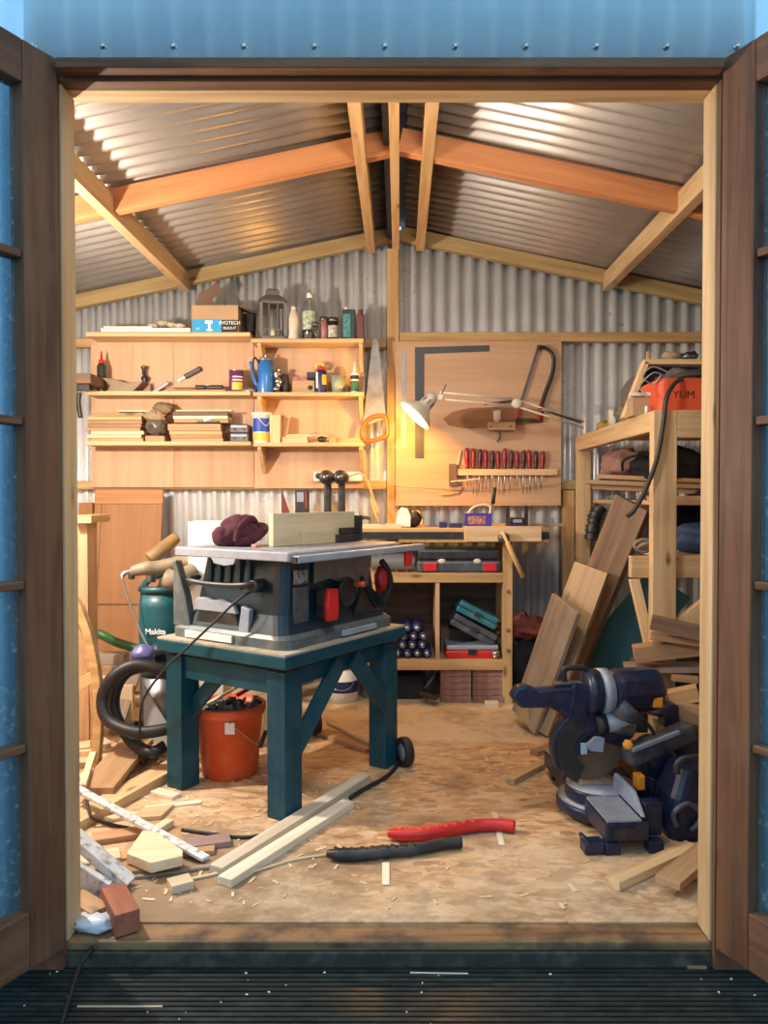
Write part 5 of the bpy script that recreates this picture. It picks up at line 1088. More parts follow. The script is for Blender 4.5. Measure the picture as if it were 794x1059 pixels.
# table top and rails
SB().loft([(0.8025, -0.012, 0.60, -0.03, 0.470), (0.806, -0.018, 0.606, -0.036, 0.476), (0.8285, -0.018, 0.606, -0.036, 0.476), (0.8325, -0.014, 0.60, -0.032, 0.472)], rad=0.012).build('table_top', ALU, t)
SB().prism([(0, 0), (0.11, 0), (0.10, -0.018), (0.06, -0.024), (0.015, -0.018)], 0.012, Matrix(((0, 0, -1, -0.006), (-1, 0, 0, 0.30), (0, 1, 0, 0.8045), (0, 0, 0, 1)))).build('edge_plate', LGREY, t)
SB().box((-0.01, -0.066, 0.800), (0.72, -0.0365, 0.823)).build('fence_rail', LGREY, t, bevel=0.004)
SB().box((-0.016, -0.060, 0.803), (-0.0105, -0.040, 0.820)).build('rail_end', BLK, t)
for y in (0.08, 0.36): SB().box((-0.0135, y, 0.8326), (0.59, y + 0.006, 0.8329)).build('mitre_slot', BLK, t)
SB().box((0.60, -0.06, 0.745), (0.64, -0.045, 0.80)).build('rail_lever', RED, t, bevel=0.003)
SB().box((0.6065, 0.05, 0.806), (0.70, 0.42, 0.828)).build('rear_extension', ALU, t, bevel=0.004)

# plywood fence
t = thing('plywood_saw_fence', 'upright pale plywood fence board clamped across the table saw top', 'saw fence', tuple(SM @ Vector((0.39, 0.19, 0.8335))), SA)
PLG = wood('pale_birch_ply', (0.56, 0.47, 0.31), (0.46, 0.37, 0.23), knots=False, gs=0.6)
SB().box((0.145, 0.178, 0.8335), (0.60, 0.198, 0.945)).build('face_board', PLG, t, bevel=0.0015)
SB().box((0.275, 0.1575, 0.8335), (0.455, 0.1775, 0.885)).build('front_block', PLG, t, bevel=0.0015)
SB().box((0.456, 0.150, 0.8335), (0.60, 0.1775, 0.862)).box((0.50, 0.158, 0.8625), (0.60, 0.1775, 0.885)).build('clamp_body', BLK, t, bevel=0.003)
SB().box((0.601, 0.150, 0.8335), (0.615, 0.20, 0.93)).build('end_plate', BLK, t, bevel=0.002)
# beanie
c0 = SM @ Vector((0.135, 0.325, 0.8335))
t = thing('knitted_beanie', 'crumpled maroon knitted beanie lying on the table saw', 'hat', tuple(c0))
m = MB(); m.blob(c0 + Vector((0.0, 0.0, 0.045)), (0.068, 0.058, 0.062), 0.16, 1.6, 11, 36, 22, flat=-0.045); m.build('crown', BEAN, t, sub=1)
MB().blob(c0 + Vector((-0.045, -0.01, 0.034)), (0.046, 0.05, 0.038), 0.14, 1.8, 4, 28, 18, flat=-0.034).build('left_fold', BEAN, t, sub=1)
MB().tube([c0 + Vector(v) for v in ((0.0, -0.055, 0.014), (0.045, -0.045, 0.022), (0.075, -0.01, 0.045), (0.078, 0.03, 0.060), (0.05, 0.045, 0.066))], 0.017, 12, rfun=lambda s: 0.75 + 0.35 * math.sin(s * 3.1)).build('rolled_brim', BEAN, t)
MB().tube([c0 + Vector(v) for v in ((0.005, -0.058, 0.016), (0.01, -0.05, 0.06), (0.04, -0.02, 0.092), (0.05, 0.02, 0.080))], 0.013, 10).build('brim_fold', BEAN, t)
tag(SB().box((0.10, 0.215, 0.8335), (0.13, 0.235, 0.843)).build('pink_eraser', plain('pinkish_block', (0.45, 0.22, 0.18), 0.7), bevel=0.002), 'tiny pinkish block between the maroon beanie and the plywood fence', 'block')
tag(MB().box((-0.815, 2.96, 0), (-0.68, 3.10, 0.905)).build('white_carton', PAPER, bevel=0.003), 'tall white carton standing behind the table saw, top above it', 'carton')
# cable from saw
cb = [SM @ Vector(v) for v in ((0.045, 0.17, 0.70), (0.0, 0.20, 0.67), (-0.03, 0.27, 0.60), (-0.05, 0.36, 0.52), (-0.06, 0.47, 0.43), (-0.05, 0.60, 0.30), (0.0, 0.68, 0.15), (0.06, 0.75, 0.02), (0.2, 0.86, 0.006))]
tag(MB().tube(cb, 0.0042, 8).build('saw_power_cable', RUB), 'thin black power cable running down from the table saw past the stand', 'cable')

# ---- bucket under the stand
bc = Vector((-0.615, 2.775, 0)); br = 0.119
t = thing('rubble_bucket', 'big orange bucket of rubbish under the teal saw stand', 'bucket', tuple(bc))
MB().lathe([(br * 0.80, 0), (br * 0.83, 0.004), (br * 0.98, 0.22), (br * 1.06, 0.222), (br * 1.08, 0.232), (br * 1.08, 0.252), (br * 1.02, 0.256), (br * 0.97, 0.22), (br * 0.8, 0.008), (0.001, 0.008)], 40, bc).build('body', BUCK, t)
MB().box(bc + Vector((0.008, -br * 1.0, 0.175)), bc + Vector((0.042, -br * 0.93 - 0.004, 0.215))).build('price_sticker', PAPER, t)
MB().tube([bc + Vector(v) for v in ((br * 1.08, -0.02, 0.235), (br * 1.12, -0.05, 0.16), (br * 1.0, -0.07, 0.12), (br * 0.4, -0.11, 0.19), (0.0, -0.122, 0.232), (-br * 0.6, -0.10, 0.245), (-br * 1.08, -0.01, 0.238))], 0.0018, 6).build('wire_handle', STEEL, t)
MB().cyl(bc + Vector((br * 1.02, -0.075, 0.115)), bc + Vector((br * 1.16, -0.045, 0.165)), 0.008).build('grip', BLK, t)
m = MB(); rr = random.Random(3)
m.lathe([(br * 0.97, 0.20), (br * 0.6, 0.235), (0.001, 0.245)], 20, bc)
for i in range(70):
    a = rr.uniform(0, 6.28); d = br * 0.85 * math.sqrt(rr.random()); p = bc + Vector((d * math.cos(a), d * math.sin(a), 0.235 + rr.uniform(0, 0.03) * (1 - d / br)))
    Mx = T(*p) @ Euler((rr.uniform(-1, 1), rr.uniform(-1, 1), rr.uniform(0, 6))).to_matrix().to_4x4(); s_ = rr.uniform(0.012, 0.03)
    m.box((-s_, -s_ * 0.6, -s_ * 0.25), (s_, s_ * 0.6, s_ * 0.25), Mx, taper=(0.7, 0.8))
tag(m.build('bucket_rubbish', plain('dark_rubbish', (0.12, 0.11, 0.10), 0.8, var=0.95, scale=25)), 'grey and black rubbish filling the orange bucket', 'rubbish', kind='stuff')
tag(MB().bar(bc + Vector((-0.07, -0.05, 0.262)), bc + Vector((0.02, 0.03, 0.305)), 0.018, 0.006).build('paint_stick', OFF), 'pale stick poking out of the rubbish in the orange bucket', 'stick')
tag(MB().bar(bc + Vector((0.02, 0.02, 0.275)), bc + Vector((0.09, 0.05, 0.31)), 0.012, 0.012).build('red_handle_tool', RED), 'small red plastic strip on the rubbish in the orange bucket', 'strip')

# ================================================================== SLIDING MITRE SAW (right)
MO = Vector((0.655, 2.42, 0)); MA = R(95.2); MM = Matrix.Translation(MO) @ Matrix.Rotation(MA, 4, 'Z')
def MS(): m = MB(); m.M = MM.copy(); return m
t = thing('sliding_mitre_saw', 'navy sliding mitre saw standing on the floor at the right', 'mitre saw', tuple(MO), MA)
# base wings: x' away from camera, y' to the left
for nm, x0, x1 in (('base_wing', -0.285, -0.10), ('base_wing', 0.10, 0.34)):
    MS().box((x0, -0.02, 0.035), (x1, 0.105, 0.088)).build(nm, NAVY, t, bevel=0.005)
    MS().box((x0 + 0.004, 0.0, 0.0885), (x1 - 0.002, 0.100, 0.0945)).build('wing_plate', ALU, t, bevel=0.001)
MS().box((-0.289, 0.02, 0.045), (-0.2855, 0.085, 0.075)).build('end_slot', BLK, t)
MS().box((0.3405, 0.03, 0.035), (0.346, 0.10, 0.092)).build('end_cap', ALU, t, bevel=0.002)
for x, y in ((-0.27, 0.085), (-0.27, -0.04), (0.30, 0.07), (0.20, -0.05)):
    MS().box((x - 0.02, y - 0.022, 0), (x + 0.02, y + 0.022, 0.0345)).build('foot', NAVY, t, bevel=0.004)
MS().box((-0.285, 0.1055, 0.0), (-0.235, 0.165, 0.035)).build('foot', NAVY, t, bevel=0.006)
MS().tube([(-0.28, 0.15, 0.03), (-0.27, 0.165, 0.045), (-0.245, 0.165, 0.045), (-0.235, 0.15, 0.03)], 0.006).build('foot_handle', NAVY, t)
MS().lathe([(0.150, 0.018), (0.155, 0.022), (0.155, 0.048), (0.150, 0.052), (0.10, 0.053)], 40, (0, 0.0, 0)).build('lower_ring', NAVY, t)
MS().lathe([(0.152, 0.0535), (0.125, 0.056), (0.10, 0.056)], 40, (0, 0.0, 0)).build('mitre_scale', ALU, t)
MS().lathe([(0.108, 0.0565), (0.110, 0.060), (0.110, 0.088), (0.108, 0.0945), (0.001, 0.0945)], 40, (0, 0.02, 0)).build('turntable', NAVY, t)
MS().lathe([(0.107, 0.095), (0.107, 0.0965), (0.001, 0.0965)], 40, (0, 0.02, 0)).build('turntable_plate', ALU, t)
for x0, x1, h in ((-0.27, -0.045, 0.145), (0.07, 0.33, 0.13)):
    MS().prism([(x0, 0), (x1, 0), (x1 - 0.01 * (1 if x0 < 0 else -0.2), h - 0.095), (x0 + (0.07 if x0 < 0 else 0.0), h - 0.095)], 0.012, Matrix(((1, 0, 0, 0), (0, 0, -1, -0.004), (0, 1, 0, 0.095), (0, 0, 0, 1)))).build('fence', LGREY if x0 < 0 else DSTEEL, t, bevel=0.002)
MS().box((-0.245, -0.075, 0.03), (-0.20, -0.022, 0.125)).build('fence_support', NAVY, t, bevel=0.004)
MS().box((-0.14, -0.070, 0.12), (-0.10, -0.045, 0.165)).build('fence_clamp', YEL, t, bevel=0.005)
MS().box((0.05, -0.10, 0.03), (0.12, -0.03, 0.10)).build('rear_base', NAVY, t, bevel=0.006)
MS().box((-0.10, -0.21, 0.0), (0.09, -0.075, 0.04)).build('rear_base', NAVY, t, bevel=0.01)
MS().tube([(0.0, -0.14, 0.04), (0.0, -0.15, 0.12), (-0.01, -0.155, 0.15), (-0.01, -0.16, 0.185)], 0.048, 18, rfun=lambda s: 1.15 - 0.2 * s).build('pivot_column', NAVY, t)
MS().cyl((-0.065, -0.155, 0.185), (0.055, -0.155, 0.185), 0.046).build('bevel_hub', NAVY, t)
MS().box((-0.03, -0.30, 0.16), (0.06, -0.20, 0.23)).build('rear_slide_block', NAVY, t, bevel=0.01)
# slide rails towards the right
MS().cyl((-0.01, 0.02, 0.255), (-0.02, -0.135, 0.205), 0.011).build('slide_rail', STEEL, t)
MS().cyl((0.11, -0.02, 0.33), (0.10, -0.24, 0.275), 0.011).build('slide_rail', STEEL, t)
MS().cyl((0.02, 0.03, 0.262), (-0.005, -0.07, 0.232), 0.030).build('rail_sleeve', NAVY, t)
MS().cyl((0.11, -0.01, 0.33), (0.105, -0.13, 0.30), 0.034).build('rail_sleeve', GCASE, t)
MB().cyl(W(649, 770, 2.30), W(649, 770, 2.265), 0.017, 0.015, n=6).build('lock_knob', YEL, t)
MB().box(W(671, 729, 2.42), W(686, 721, 2.38)).build('lock_knob', YEL, t, bevel=0.005)
MB().bar(W(648, 783, 2.36), W(714, 755, 2.44), 0.06, 0.058, (0, 0, 1)).build('slide_bracket', GCASE, t, bevel=0.010)
MB().bar(W(654, 776, 2.325), W(702, 757, 2.375), 0.012, 0.010, (0, 0, 1)).build('slide_bracket_rib', LGREY, t)
MS().box((0.07, -0.275, 0.235), (0.14, -0.225, 0.315)).build('rail_end_block', NAVY, t, bevel=0.01)
# blade, guard, head
bcx = (0.0, 0.055, 0.215)
MS().lathe([(0.001, -0.0015), (0.108, -0.0015), (0.110, 0), (0.108, 0.0015), (0.001, 0.0015)], 48, bcx, (1, 0, 0), smooth=False).build('saw_blade', BLADE, t)
MS().cyl((-0.014, bcx[1], bcx[2]), (0.014, bcx[1], bcx[2]), 0.016).build('arbor', DSTEEL, t)
def arc(r, a0, a1, n=16): return [(r * math.cos(R(a0 + (a1 - a0) * i / n)), r * math.sin(R(a0 + (a1 - a0) * i / n))) for i in range(n + 1)]
Mg = Matrix(((0, 0, 1, -0.03), (-1, 0, 0, bcx[1]), (0, 1, 0, bcx[2]), (0, 0, 0, 1)))   # local x -> -y' (right), y -> z, z -> x'
MS().prism(arc(0.128, 10, 215) + list(reversed(arc(0.035, 25, 200))), 0.05, Mg).build('upper_guard', NAVY, t, bevel=0.006)
MS().prism(arc(0.118, 120, 245) + list(reversed(arc(0.06, 120, 245))), 0.012, T(-0.004, 0, 0) @ Mg).build('lower_guard', BLK, t)
MS().prism([(-0.015, 0.0), (0.025, -0.005), (0.03, 0.04), (0.0, 0.045), (-0.03, 0.02)], 0.012, T(-0.026, 0, 0) @ Mg).build('blade_bracket', LGREY, t, bevel=0.002)
MS().box((-0.040, 0.075, 0.20), (-0.031, 0.095, 0.235)).build('laser_pod', plain('pale_blue_grey_cap', (0.35, 0.48, 0.55), 0.4), t, bevel=0.002)
# motor: horizontal drum across
MS().lathe([(0.055, 0), (0.066, 0.012), (0.070, 0.03), (0.070, 0.145), (0.062, 0.165), (0.045, 0.170)], 10, (0.0, -0.005, 0.385), (0.10, -1, 0.02), smooth=False).build('motor_housing', NAVY, t, bevel=0.004)
MS().lathe([(0.073, 0), (0.073, 0.032)], 20, (0.0, 0.030, 0.385), (0.10, -1, 0.02)).build('motor_band', LGREY, t)
MS().lathe([(0.060, 0), (0.072, 0.01), (0.072, 0.044)], 20, (0.0, 0.075, 0.385), (0, -1, 0.0)).build('gear_housing', NAVY, t)
MS().bar((0.0, 0.085, 0.415), (0.0, 0.115, 0.25), 0.062, 0.075, (0, 1, 0)).build('head_arm', NAVY, t, bevel=0.012)
MS().prism([(0, -0.018), (0.07, -0.06), (0.125, -0.06), (0.15, -0.03), (0.15, 0.055), (0.10, 0.05), (0.02, 0.045), (-0.04, 0.04), (-0.075, 0.055), (-0.105, 0.05), (-0.125, 0.018), (-0.09, -0.018)], 0.05, Matrix(((0, 0, 1, -0.03), (-1, 0, 0, 0.19), (0, 1, 0, 0.362), (0, 0, 0, 1)))).build('operating_handle', NAVY, t, bevel=0.010)
MS().bar((-0.005, 0.175, 0.416), (-0.005, 0.085, 0.417), 0.03, 0.008).build('handle_grip', GCASE, t, bevel=0.003)
MS().tube([(0.0, 0.135, 0.415), (0.0, 0.14, 0.455), (0.0, 0.125, 0.462), (0.0, 0.08, 0.462), (0.0, 0.06, 0.45)], 0.009, 10).build('carry_handle', BLK, t)
MS().cyl((-0.02, 0.0, 0.30), (-0.035, -0.075, 0.275), 0.034).build('dust_port', DSTEEL, t)
MS().lathe([(0.030, 0), (0.030, 0.09), (0.024, 0.09), (0.024, 0.01)], 18, (-0.06, -0.015, 0.352), (0.35, -0.8, -0.62)).build('dust_outlet', GCASE, t)
MS().lathe([(0.032, 0), (0.034, 0.075), (0.02, 0.08)], 18, (-0.03, 0.015, 0.295), (0, -1, 0.15)).build('second_motor', LGREY, t)
MS().lathe([(0.034, 0), (0.034, 0.03)], 18, (-0.03, 0.045, 0.290), (0, -1, 0.15)).build('motor_cap', BLK, t)
MS().tube([(-0.03, -0.06, 0.335), (-0.02, -0.11, 0.30), (-0.03, -0.145, 0.25), (-0.04, -0.13, 0.20)], 0.006).build('cord', RUB, t)
MS().tube([(-0.045, -0.165, 0.24), (-0.07, -0.20, 0.19), (-0.06, -0.26, 0.165), (-0.03, -0.30, 0.17)], 0.006).build('cord', RUB, t)
MS().tube([(-0.045, -0.10, 0.22), (-0.06, -0.09, 0.15), (-0.05, -0.11, 0.08), (-0.03, -0.13, 0.04)], 0.007).build('cord', RUB, t)
# dark machine behind: canister by the jamb
t = thing('navy_shop_compressor', 'dark navy machine with a carrying bar half hidden by the right jamb', 'machine', (0.86, 2.30, 0)); t.name = 'dark_workshop_machine'
MB().loft([(0.0, 0.785, 0.96, 2.21, 2.38), (0.02, 0.78, 0.965, 2.205, 2.385), (0.12, 0.79, 0.96, 2.21, 2.38), (0.20, 0.82, 0.95, 2.23, 2.36)], rad=0.04).build('body', NAVY, t)
MB().tube([(0.80, 2.20, 0.205), (0.80, 2.195, 0.235), (0.83, 2.195, 0.25), (0.93, 2.195, 0.252), (0.95, 2.22, 0.21)], 0.010).build('carry_bar', BLK, t)
MB().tube([(0.80, 2.20, 0.05), (0.79, 2.195, 0.09), (0.83, 2.19, 0.12), (0.87, 2.195, 0.08), (0.84, 2.195, 0.04)], 0.008).build('hose_loop', GCASE, t)
MB().box((0.875, 2.196, 0.13), (0.90, 2.204, 0.19)).build('white_label', WHT, t)
# ================================================================== RIGHT STORAGE RACK
t = thing('storage_rack', 'open pine timber storage rack along the right wall', 'rack', (0.94, 3.4, 0)); rack = t
RX0, RYF = 0.925, 2.80
rz = zz(424, RYF)      # top face
def rk(n, lo, hi, mat=PINE, b=0.003): return MB().box(lo, hi).build(n, mat, rack, bevel=b)
rk('post', (RX0 - 0.002, RYF, 0), (RX0 + 0.085, RYF + 0.045, rz - 0.001))
rk('post', (RX0, 4.00, 0), (RX0 + 0.07, 4.045, rz - 0.075))
rk('post', (1.78, RYF, 0), (1.85, RYF + 0.045, rz - 0.001))
rk('side_rail', (RX0, RYF + 0.046, rz - 0.075), (RX0 + 0.04, 4.06, rz))
rk('front_rail', (RX0 + 0.0855, RYF, rz - 0.10), (1.779, RYF + 0.045, rz))
rk('top_shelf', (RX0 + 0.041, RYF + 0.046, rz - 0.02), (1.82, 4.05, rz - 0.001), PLY)
rk('mid_shelf', (RX0 + 0.085, 3.0, 0.968), (1.82, 4.05, 0.986), PLY)
rk('lower_rail', (RX0 - 0.065, RYF + 0.0455, 0.70), (1.779, RYF + 0.085, 0.78))
rk('lower_shelf', (RX0 + 0.085, RYF + 0.086, 0.762), (1.82, 3.99, 0.779), PLY)
MB().bar((RX0 - 0.05, RYF + 0.065, 0.695), (RX0 + 0.02, RYF + 0.065, 0.40), 0.03, 0.035, (1, 0, 0)).build('brace', PINE, rack, bevel=0.002)
MB().bar((RX0 + 0.09, RYF + 0.02, 0.50), (RX0 + 0.36, RYF + 0.02, 0.72), 0.03, 0.075, (0, 0, 1)).build('brace', PINE, rack, bevel=0.002)
MB().cyl(W(690, 579, RYF + 0.001), W(690, 579, RYF - 0.003), 0.006).build('screw', DARKW, rack)
# --- top of the rack
yb = 2.88; xa = xx(682, yb)
t = thing('orange_storage_box', 'orange box lettered in dark capitals on the storage rack', 'box', (xa + 0.15, yb + 0.1, rz))
zt = zz(391, yb)
MB().loft([(rz, xa, xa + 0.30, yb, yb + 0.24), (rz + 0.01, xa - 0.003, xa + 0.303, yb - 0.003, yb + 0.243), (zt - 0.01, xa - 0.003, xa + 0.303, yb - 0.003, yb + 0.243), (zt, xa, xa + 0.30, yb, yb + 0.24)], rad=0.025).build('body', plain('orange_red_box', (0.66, 0.09, 0.03), 0.55), t)
text('YUM.', 0.040, T(xx(707, yb), yb - 0.0035, zz(408.5, yb)) @ FACE, plain('dark_brown_ink', (0.05, 0.012, 0.01), 0.6), t, bold=0.0)
m = MB(); cz = zt + 0.006
for k in range(4):
    r = 0.085 - 0.012 * k; m.tube([(xa + 0.14 + r * 1.35 * math.cos(a), yb + 0.11 + r * 0.9 * math.sin(a), cz + 0.009 * k + 0.006 * math.sin(3 * a + k) + 0.007) for a in [i * math.pi / 6 for i in range(12)]], 0.0075, 8, closed=True)
tag(m.build('cable_coil', plain('grey_brown_cable', (0.07, 0.06, 0.055), 0.5)), 'coil of grey cable lying on top of the orange box', 'cable')
m = MB().tube([(xa + 0.02, yb + 0.02, zt + 0.012), (xa - 0.03, yb - 0.006, zt + 0.018), (xa - 0.07, yb + 0.02, zt - 0.03), (xa - 0.045, yb + 0.0, zt - 0.07), (xa - 0.085, yb + 0.02, zt - 0.045)], 0.003, 8)
m.tube([(xa + 0.05, yb + 0.03, zt + 0.02), (xa - 0.02, yb + 0.02, zt + 0.045), (xa - 0.06, yb + 0.02, zt + 0.01), (xa - 0.02, yb + 0.02, zt - 0.02), (xa + 0.0, yb - 0.006, zt + 0.01)], 0.003, 8)
tag(m.build('loose_cable_end', plain('pale_grey_wire', (0.30, 0.27, 0.22), 0.5)), 'loose pale wire loops hanging off the left of the orange box', 'wire')
cbl = [W(705, 392, 2.87), W(697, 397, 2.82), W(689, 412, 2.785), W(685.5, 440, 2.775), W(679, 475, 2.775), W(668, 505, 2.78), W(656, 527, 2.78), W(648, 534, 2.78)]
tag(MB().tube(cbl, 0.0085, 10).build('hanging_black_cable', plain('black_cable_sheath', (0.03, 0.024, 0.02), 0.5)), 'thick black cable hanging from the orange box down past the front post', 'cable')
# wooden tray leaning (frame with dark inside)
t = thing('wooden_frame_tray', 'shallow wooden tray with dark blue inside, tipped up behind the orange box', 'tray', (1.15, 3.25, rz))
a0, a1, a2 = W(645, 420, 3.16), W(668, 362, 3.16), W(760, 362, 3.16)
MB().bar(W(645, 419, 3.16), W(667, 361, 3.16), 0.05, 0.022, (0, 0, 1)).build('side_bar', PINE, t, bevel=0.002)
MB().bar(W(665, 361, 3.16), W(765, 361, 3.16), 0.05, 0.022, (0, 0, 1)).build('top_bar', PINE, t, bevel=0.002)
MB().bar(W(652, 418, 3.16), W(765, 418, 3.16), 0.05, 0.018, (0, 0, 1)).build('bottom_bar', PINE, t, bevel=0.002)
MB().prism([((p - a0).x, (p - a0).z) for p in (W(648, 420, 3.16), W(760, 420, 3.16), W(762, 364, 3.16), W(669, 364, 3.16))], 0.006, T(a0.x, 3.19, a0.z) @ FACE).build('back_panel', plain('midnight_blue_panel', (0.008, 0.012, 0.035), 0.5), t)
dd = rz - min((wm(o) @ v.co).z for o in t.children for v in o.data.vertices)
t.location.z += dd
# things on the tray top
for i, (px, h, mt, lb) in enumerate(((669, 0.035, PINE, 'left of two short pegs standing on the tray edge'), (673, 0.03, PINE, 'right of two short pegs standing on the tray edge'))):
    tag(MB().box((xx(px, 3.16) - 0.004, 3.155, 0), (xx(px, 3.16) + 0.004, 3.17, h)).build('short_peg', mt), lb, 'peg')
for i, (px, r, mt, lb, nm) in enumerate(((693, 0.04, plain('tan_scrap', (0.36, 0.27, 0.17), 0.8), 'crumpled tan scrap on the tray above the orange box', 'crumpled_scrap'), (712, 0.035, DSTEEL, 'small dark metal lump on the tray by the right jamb', 'metal_lump'))):
    tag(MB().blob((xx(px, 3.16), 3.16, 0.015), (r, 0.02, 0.018), 0.4, 3, i, 18, 10, flat=-0.015).build(nm, mt), lb, 'scrap')
tt = zz(361, 3.16) + 0.011 + dd
for o in list(C.objects):
    if o.name.startswith(('short_peg', 'crumpled_scrap', 'metal_lump')): o.location.z += tt - o.location.z
# sanding disc & boxes
cp = W(664, 397, 3.26)
tag(MB().lathe([(0.001, 0), (0.105, 0), (0.107, 0.01), (0.105, 0.03), (0.001, 0.03)], 36, (cp.x + 0.03, 3.30, rz + 0.107), (-0.5, -0.85, 0.1)).build('round_drum', plain('taupe_drum', (0.14, 0.10, 0.09), 0.6)), 'dark taupe round drum standing on edge left of the tray', 'drum')
t = thing('small_carton', 'small open cardboard carton on the rack below the round drum', 'carton', W(665, 425, 3.0))
xa2, xb2 = xx(653, 3.0), xx(672, 3.0)
MB().box((xa2, 2.99, rz), (xb2, 3.07, rz + 0.075)).build('carton_body', CARD, t, bevel=0.001)
MB().box((xa2 - 0.012, 2.98, rz + 0.0755), (xb2 + 0.02, 3.0, rz + 0.088)).build('white_flap', PAPER, t)
tag(MB().box((xx(673, 3.0), 2.96, rz), (xx(681, 3.0), 3.02, rz + 0.085), taper=(1.0, 1.3)).build('tan_paper_bag', plain('tan_paper', (0.42, 0.28, 0.19), 0.85), bevel=0.003), 'tan paper bag squeezed between the small carton and the orange box', 'bag')
tag(MB().lathe([(0.008, 0), (0.008, 0.03), (0.005, 0.034)], 12, (xx(668.5, 2.95), 2.955, rz)).build('white_thimble', WHT), 'tiny white cap standing in front of the small open carton', 'cap')
tag(MB().lathe([(0.027, 0), (0.030, 0.05), (0.030, 0.078), (0.028, 0.08), (0.026, 0.02), (0.001, 0.02)], 24, (xx(635.5, 3.5), 3.5, rz)).build('white_pot', plain('dirty_white_pot', (0.55, 0.52, 0.44), 0.6, var=0.3)), 'grubby white plastic pot on the left side of the rack top', 'pot')
tag(MB().blob((xx(645, 3.35), 3.36, rz + 0.045), (0.035, 0.05, 0.05), 0.5, 3, 3, 22, 14, flat=-0.045).build('tangled_wire_heap', plain('grey_green_tangle', (0.16, 0.15, 0.11), 0.7, var=0.7, scale=40)), 'small grey tangled heap right of the grubby white pot', 'tangle')
tag(MB().blob((xx(625, 3.75), 3.76, rz + 0.026), (0.035, 0.04, 0.03), 0.5, 3, 7, 22, 14, flat=-0.026).build('yellow_rag', plain('mustard_rag', (0.42, 0.26, 0.06), 0.85, var=0.3)), 'mustard coloured rag behind the grubby white pot', 'rag')
tag(MB().tube([(xx(617, 3.88), 3.88, rz + 0.012), (xx(620, 3.8), 3.80, rz + 0.03), (xx(628, 3.7), 3.66, rz + 0.012)], 0.011, 8).build('teal_tool_handle', TEALC), 'short teal tool handle near the back corner of the rack top', 'tool handle')
tag(MB().bar((xx(629, 3.62), 3.64, rz + 0.012), (xx(651, 3.5), 3.52, rz + 0.13), 0.03, 0.012, (0, 1, 0)).build('leaning_batten', PINE2), 'short pine batten leaning up behind the white pot on the rack', 'batten')
# --- mid level: long boards poking out of the rack
for i, (dl, dz, mt, lb) in enumerate(((0.0, 0.0, BRN, 'lowest of three long thin boards poking left from the rack'), (-0.035, 0.024, BRNL, 'middle of three long thin boards poking left from the rack'), (0.01, 0.048, BRN, 'topmost of three long thin boards poking left from the rack'))):
    tag(MB().bar((0.89 + dl, 3.55 - i * 0.02, 1.045 + dz), (1.75, 3.30 - i * 0.015, 0.998 + dz), 0.16, 0.018).build('long_board', mt, bevel=0.001), lb, 'board', 'long thin boards on the rack')
tag(MB().bar((1.0, 3.10, 0.9955), (1.34, 3.05, 0.9955), 0.05, 0.018).build('yellow_pine_board', PINE), 'short pale pine board lying under the long boards in the rack', 'board')
bpy.data.objects['yellow_pine_board'].location.z = 0.9865
tag(MB().blob((1.06, 3.62, 1.155), (0.10, 0.12, 0.07), 0.3, 2, 6, 28, 16, flat=-0.06).build('dusty_pink_rag', PINKC), 'dusty pink rag heaped on the long boards in the rack', 'rag')
tag(MB().blob((1.20, 3.42, 1.135), (0.17, 0.10, 0.085), 0.3, 2.2, 9, 28, 16, flat=-0.055).build('black_bag', BLKF), 'black bag on the long boards behind the front post', 'bag')
tag(MB().tube([(1.0, 3.45, 1.12), (0.99, 3.40, 1.16), (1.04, 3.36, 1.18), (1.10, 3.36, 1.15)], 0.006, 8).build('black_strap', BLKF), 'thin black strap arching beside the black bag', 'strap')
# --- lower shelf: blue tarp, knot
tag(MB().blob((1.30, 3.02, 0.84), (0.22, 0.12, 0.075), 0.35, 2, 3, 30, 18, flat=-0.061).build('blue_tarp', BLUET), 'folded blue tarpaulin on the lower shelf behind the front post', 'tarpaulin')
tag(MB().blob((1.36, 3.38, 0.90), (0.22, 0.13, 0.12), 0.35, 2, 12, 28, 16, flat=-0.12).build('dark_holdall', BLKF), 'dark holdall behind the blue tarpaulin on the lower shelf', 'bag')
m = MB().tube([(0.93 + 0.035 * math.cos(a), 2.925, 0.815 + 0.022 * math.sin(a)) for a in [i * math.pi / 4 for i in range(8)]], 0.007, 8, closed=True)
m.tube([(0.90, 2.93, 0.80), (0.935, 2.90, 0.825), (0.97, 2.93, 0.79), (0.955, 2.91, 0.786)], 0.007, 8)
tag(m.build('rope_knot', plain('greyed_rope', (0.24, 0.20, 0.15), 0.85)), 'knotted grey rope on the end of the lower rack shelf', 'rope')
# --- under the rack
tag(MB().bar((0.80, 3.55, 0.08), (1.18, 3.35, 0.62), 0.22, 0.02, (0, 1, 0)).build('pale_teal_board', TGREEN), 'pale teal board leaning in the dark below the rack', 'board')
tag(MB().bar((0.84, 3.30, 0.30), (1.05, 3.35, 0.56), 0.06, 0.05, (0, 1, 0)).build('brown_beam', BRN), 'short brown beam leaning beside the pale teal board', 'beam')
bpy.data.objects['brown_beam'].location.z = 0.0
tag(MB().blob((1.05, 3.15, 0.17), (0.15, 0.16, 0.18), 0.4, 2.2, 21, 32, 20, flat=-0.169).build('dark_teal_sack', plain('dark_teal_fabric', (0.008, 0.03, 0.04), 0.8, var=0.6)), 'dark teal sack on the floor below the rack', 'sack')
tag(MB().blob((1.50, 3.5, 0.25), (0.25, 0.25, 0.26), 0.3, 2, 31, 30, 18, flat=-0.249).build('black_rubbish_sack', BLKF), 'black sack deep under the rack by the right wall', 'sack')
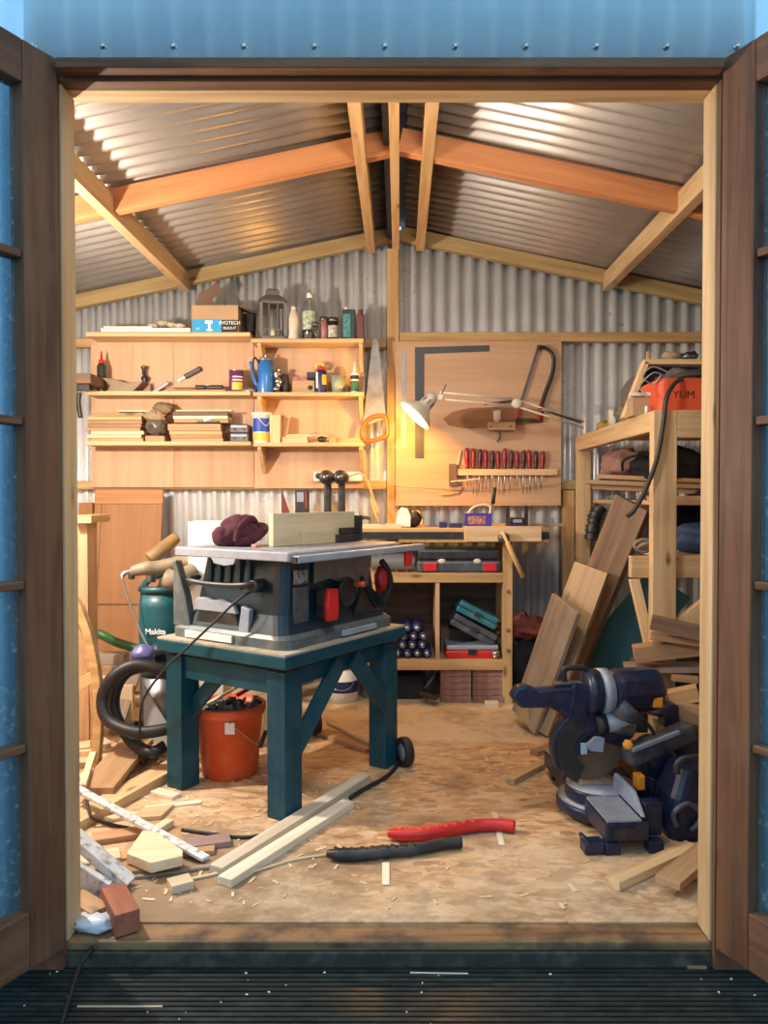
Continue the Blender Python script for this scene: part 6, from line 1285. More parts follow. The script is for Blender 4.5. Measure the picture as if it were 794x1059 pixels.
# offcuts piled to the right behind mitre saw
pile = (
 ((645, 690), (724, 690), 2.78, 0.10, 0.022, GREYW, 'long grey-brown board lying across the pile behind the mitre saw'),
 ((655, 676), (724, 668), 2.75, 0.08, 0.055, BRN, 'thick brown offcut on the long grey-brown board behind the mitre saw'),
 ((672, 657), (724, 664), 2.72, 0.07, 0.022, BRNL, 'light brown strip just below the dark rounded beam by the rack'),
 ((673, 643), (725, 655), 2.68, 0.07, 0.045, DARKW, 'dark square beam poking left past the right jamb, topmost of its pile'))
base_ = MB()
tag(MB().box((0.93, 2.60, 0), (1.25, 2.78, 0.30)).build('offcut_crate', wood('old_crate_wood', (0.26, 0.17, 0.10), (0.16, 0.10, 0.06)), bevel=0.004), 'dark wooden crate of offcuts in front of the rack post', 'crate')
for a, b, Y, w, th, mt, lb in pile:
    tag(MB().bar(W(a[0], a[1], Y), W(b[0], b[1], Y - 0.05), w, th).build('rack_offcut', mt, bevel=0.002), lb, 'wood offcut')
low = (
 ((694, 700), (722, 703), 2.70, 0.05, 0.02, BRN, 'narrow brown strip high in the offcut crate'),
 ((692, 722), (722, 716), 2.62, 0.06, 0.05, PINE2, 'golden block end halfway down the offcut pile'),
 ((699, 733), (724, 740), 2.58, 0.05, 0.06, BRNL, 'light brown block near the end of the blue motor'),
 ((690, 760), (722, 748), 2.60, 0.05, 0.02, BRN, 'low brown strip above the rail end of the mitre saw'),
 ((676, 745), (712, 738), 2.66, 0.05, 0.025, GREYW, 'grey strip directly behind the amber rail knob'))
for a, b, Y, w, th, mt, lb in low:
    tag(MB().bar(W(a[0], a[1], Y), W(b[0], b[1], Y - 0.03), w, th).build('rack_offcut', mt, bevel=0.002), lb, 'wood offcut')
tag(MB().box((0.75, 2.62, 0), (0.925, 2.76, 0.15)).build('offcut_block', BRN, bevel=0.003), 'big rough brown block on the floor behind the mitre saw', 'wood block')
# ---- leaning planks
def leanplank(label, bl, br_, tl, zt_y, mt, th=0.03, w=0.2, Yt=3.9):
    pass
def plank3(label, b0, tp, w, th, mt, side=(1, 0, 0)):
    """plank from bottom centre b0 to top centre tp, width along side"""
    b0 = Vector(b0); tp = Vector(tp); x = (tp - b0); s_ = Vector(side) - x.normalized() * Vector(side).dot(x.normalized()); s_.normalize(); up = x.normalized().cross(s_)
    m = MB().bar(b0, tp, w, th, up); lo = min(v.z for v in m.v); m.v = [v + Vector((0, 0, 0.001 - lo)) for v in m.v]
    return tag(m.build('leaning_plank', mt, bevel=0.002), label, 'plank')
def gp(px, py): return G(px, py)
def plank4(label, nb, nt, off, th, mt):
    """nb, nt: near lower and near upper corner of the visible face; off: across the face to the far edge"""
    x = nt - nb; L = x.length; x.normalize(); s_ = off - x * off.dot(x); w = s_.length; s_.normalize(); n_ = x.cross(s_)
    if n_.x < 0: n_ = -n_
    M = Matrix(((x.x, s_.x, n_.x, nb.x), (x.y, s_.y, n_.y, nb.y), (x.z, s_.z, n_.z, nb.z), (0, 0, 0, 1)))
    m = MB().box((0, 0, 0), (L, w, th), M); lo = min(v.z for v in m.v); m.v = [v + Vector((0, 0, 0.001 - lo)) for v in m.v]
    return tag(m.build('leaning_plank', mt, bevel=0.002), label, 'plank')
plank4('long dark brown plank leaning against the rack, tallest of the leaning planks', W(580, 744, 3.42), W(669, 528, 3.12), Vector((-0.11, 0.15, 0.013)), 0.034, DARKW)
plank4('pale brown plank leaning between the grey plank and the dark one', W(566, 763, 3.17), W(628, 594, 3.17), Vector((-0.112, 0.12, 0.03)), 0.022, wood('tan_plank', (0.46, 0.31, 0.17), (0.34, 0.22, 0.12)))
plank4('grey weathered plank leaning in front, nearest the workbench', W(552, 760, 3.20), W(597, 634, 3.08), Vector((-0.065, 0.17, 0.068)), 0.02, GREYW)
tag(MB().blob((xx(545, 3.8), 3.86, 0.15), (0.12, 0.10, 0.15), 0.25, 2, 14, 28, 18, flat=-0.149).build('black_bin_bag', BLKF), 'black bag on the floor between the bench leg and the planks', 'bag')
tag(MB().blob((xx(545, 3.8), 3.86, 0.345), (0.12, 0.09, 0.06), 0.45, 3, 17, 28, 16).build('rust_red_rag', RUST), 'rust red rag lying on the black bag beside the bench', 'rag')
m = MB()
for k in range(14):
    z = 0.62 + k * 0.03; m.lathe([(0.03, 0), (0.036, 0.008), (0.036, 0.018), (0.03, 0.026)], 16, (1.0 + (k - 7) * 0.005, 4.0 - 0.045, z))
# ribbed hose behind plank
tag(MB().tube([(0.98, 3.93, 0.78), (1.0, 3.93, 0.9), (1.03, 3.92, 0.955)], 0.035, 14, rfun=lambda s: 1 + 0.12 * (1 if int(s * 34) % 2 else -1), res=14).build('ribbed_hose', BLK), 'black ribbed hose standing behind the tall dark plank', 'hose')

# ================================================================== LEFT SIDE
# leaning panelled door / plywood
b1, b2 = G(90, 668), G(160, 668)
tp = W(140, 507, 4.04)
t = thing('cupboard_door', 'brown framed plywood cupboard door leaning on the back wall at left', 'cupboard door', (-1.5, 3.9, 0))
p0 = Vector((xx(86, 3.86), 3.86, 0.02)); p1 = Vector((xx(159, 3.86), 3.86, 0.0)); q0 = W(104, 507, 4.03); q1 = W(174, 507, 4.03)
X_ = (q1 - q0).normalized(); Yv = (q0 - p0); Hh = Yv.length; Yv.normalize(); Zv = X_.cross(Yv).normalized(); Yv = Zv.cross(X_)
Md = Matrix(((X_.x, Yv.x, Zv.x, p0.x), (X_.y, Yv.y, Zv.y, p0.y), (X_.z, Yv.z, Zv.z, p0.z), (0, 0, 0, 1))); Wd = (q1 - q0).length
def dm(): m = MB(); m.M = Md.copy(); return m
DRW = wood('cupboard_door_ply', (0.40, 0.20, 0.09), (0.33, 0.155, 0.065), gs=0.6, knots=False)
dm().box((0, 0, 0), (Wd, Hh, 0.012)).build('panel', DRW, t)
dm().box((0, Hh - 0.075, 0.0122), (Wd, Hh, 0.019)).build('frame_rail', DRW, t, bevel=0.002)
dm().box((0, Hh * 0.42, 0.0122), (Wd, Hh * 0.42 + 0.006, 0.016)).build('frame_rail', DARKW, t)
dm().box((0.035, Hh * 0.43, 0.0122), (0.040, Hh - 0.076, 0.016)).build('groove_strip', DARKW, t)
dm().box((Wd - 0.055, 0, 0.0122), (Wd, Hh - 0.076, 0.019)).build('frame_stile', DRW, t, bevel=0.002)
tag(MB().box((xx(82, 4.0), 3.99, 0), (xx(96, 4.0), 4.03, zz(520, 4.0))).build('brown_board', DRW), 'brown board standing on end left of the leaning cupboard door', 'board')
# chair back frame
t = thing('chair_frame', 'old wooden chair back frame standing at the left jamb', 'chair frame', (-1.12, 2.75, 0))
YC = 2.78
cp_ = [W(76, 556, YC), W(84, 572, YC), W(93, 600, YC), W(100, 640, YC), W(102, 680, YC), W(98, 735, YC)]
def ribbon(pts, w, th):
    m = MB(); P = [Vector(p) for p in pts]; Q = []
    for i in range(len(P) - 1):
        for k in range(6):
            s = k / 6; p0, p1, p2, p3 = P[max(i-1, 0)], P[i], P[i+1], P[min(i+2, len(P)-1)]
            Q.append(0.5 * ((2*p1) + (p2-p0)*s + (2*p0-5*p1+4*p2-p3)*s*s + (3*p1-p0-3*p2+p3)*s**3))
    Q.append(P[-1]); L = []; Rr = []
    for i, p in enumerate(Q):
        d = (Q[min(i+1, len(Q)-1)] - Q[max(i-1, 0)]).normalized(); n_ = Vector((d.z, 0, -d.x)); L.append(p + n_ * w / 2); Rr.append(p - n_ * w / 2)
    poly = [(p.x, p.z) for p in L + Rr[::-1]]
    return m.prism(poly, th, Matrix(((1, 0, 0, 0), (0, 0, -1, pts[0].y + th / 2), (0, 1, 0, 0), (0, 0, 0, 1))))
ribbon(cp_, 0.030, 0.035).build('back_post', PINE2, t, bevel=0.003)
cp2 = [W(74, 585, YC + 0.18), W(86, 605, YC + 0.18), W(95, 640, YC + 0.18), W(98, 680, YC + 0.18), W(97, 722, YC + 0.18)]
ribbon(cp2, 0.026, 0.03).build('back_post', BRNL, t, bevel=0.003)
MB().bar(W(70, 652, YC), W(97, 636, YC), 0.025, 0.04, (0, 0, 1)).build('slat', PINE2, t, bevel=0.002)
MB().bar(W(70, 718, YC + 0.02), W(98, 716, YC + 0.02), 0.022, 0.022, (0, 0, 1)).build('stretcher', PINE, t, bevel=0.002)
dz_ = min((wm(o) @ v.co).z for o in t.children for v in o.data.vertices); t.location.z -= dz_
tag(MB().box((-1.30, 3.05, zz(541, 3.05)), (xx(94, 3.05), 3.25, zz(533, 3.05))).build('orange_shelf_plank', PINE2), 'end of a thick orange pine shelf board beside the left jamb', 'shelf')
tag(MB().box((-1.30, 3.10, 0), (-1.26, 3.2, zz(541.2, 3.05))).build('shelf_support', BRN), 'brown upright carrying the orange pine shelf board at left', 'support')
tag(MB().box((-1.83, 3.75, zz(396, 3.75)), (xx(94.5, 3.75), 3.95, zz(386, 3.75))).build('dark_shelf', DARKW), 'dark shelf board high on the left wall', 'shelf')
tag(MB().box((-1.62, 3.8, zz(403, 3.8)), (xx(93, 3.8), 3.85, zz(396.4, 3.8))).build('bar_clamp', BLK), 'black clamp head hanging under the dark shelf at left', 'clamp')
tag(MB().tube([(xx(83, 3.9), 3.9, zz(403, 3.8)), (xx(82, 3.9), 3.9, zz(416, 3.9)), (xx(84, 3.9), 3.9, zz(432, 3.9))], 0.012).build('hanging_black_tool', BLK), 'black tool hanging below the dark shelf, by the left jamb', 'tool')

# vacuum cleaner
vc = Vector((xx(169, 3.05), 3.05, 0)); vr = wid(146, 196, 3.05) / 2
t = thing('shop_vacuum', 'teal wheeled workshop vacuum behind the left leg of the saw stand', 'vacuum cleaner', tuple(vc))
zt = zz(600, 3.05)
MB().lathe([(vr * 0.96, 0.30), (vr * 1.0, 0.34), (vr * 1.0, zt - 0.10), (vr * 0.95, zt - 0.05)], 32, vc).build('motor_head', VAC, t)
MB().lathe([(vr * 0.95, zt - 0.0495), (vr * 0.80, zt - 0.035), (vr * 0.78, zt - 0.06), (0.001, zt - 0.06)], 32, vc).build('control_panel', BLK, t)
MB().tube([vc + Vector((vr * 0.9 * math.cos(a), vr * 0.9 * math.sin(a), zt - 0.03 + 0.05 * max(0, math.sin(a)))) for a in [i * math.pi / 8 for i in range(16)]], 0.014, 10, closed=True).build('top_rim', VAC, t)
MB().box(vc + Vector((-0.02, -vr * 0.55, zt - 0.062)), vc + Vector((0.07, -vr * 0.2, zt - 0.035))).build('switch_plate', LGREY, t, bevel=0.003)
for dx in (0.0, 0.045): MB().cyl(vc + Vector((dx, -vr * 0.5, zt - 0.035)), vc + Vector((dx, -vr * 0.55, zt - 0.015)), 0.012).build('knob', BLK, t)
MB().lathe([(vr * 0.9, 0.04), (vr * 0.98, 0.08), (vr * 0.98, 0.295)], 32, vc).build('tank', DSTEEL, t)
MB().loft([(0.02, vc.x - vr, vc.x + vr, vc.y - vr, vc.y + vr), (0.06, vc.x - vr * 0.95, vc.x + vr * 0.95, vc.y - vr * 0.95, vc.y + vr * 0.95)], rad=0.03).build('trolley', BLK, t)
for s in (-1, 1): MB().cyl(vc + Vector((s * vr * 1.0, -0.05, 0.06)), vc + Vector((s * vr * 1.25, -0.05, 0.06)), 0.06).build('wheel', RUB, t)
text('Makita', 0.030, T(xx(160.5, 2.96), vc.y - vr * 1.03, zz(649, 3.05)) @ FACE, WINK, t, bold=0.0008)
MB().lathe([(0.018, 0), (0.018, 0.04), (0.03, 0.05), (0.03, 0.065), (0.012, 0.075)], 18, vc + Vector((-0.03, -vr * 0.7, zt + 0.0)), (0, 0, 1)).build('hose_port', STEEL, t)
MB().tube([vc + Vector((0.02, -0.06, zt - 0.01)), vc + Vector((0.08, -0.1, zt + 0.03)), vc + Vector((0.12, -0.06, zt - 0.01))], 0.007).build('carry_handle', BLK, t)
# pipes across the top
t = thing('grimy_pipe', 'grimy grey-brown pipe lying level over the vacuum cleaner', 'pipe', W(170, 590, 2.95))
MB().tube([W(137, 591, 2.95), W(150, 588, 2.95), W(165, 587, 2.97), W(200, 579, 3.0), W(215, 577, 3.02)], 0.026, 16, rfun=lambda s: 0.75 + 0.35 * min(1, s * 3)).build('tube', PIPE, t)
MB().tube([W(139, 591, 2.95), W(130, 592, 2.94), W(126, 596, 2.93)], 0.009).build('metal_tip', STEEL, t)
MB().cyl(W(136, 589, 2.95), W(136, 599, 2.95), 0.012).build('valve', DSTEEL, t)
tag(MB().tube([W(126, 596, 2.93), W(131, 615, 2.93), W(144, 650, 2.92), W(158, 680, 2.9), W(163, 700, 2.88)], 0.004, 8).build('thin_steel_rod', STEEL), 'thin bent steel rod hanging from the pipe tip past the vacuum', 'rod')
tag(MB().tube([W(155, 578, 3.12), W(168, 567, 3.15), W(182, 556, 3.2)], 0.030, 16, rfun=lambda s: 1 - 0.2 * s).build('brown_pipe', plain('yellowed_brown_pipe', (0.22, 0.14, 0.05), 0.5, var=0.4)), 'yellow-brown pipe sloping up behind the grimy pipe', 'pipe')
tag(MB().tube([W(172, 598, 2.9), W(183, 600, 2.9), W(200, 592, 2.95)], 0.038, 18).build('grey_motor_cylinder', PIPE), 'fat grey cylinder under the grimy pipe at the saw stand', 'cylinder')
# black hose loops
h1 = [W(190, 712, 2.85), W(170, 695, 2.8), W(140, 688, 2.78), W(117, 700, 2.76), W(106, 722, 2.76), W(112, 745, 2.74), W(140, 757, 2.72), W(172, 754, 2.74), W(195, 745, 2.8)]
h1 = [Vector((p.x, p.y, max(p.z, 0.025))) for p in h1]
h2 = [W(195, 700, 2.95), W(165, 690, 2.9), W(135, 693, 2.88), W(120, 712, 2.86), W(119, 738, 2.84), W(135, 765, 2.78), W(155, 778, 2.72), W(170, 772, 2.75)]
h2 = [Vector((p.x, p.y, max(p.z, 0.026))) for p in h2]
tag(MB().tube(h1, 0.022, 14, res=24).tube(h2, 0.022, 14, res=20).build('vacuum_hose', plain('black_hose_rubber', (0.012, 0.012, 0.014), 0.5)), 'thick black vacuum hose looped on the floor at the left', 'hose')
tag(MB().tube([Vector((-1.50, 3.55, 0.36)), W(100, 655, 3.4), W(120, 664, 3.4), W(145, 672, 3.4), W(165, 680, 3.35), Vector((-0.98, 3.30, 0.02))], 0.02, 10).build('green_hose', GREENH), 'green hose running low behind the chair frame', 'hose')
tag(MB().prism([(0, 0), (0.17, 0), (0.0, 0.28)], 0.012, T(xx(150, 2.95), 2.93, 0.001) @ FACE).build('white_triangle_panel', plain('off_white_panel', (0.50, 0.52, 0.54), 0.6)), 'white triangular panel inside the black hose loop', 'panel')
tag(MB().blob(W(148, 676, 2.85), (0.045, 0.04, 0.035), 0.15, 2, 2, 22, 14).build('purple_blue_nozzle', plain('purple_blue_plastic', (0.10, 0.10, 0.28), 0.4)), 'purple-blue nozzle at the top of the black hose loop', 'nozzle')
tag(MB().tube([W(160, 676, 2.95), W(172, 672, 2.95), W(185, 676, 2.95)], 0.035, 12).build('dark_connector', BLK), 'dark hose connector between the nozzle and the saw stand', 'connector')
# black band saw wheel / wheels behind rear leg
for (px, py, lb) in ((418, 793, 'black hand truck wheel just right of the rear stand leg'), (325, 760, 'black hand truck wheel seen under the saw stand')):
    g = G(px, py); r = 0.055
    t = thing('rubber_wheel', lb, 'wheel', (g.x, g.y, 0), group='wheels behind the saw stand')
    m = MB().lathe([(r * 0.6, -0.014), (r * 0.95, -0.016), (r, -0.006), (r, 0.006), (r * 0.95, 0.016), (r * 0.6, 0.014)], 28, (g.x, g.y, r + 0.001), (0.9, 0.45, 0), cap=False); m.build('tyre', RUB, t)
    MB().lathe([(0.001, -0.010), (r * 0.6, -0.012), (r * 0.6, 0.012), (0.001, 0.010)], 20, (g.x, g.y, r + 0.001), (0.9, 0.45, 0)).build('hub', LGREY, t)
# ================================================================== FLOOR
def gplank(name, label, cat, a, b, w, th, mt, za=0.0, zb=None, group=None, bevel=0.0015, lift=0.0008):
    """board on the floor; a,b = picture points of its end centres, za/zb underside heights"""
    zb = za if zb is None else zb
    A = G(a[0], a[1], za + th / 2 + lift); B = G(b[0], b[1], zb + th / 2 + lift)
    return tag(MB().bar(A, B, w, th).build(name, mt, bevel=bevel), label, cat, group)
gplank('long_batten', 'far one of two long whitish battens lying in front of the stand leg', 'batten', (223, 900), (378, 803), 0.045, 0.022, OFFW, group='long whitish battens on the floor')
gplank('long_batten', 'near one of two long whitish battens, shorter and closer to the door', 'batten', (232, 912), (360, 831), 0.045, 0.022, OFFW, group='long whitish battens on the floor')
# red and black long tools
def floortool(name, label, cat, pts, r, mat, mat2):
    P = [G(x, y, r) for x, y in pts]; t = thing(name, label, cat, tuple(G(pts[1][0], pts[1][1])))
    n = len(P); m = MB()
    M_ = Matrix.Identity(4)
    m.tube(P, r, 12, rfun=lambda s: (0.55 + 0.45 * min(1, s * 8)) * (1 - 0.1 * (s > 0.4)))
    m.v = [Vector((v.x, v.y, 0.001 + (v.z) * 0.98)) for v in m.v]
    m.build('body', mat, t)
    for k in range(9):
        s = 0.08 + k * 0.062; i = min(int(s * (n - 1)), n - 2); f = s * (n - 1) - i; p = P[i].lerp(P[i+1], f); d = (P[i+1] - P[i]).normalized()
        side = Vector((-d.y, d.x, 0))
        MB().bar(p + side * r * 0.55 - d * 0.008 + Vector((0, 0, r * 0.82)), p - side * r * 0.55 + d * 0.008 + Vector((0, 0, r * 0.82)), 0.007, 0.006).build('grip_rib', mat2, t, bevel=0.001)
    return t
RIB = plain('pink_red_rib', (0.72, 0.10, 0.08), 0.4)
floortool('red_saw_guard', 'long curved red plastic blade guard lying on the floor', 'blade guard', [(401, 862), (430, 863), (460, 859), (490, 854), (515, 853), (532, 855)], 0.020, RED, RIB)
floortool('black_saw_guard', 'long curved black plastic blade guard lying nearer the door', 'blade guard', [(338, 883), (365, 884), (400, 881), (430, 878), (455, 873), (477, 871)], 0.018, BLK, RUB)
tag(MB().tube([G(x, y, 0.005) for x, y in ((338, 884), (322, 886), (300, 890), (270, 899), (250, 905))], 0.003, 6).build('thin_splinter', OFF), 'long thin pale splinter running left from the black blade guard', 'splinter')
tag(MB().tube([G(x, y, 0.009) for x, y in ((414, 782), (407, 796), (395, 806), (378, 815), (362, 825))], 0.0075, 10).build('black_floor_cable', RUB), 'black cable curving round the foot of the rear stand leg', 'cable')
gplank('flat_offcut', 'brown board lying on the floor under the saw stand', 'wood offcut', (333, 757), (385, 775), 0.07, 0.016, BRN)
gplank('flat_offcut', 'thin pale strip beside the brown board under the saw stand', 'wood offcut', (338, 748), (384, 770), 0.012, 0.012, OFF, za=0.017)
gplank('flat_offcut', 'pale batten end lying by the far wing of the mitre saw', 'wood offcut', (527, 808), (560, 791), 0.035, 0.022, PINE)
gplank('flat_offcut', 'dark brown strip behind the far wing of the mitre saw', 'wood offcut', (552, 779), (582, 768), 0.04, 0.02, BRN)
gplank('flat_offcut', 'pale pine batten at the door, leftmost of the two right offcuts', 'wood offcut', (633, 914), (716, 876), 0.045, 0.024, PINE)
gplank('flat_offcut', 'short grey-brown board crossing the pine batten by the right jamb', 'wood offcut', (690, 913), (735, 876), 0.065, 0.02, BRNL, za=0.026)
gplank('flat_offcut', 'clipped brown board between the pine batten and the right jamb', 'wood offcut', (700, 906), (745, 890), 0.05, 0.018, OFF)
gplank('flat_offcut', 'thin pale sliver lying under the right end of the red guard', 'sliver', (511, 840), (519, 874), 0.018, 0.002, OFFW)
gplank('flat_offcut', 'faint pale sliver below the black blade guard', 'sliver', (399, 892), (399, 915), 0.02, 0.002, OFFW)
# left debris pile
gplank('heap_board', 'long brown board sloping down from the left jamb to the stand leg', 'board', (72, 722), (172, 778), 0.045, 0.02, BRNL, za=0.12, zb=0.03)
gplank('heap_board', 'wide short tan plank tilted on the left heap below the hose', 'board', (98, 818), (143, 765), 0.12, 0.022, BRNL, za=0.03, zb=0.055)
gplank('heap_board', 'long broad pine board lying left of the stand leg', 'board', (62, 858), (185, 790), 0.085, 0.03, PINE, za=0.0, zb=0.0)
gplank('heap_board', 'thin white painted batten laid diagonally across the left heap', 'batten', (62, 806), (213, 888), 0.028, 0.010, WHITEP, za=0.085, zb=0.012)
gplank('heap_board', 'small upright-lying pale stick at the left jamb', 'stick', (85, 815), (96, 780), 0.022, 0.02, OFF, za=0.06)
gplank('heap_board', 'pale board end lying far left below the chair frame', 'board', (70, 775), (112, 768), 0.09, 0.02, OFF, za=0.0)
gplank('heap_board', 'flat pale board in front of the black hose', 'board', (80, 789), (125, 782), 0.07, 0.018, OFF, za=0.0)
gplank('heap_board', 'brown strip lying under the wide tan plank of the heap', 'strip', (82, 800), (128, 801), 0.03, 0.018, BRN, za=0.0)
gplank('heap_board', 'flat brown board at the foot of the black hose loop', 'board', (150, 768), (205, 758), 0.06, 0.016, BRNL, za=0.0)
gplank('heap_board', 'pale board disappearing behind the left leg of the stand', 'board', (170, 786), (200, 770), 0.05, 0.018, OFFW, za=0.0)
gplank('heap_board', 'dark mauve board lying flat beyond the wedge', 'board', (150, 880), (238, 868), 0.06, 0.016, plain('mauve_painted_wood', (0.30, 0.20, 0.18), 0.7), za=0.0)
gplank('heap_board', 'brown board under the pale wedge, nearest the door', 'board', (120, 902), (165, 892), 0.07, 0.018, BRN, za=0.0)
gplank('heap_board', 'long thin grey strip lying along the front of the heap', 'strip', (96, 912), (238, 893), 0.022, 0.008, GREYW, za=0.0)
gplank('heap_board', 'thin pale strip between the stand foot and the wedge', 'strip', (160, 860), (176, 850), 0.03, 0.02, OFF, za=0.0)
gplank('heap_board', 'brown board lying under the thin white batten beside the wedge', 'board', (95, 868), (150, 860), 0.06, 0.016, BRN)
gplank('heap_board', 'pale flat board beneath the painted frame rail', 'board', (80, 892), (124, 884), 0.07, 0.018, OFF)
gplank('heap_board', 'long light brown board running under the wedge to the mauve board', 'board', (104, 888), (222, 878), 0.045, 0.012, BRNL)
gplank('heap_board', 'thin pale lath just beyond the wedge, crossing under the batten', 'lath', (108, 848), (168, 838), 0.03, 0.010, OFF)
gplank('heap_board', 'dark board at the left jamb under the broad pine board', 'board', (80, 842), (118, 828), 0.05, 0.018, DARKW)
gplank('heap_board', 'whitish lath lying flat between the stand leg and the wedge', 'lath', (150, 836), (208, 829), 0.025, 0.006, OFFW)
gplank('heap_board', 'brown stick under the far end of the broad pine board', 'stick', (112, 806), (168, 796), 0.03, 0.014, BRN)
gplank('heap_board', 'pale stub lying between the tan plank and the jamb', 'board', (80, 806), (104, 796), 0.04, 0.02, OFF)
gplank('heap_board', 'pale brown stick right of the lone small block', 'stick', (196, 880), (222, 895), 0.022, 0.008, BRNL)
# wedge block
A = G(128, 852, 0.03); 
m = MB().prism([(0.0, 0.0), (0.075, -0.065), (0.150, -0.035), (0.145, 0.0), (0.05, 0.13), (0.015, 0.14)], 0.028, T(*G(131, 893, 0.022)) @ RZ(8))
tag(m.build('pale_wedge', OFF, bevel=0.002), 'pale wedge shaped block lying under the white batten', 'wood block')
m = MB().prism([(0.0, 0.0), (0.09, 0.01), (0.11, 0.10), (0.02, 0.08)], 0.012, T(*G(135, 850, 0.001)) @ RZ(5))
tag(m.build('ply_scrap', wood('yellow_ply_scrap', (0.55, 0.42, 0.25), (0.45, 0.33, 0.19), knots=False)), 'flat yellowish plywood scrap near the foot of the left stand leg', 'scrap')
gplank('small_block', 'small pale block lying alone on the dirty floor near the door', 'wood block', (175, 917), (198, 911), 0.05, 0.022, OFF)
gplank('small_block', 'thin pale strip touching the ends of the long battens', 'strip', (198, 909), (226, 903), 0.010, 0.006, OFF)
gplank('small_block', 'thin pale piece tucked at the foot of the left stand leg', 'strip', (160, 818), (183, 824), 0.04, 0.012, OFFW)
# red brown block
A = G(117, 926, 0.027); B = G(132, 955, 0.027)
tag(MB().bar(A, B, 0.055, 0.052).build('hardwood_block', REDW, bevel=0.002), 'red-brown hardwood block lying on the sill side of the heap', 'wood block')
# white painted angled window frame piece
t = thing('painted_frame_piece', 'flaking white painted frame rail sloping down beside the left jamb', 'frame rail', tuple(G(110, 915)))
A = G(60, 850, 0.16); B = G(134, 914, 0.012)
MB().bar(A, B, 0.05, 0.022, (0.35, 0, 1)).build('rail', WHITEP, t, bevel=0.002)
MB().bar(A + Vector((-0.045, -0.05, -0.03)), B + Vector((-0.045, -0.035, 0.0)), 0.022, 0.045, (0.35, 0, 1)).build('lower_lip', WHITEP, t, bevel=0.002)
gplank('heap_board', 'short brown offcut lying against the left jamb at the door', 'wood offcut', (76, 928), (104, 945), 0.05, 0.024, BRNL, za=0.004)
gplank('heap_board', 'grey strip squeezed behind the white frame rail', 'strip', (76, 905), (108, 898), 0.03, 0.02, GREYW)
tag(MB().blob(G(92, 962, 0.012) + Vector((0, 0.03, 0)), (0.055, 0.03, 0.018), 0.4, 3, 3, 20, 10, flat=-0.011).build('white_plastic_sheet', plain('white_polythene', (0.55, 0.57, 0.60), 0.35)), 'crumpled white plastic sheet by the left jamb at floor level', 'plastic sheet')
tag(MB().tube([G(104, 936, 0.012), G(108, 946, 0.012), G(104, 958, 0.008), W(100, 968, 1.75), W(92, 985, 1.70), W(82, 1000, 1.66), W(74, 1025, 1.60), W(60, 1070, 1.50)], 0.005, 8).build('outdoor_cable', RUB), 'black cable running out over the sill onto the decking', 'cable')
tag(MB().tube([G(90, 830, 0.06), G(95, 845, 0.03), G(112, 852, 0.008), G(140, 858, 0.005), G(170, 870, 0.005)], 0.005, 8).build('floor_cable', RUB), 'thin dark cord winding through the left heap', 'cord')
tag(MB().tube([G(188, 858, 0.005), G(215, 862, 0.005), G(250, 866, 0.005), G(268, 864, 0.005)], 0.0055, 8).build('short_black_cord', RUB), 'short black cord on the floor left of the front stand leg', 'cord')
# offcuts behind the hose: stacked in background left
for a, b, w, th, mt, lb in (
   ((88, 740), (100, 728), 0.07, 0.02, OFF, 'pale offcut lying behind the lower part of the chair frame'),
   ((100, 716), (125, 708), 0.08, 0.02, BRNL, 'light brown offcut seen between chair frame and hose'),
   ((120, 722), (150, 728), 0.05, 0.02, OFF, 'pale offcut inside the black hose loop')):
    gplank('far_offcut', lb, 'wood offcut', a, b, w, th, mt)
zst = 0.001; rr = random.Random(8)
for i, (mt, lb) in enumerate(((BRN, 'lowest'), (OFF, 'second-lowest'), (GREYW, 'third-lowest'), (BRNL, 'fourth-lowest'), (OFFW, 'fifth-lowest'), (BRN, 'sixth-lowest'), (GREYW, 'topmost'))):
    m = MB(); m.M = T(-1.36 + rr.uniform(-0.02, 0.02), 3.42, zst) @ RZ(rr.uniform(-9, 9)); m.box((-0.15, -0.05, 0), (0.15, 0.05, 0.042)); zst += 0.0428
    tag(m.build('stacked_offcut', mt, bevel=0.002), '%s board end of the pile behind the chair frame' % lb, 'wood offcut', 'board ends piled behind the chair frame')
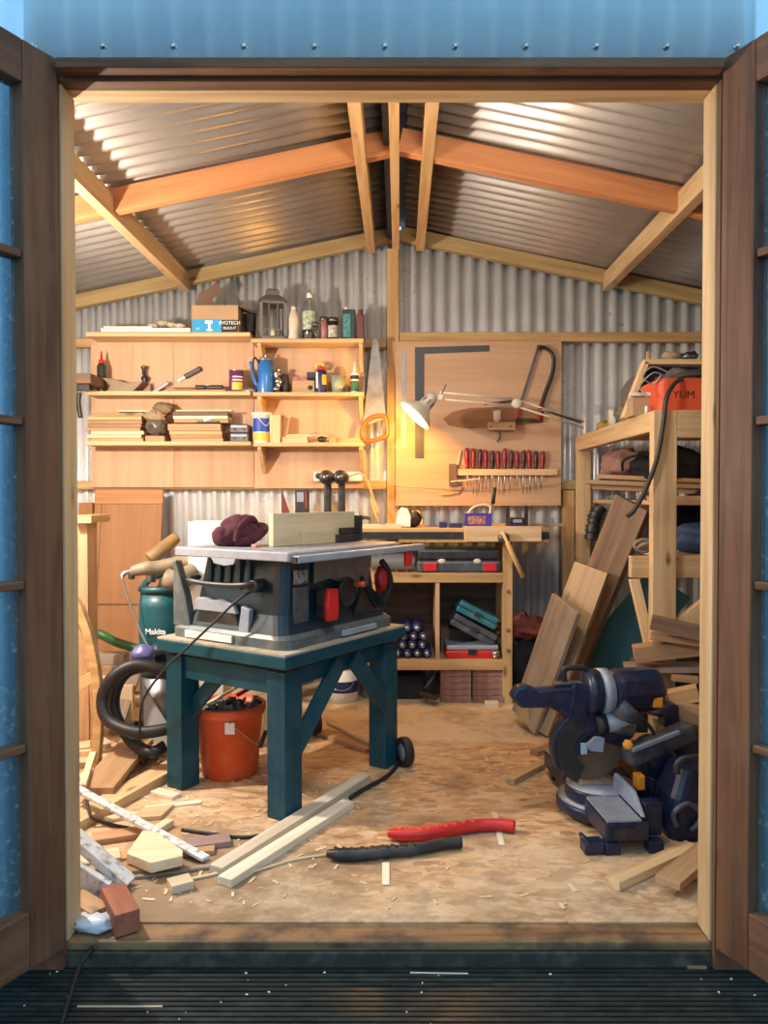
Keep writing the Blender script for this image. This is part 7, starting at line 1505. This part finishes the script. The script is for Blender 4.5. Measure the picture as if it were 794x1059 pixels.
tag(MB().bar(W(118, 706, 3.2), W(138, 648, 3.35), 0.05, 0.015, (0, 1, 0)).build('leaning_offcut', GREYW), 'grey offcut leaning on the cupboard door beside the vacuum', 'wood offcut')
bpy.data.objects['leaning_offcut'].location.z = 0.0
tag(MB().box((xx(118, 3.3), 3.28, 0), (xx(137, 3.3), 3.31, 0.19)).build('standing_offcut', OFF), 'pale board standing on edge left of the vacuum cleaner', 'wood offcut')
# chips and shavings
rr = random.Random(11); m = MB()
for i in range(520):
    if i < 260: x = rr.gauss(-0.55, 0.28); y = rr.uniform(1.85, 2.9)
    else: x = rr.uniform(-1.2, 1.3); y = rr.uniform(1.82, 3.6)
    if not -1.6 < x < 1.7: continue
    s_ = rr.uniform(0.002, 0.008) * (1.5 if rr.random() < 0.15 else 1)
    Mx = T(x, y, 0.0012) @ RZ(rr.uniform(0, 180)) @ RX(rr.uniform(-8, 8))
    m.box((-s_ * 1.8, -s_ * 0.5, -0.0008), (s_ * 1.8, s_ * 0.5, 0.0012), Mx)
tag(m.build('wood_chips', OFF, base=False), 'scattered pale wood chips and splinters on the board floor', 'wood chips', kind='stuff')
m = MB(); rr = random.Random(4)
for i in range(38):
    x = rr.uniform(-0.85, 0.85); y = rr.uniform(1.45, 1.71); s_ = rr.uniform(0.0007, 0.0017)
    m.box((-s_, -s_, 0), (s_ * rr.uniform(1, 3), s_, 0.0015), T(x, y, -0.0578) @ RZ(rr.uniform(0, 180)))
tag(m.build('deck_litter', OFFW, base=False), 'small pale specks of litter on the wet black decking', 'litter', kind='stuff')
gz = -0.0575
tag(MB().bar(G(80, 1041, gz), G(168, 1041, gz), 0.003, 0.003).build('deck_splinter', OFF), 'thin wood splinter lying on the decking at the left', 'splinter')
tag(MB().bar(G(424, 1006, gz), G(484, 1007, gz), 0.003, 0.002).build('pale_deck_strip', OFFW), 'thin whitish strip lying on the decking in the middle', 'strip')
tag(MB().bar(G(710, 999, gz), G(730, 1000, gz), 0.014, 0.006).build('brown_deck_chip', BRN), 'small brown chip on the decking beside the right door leaf', 'wood chip')
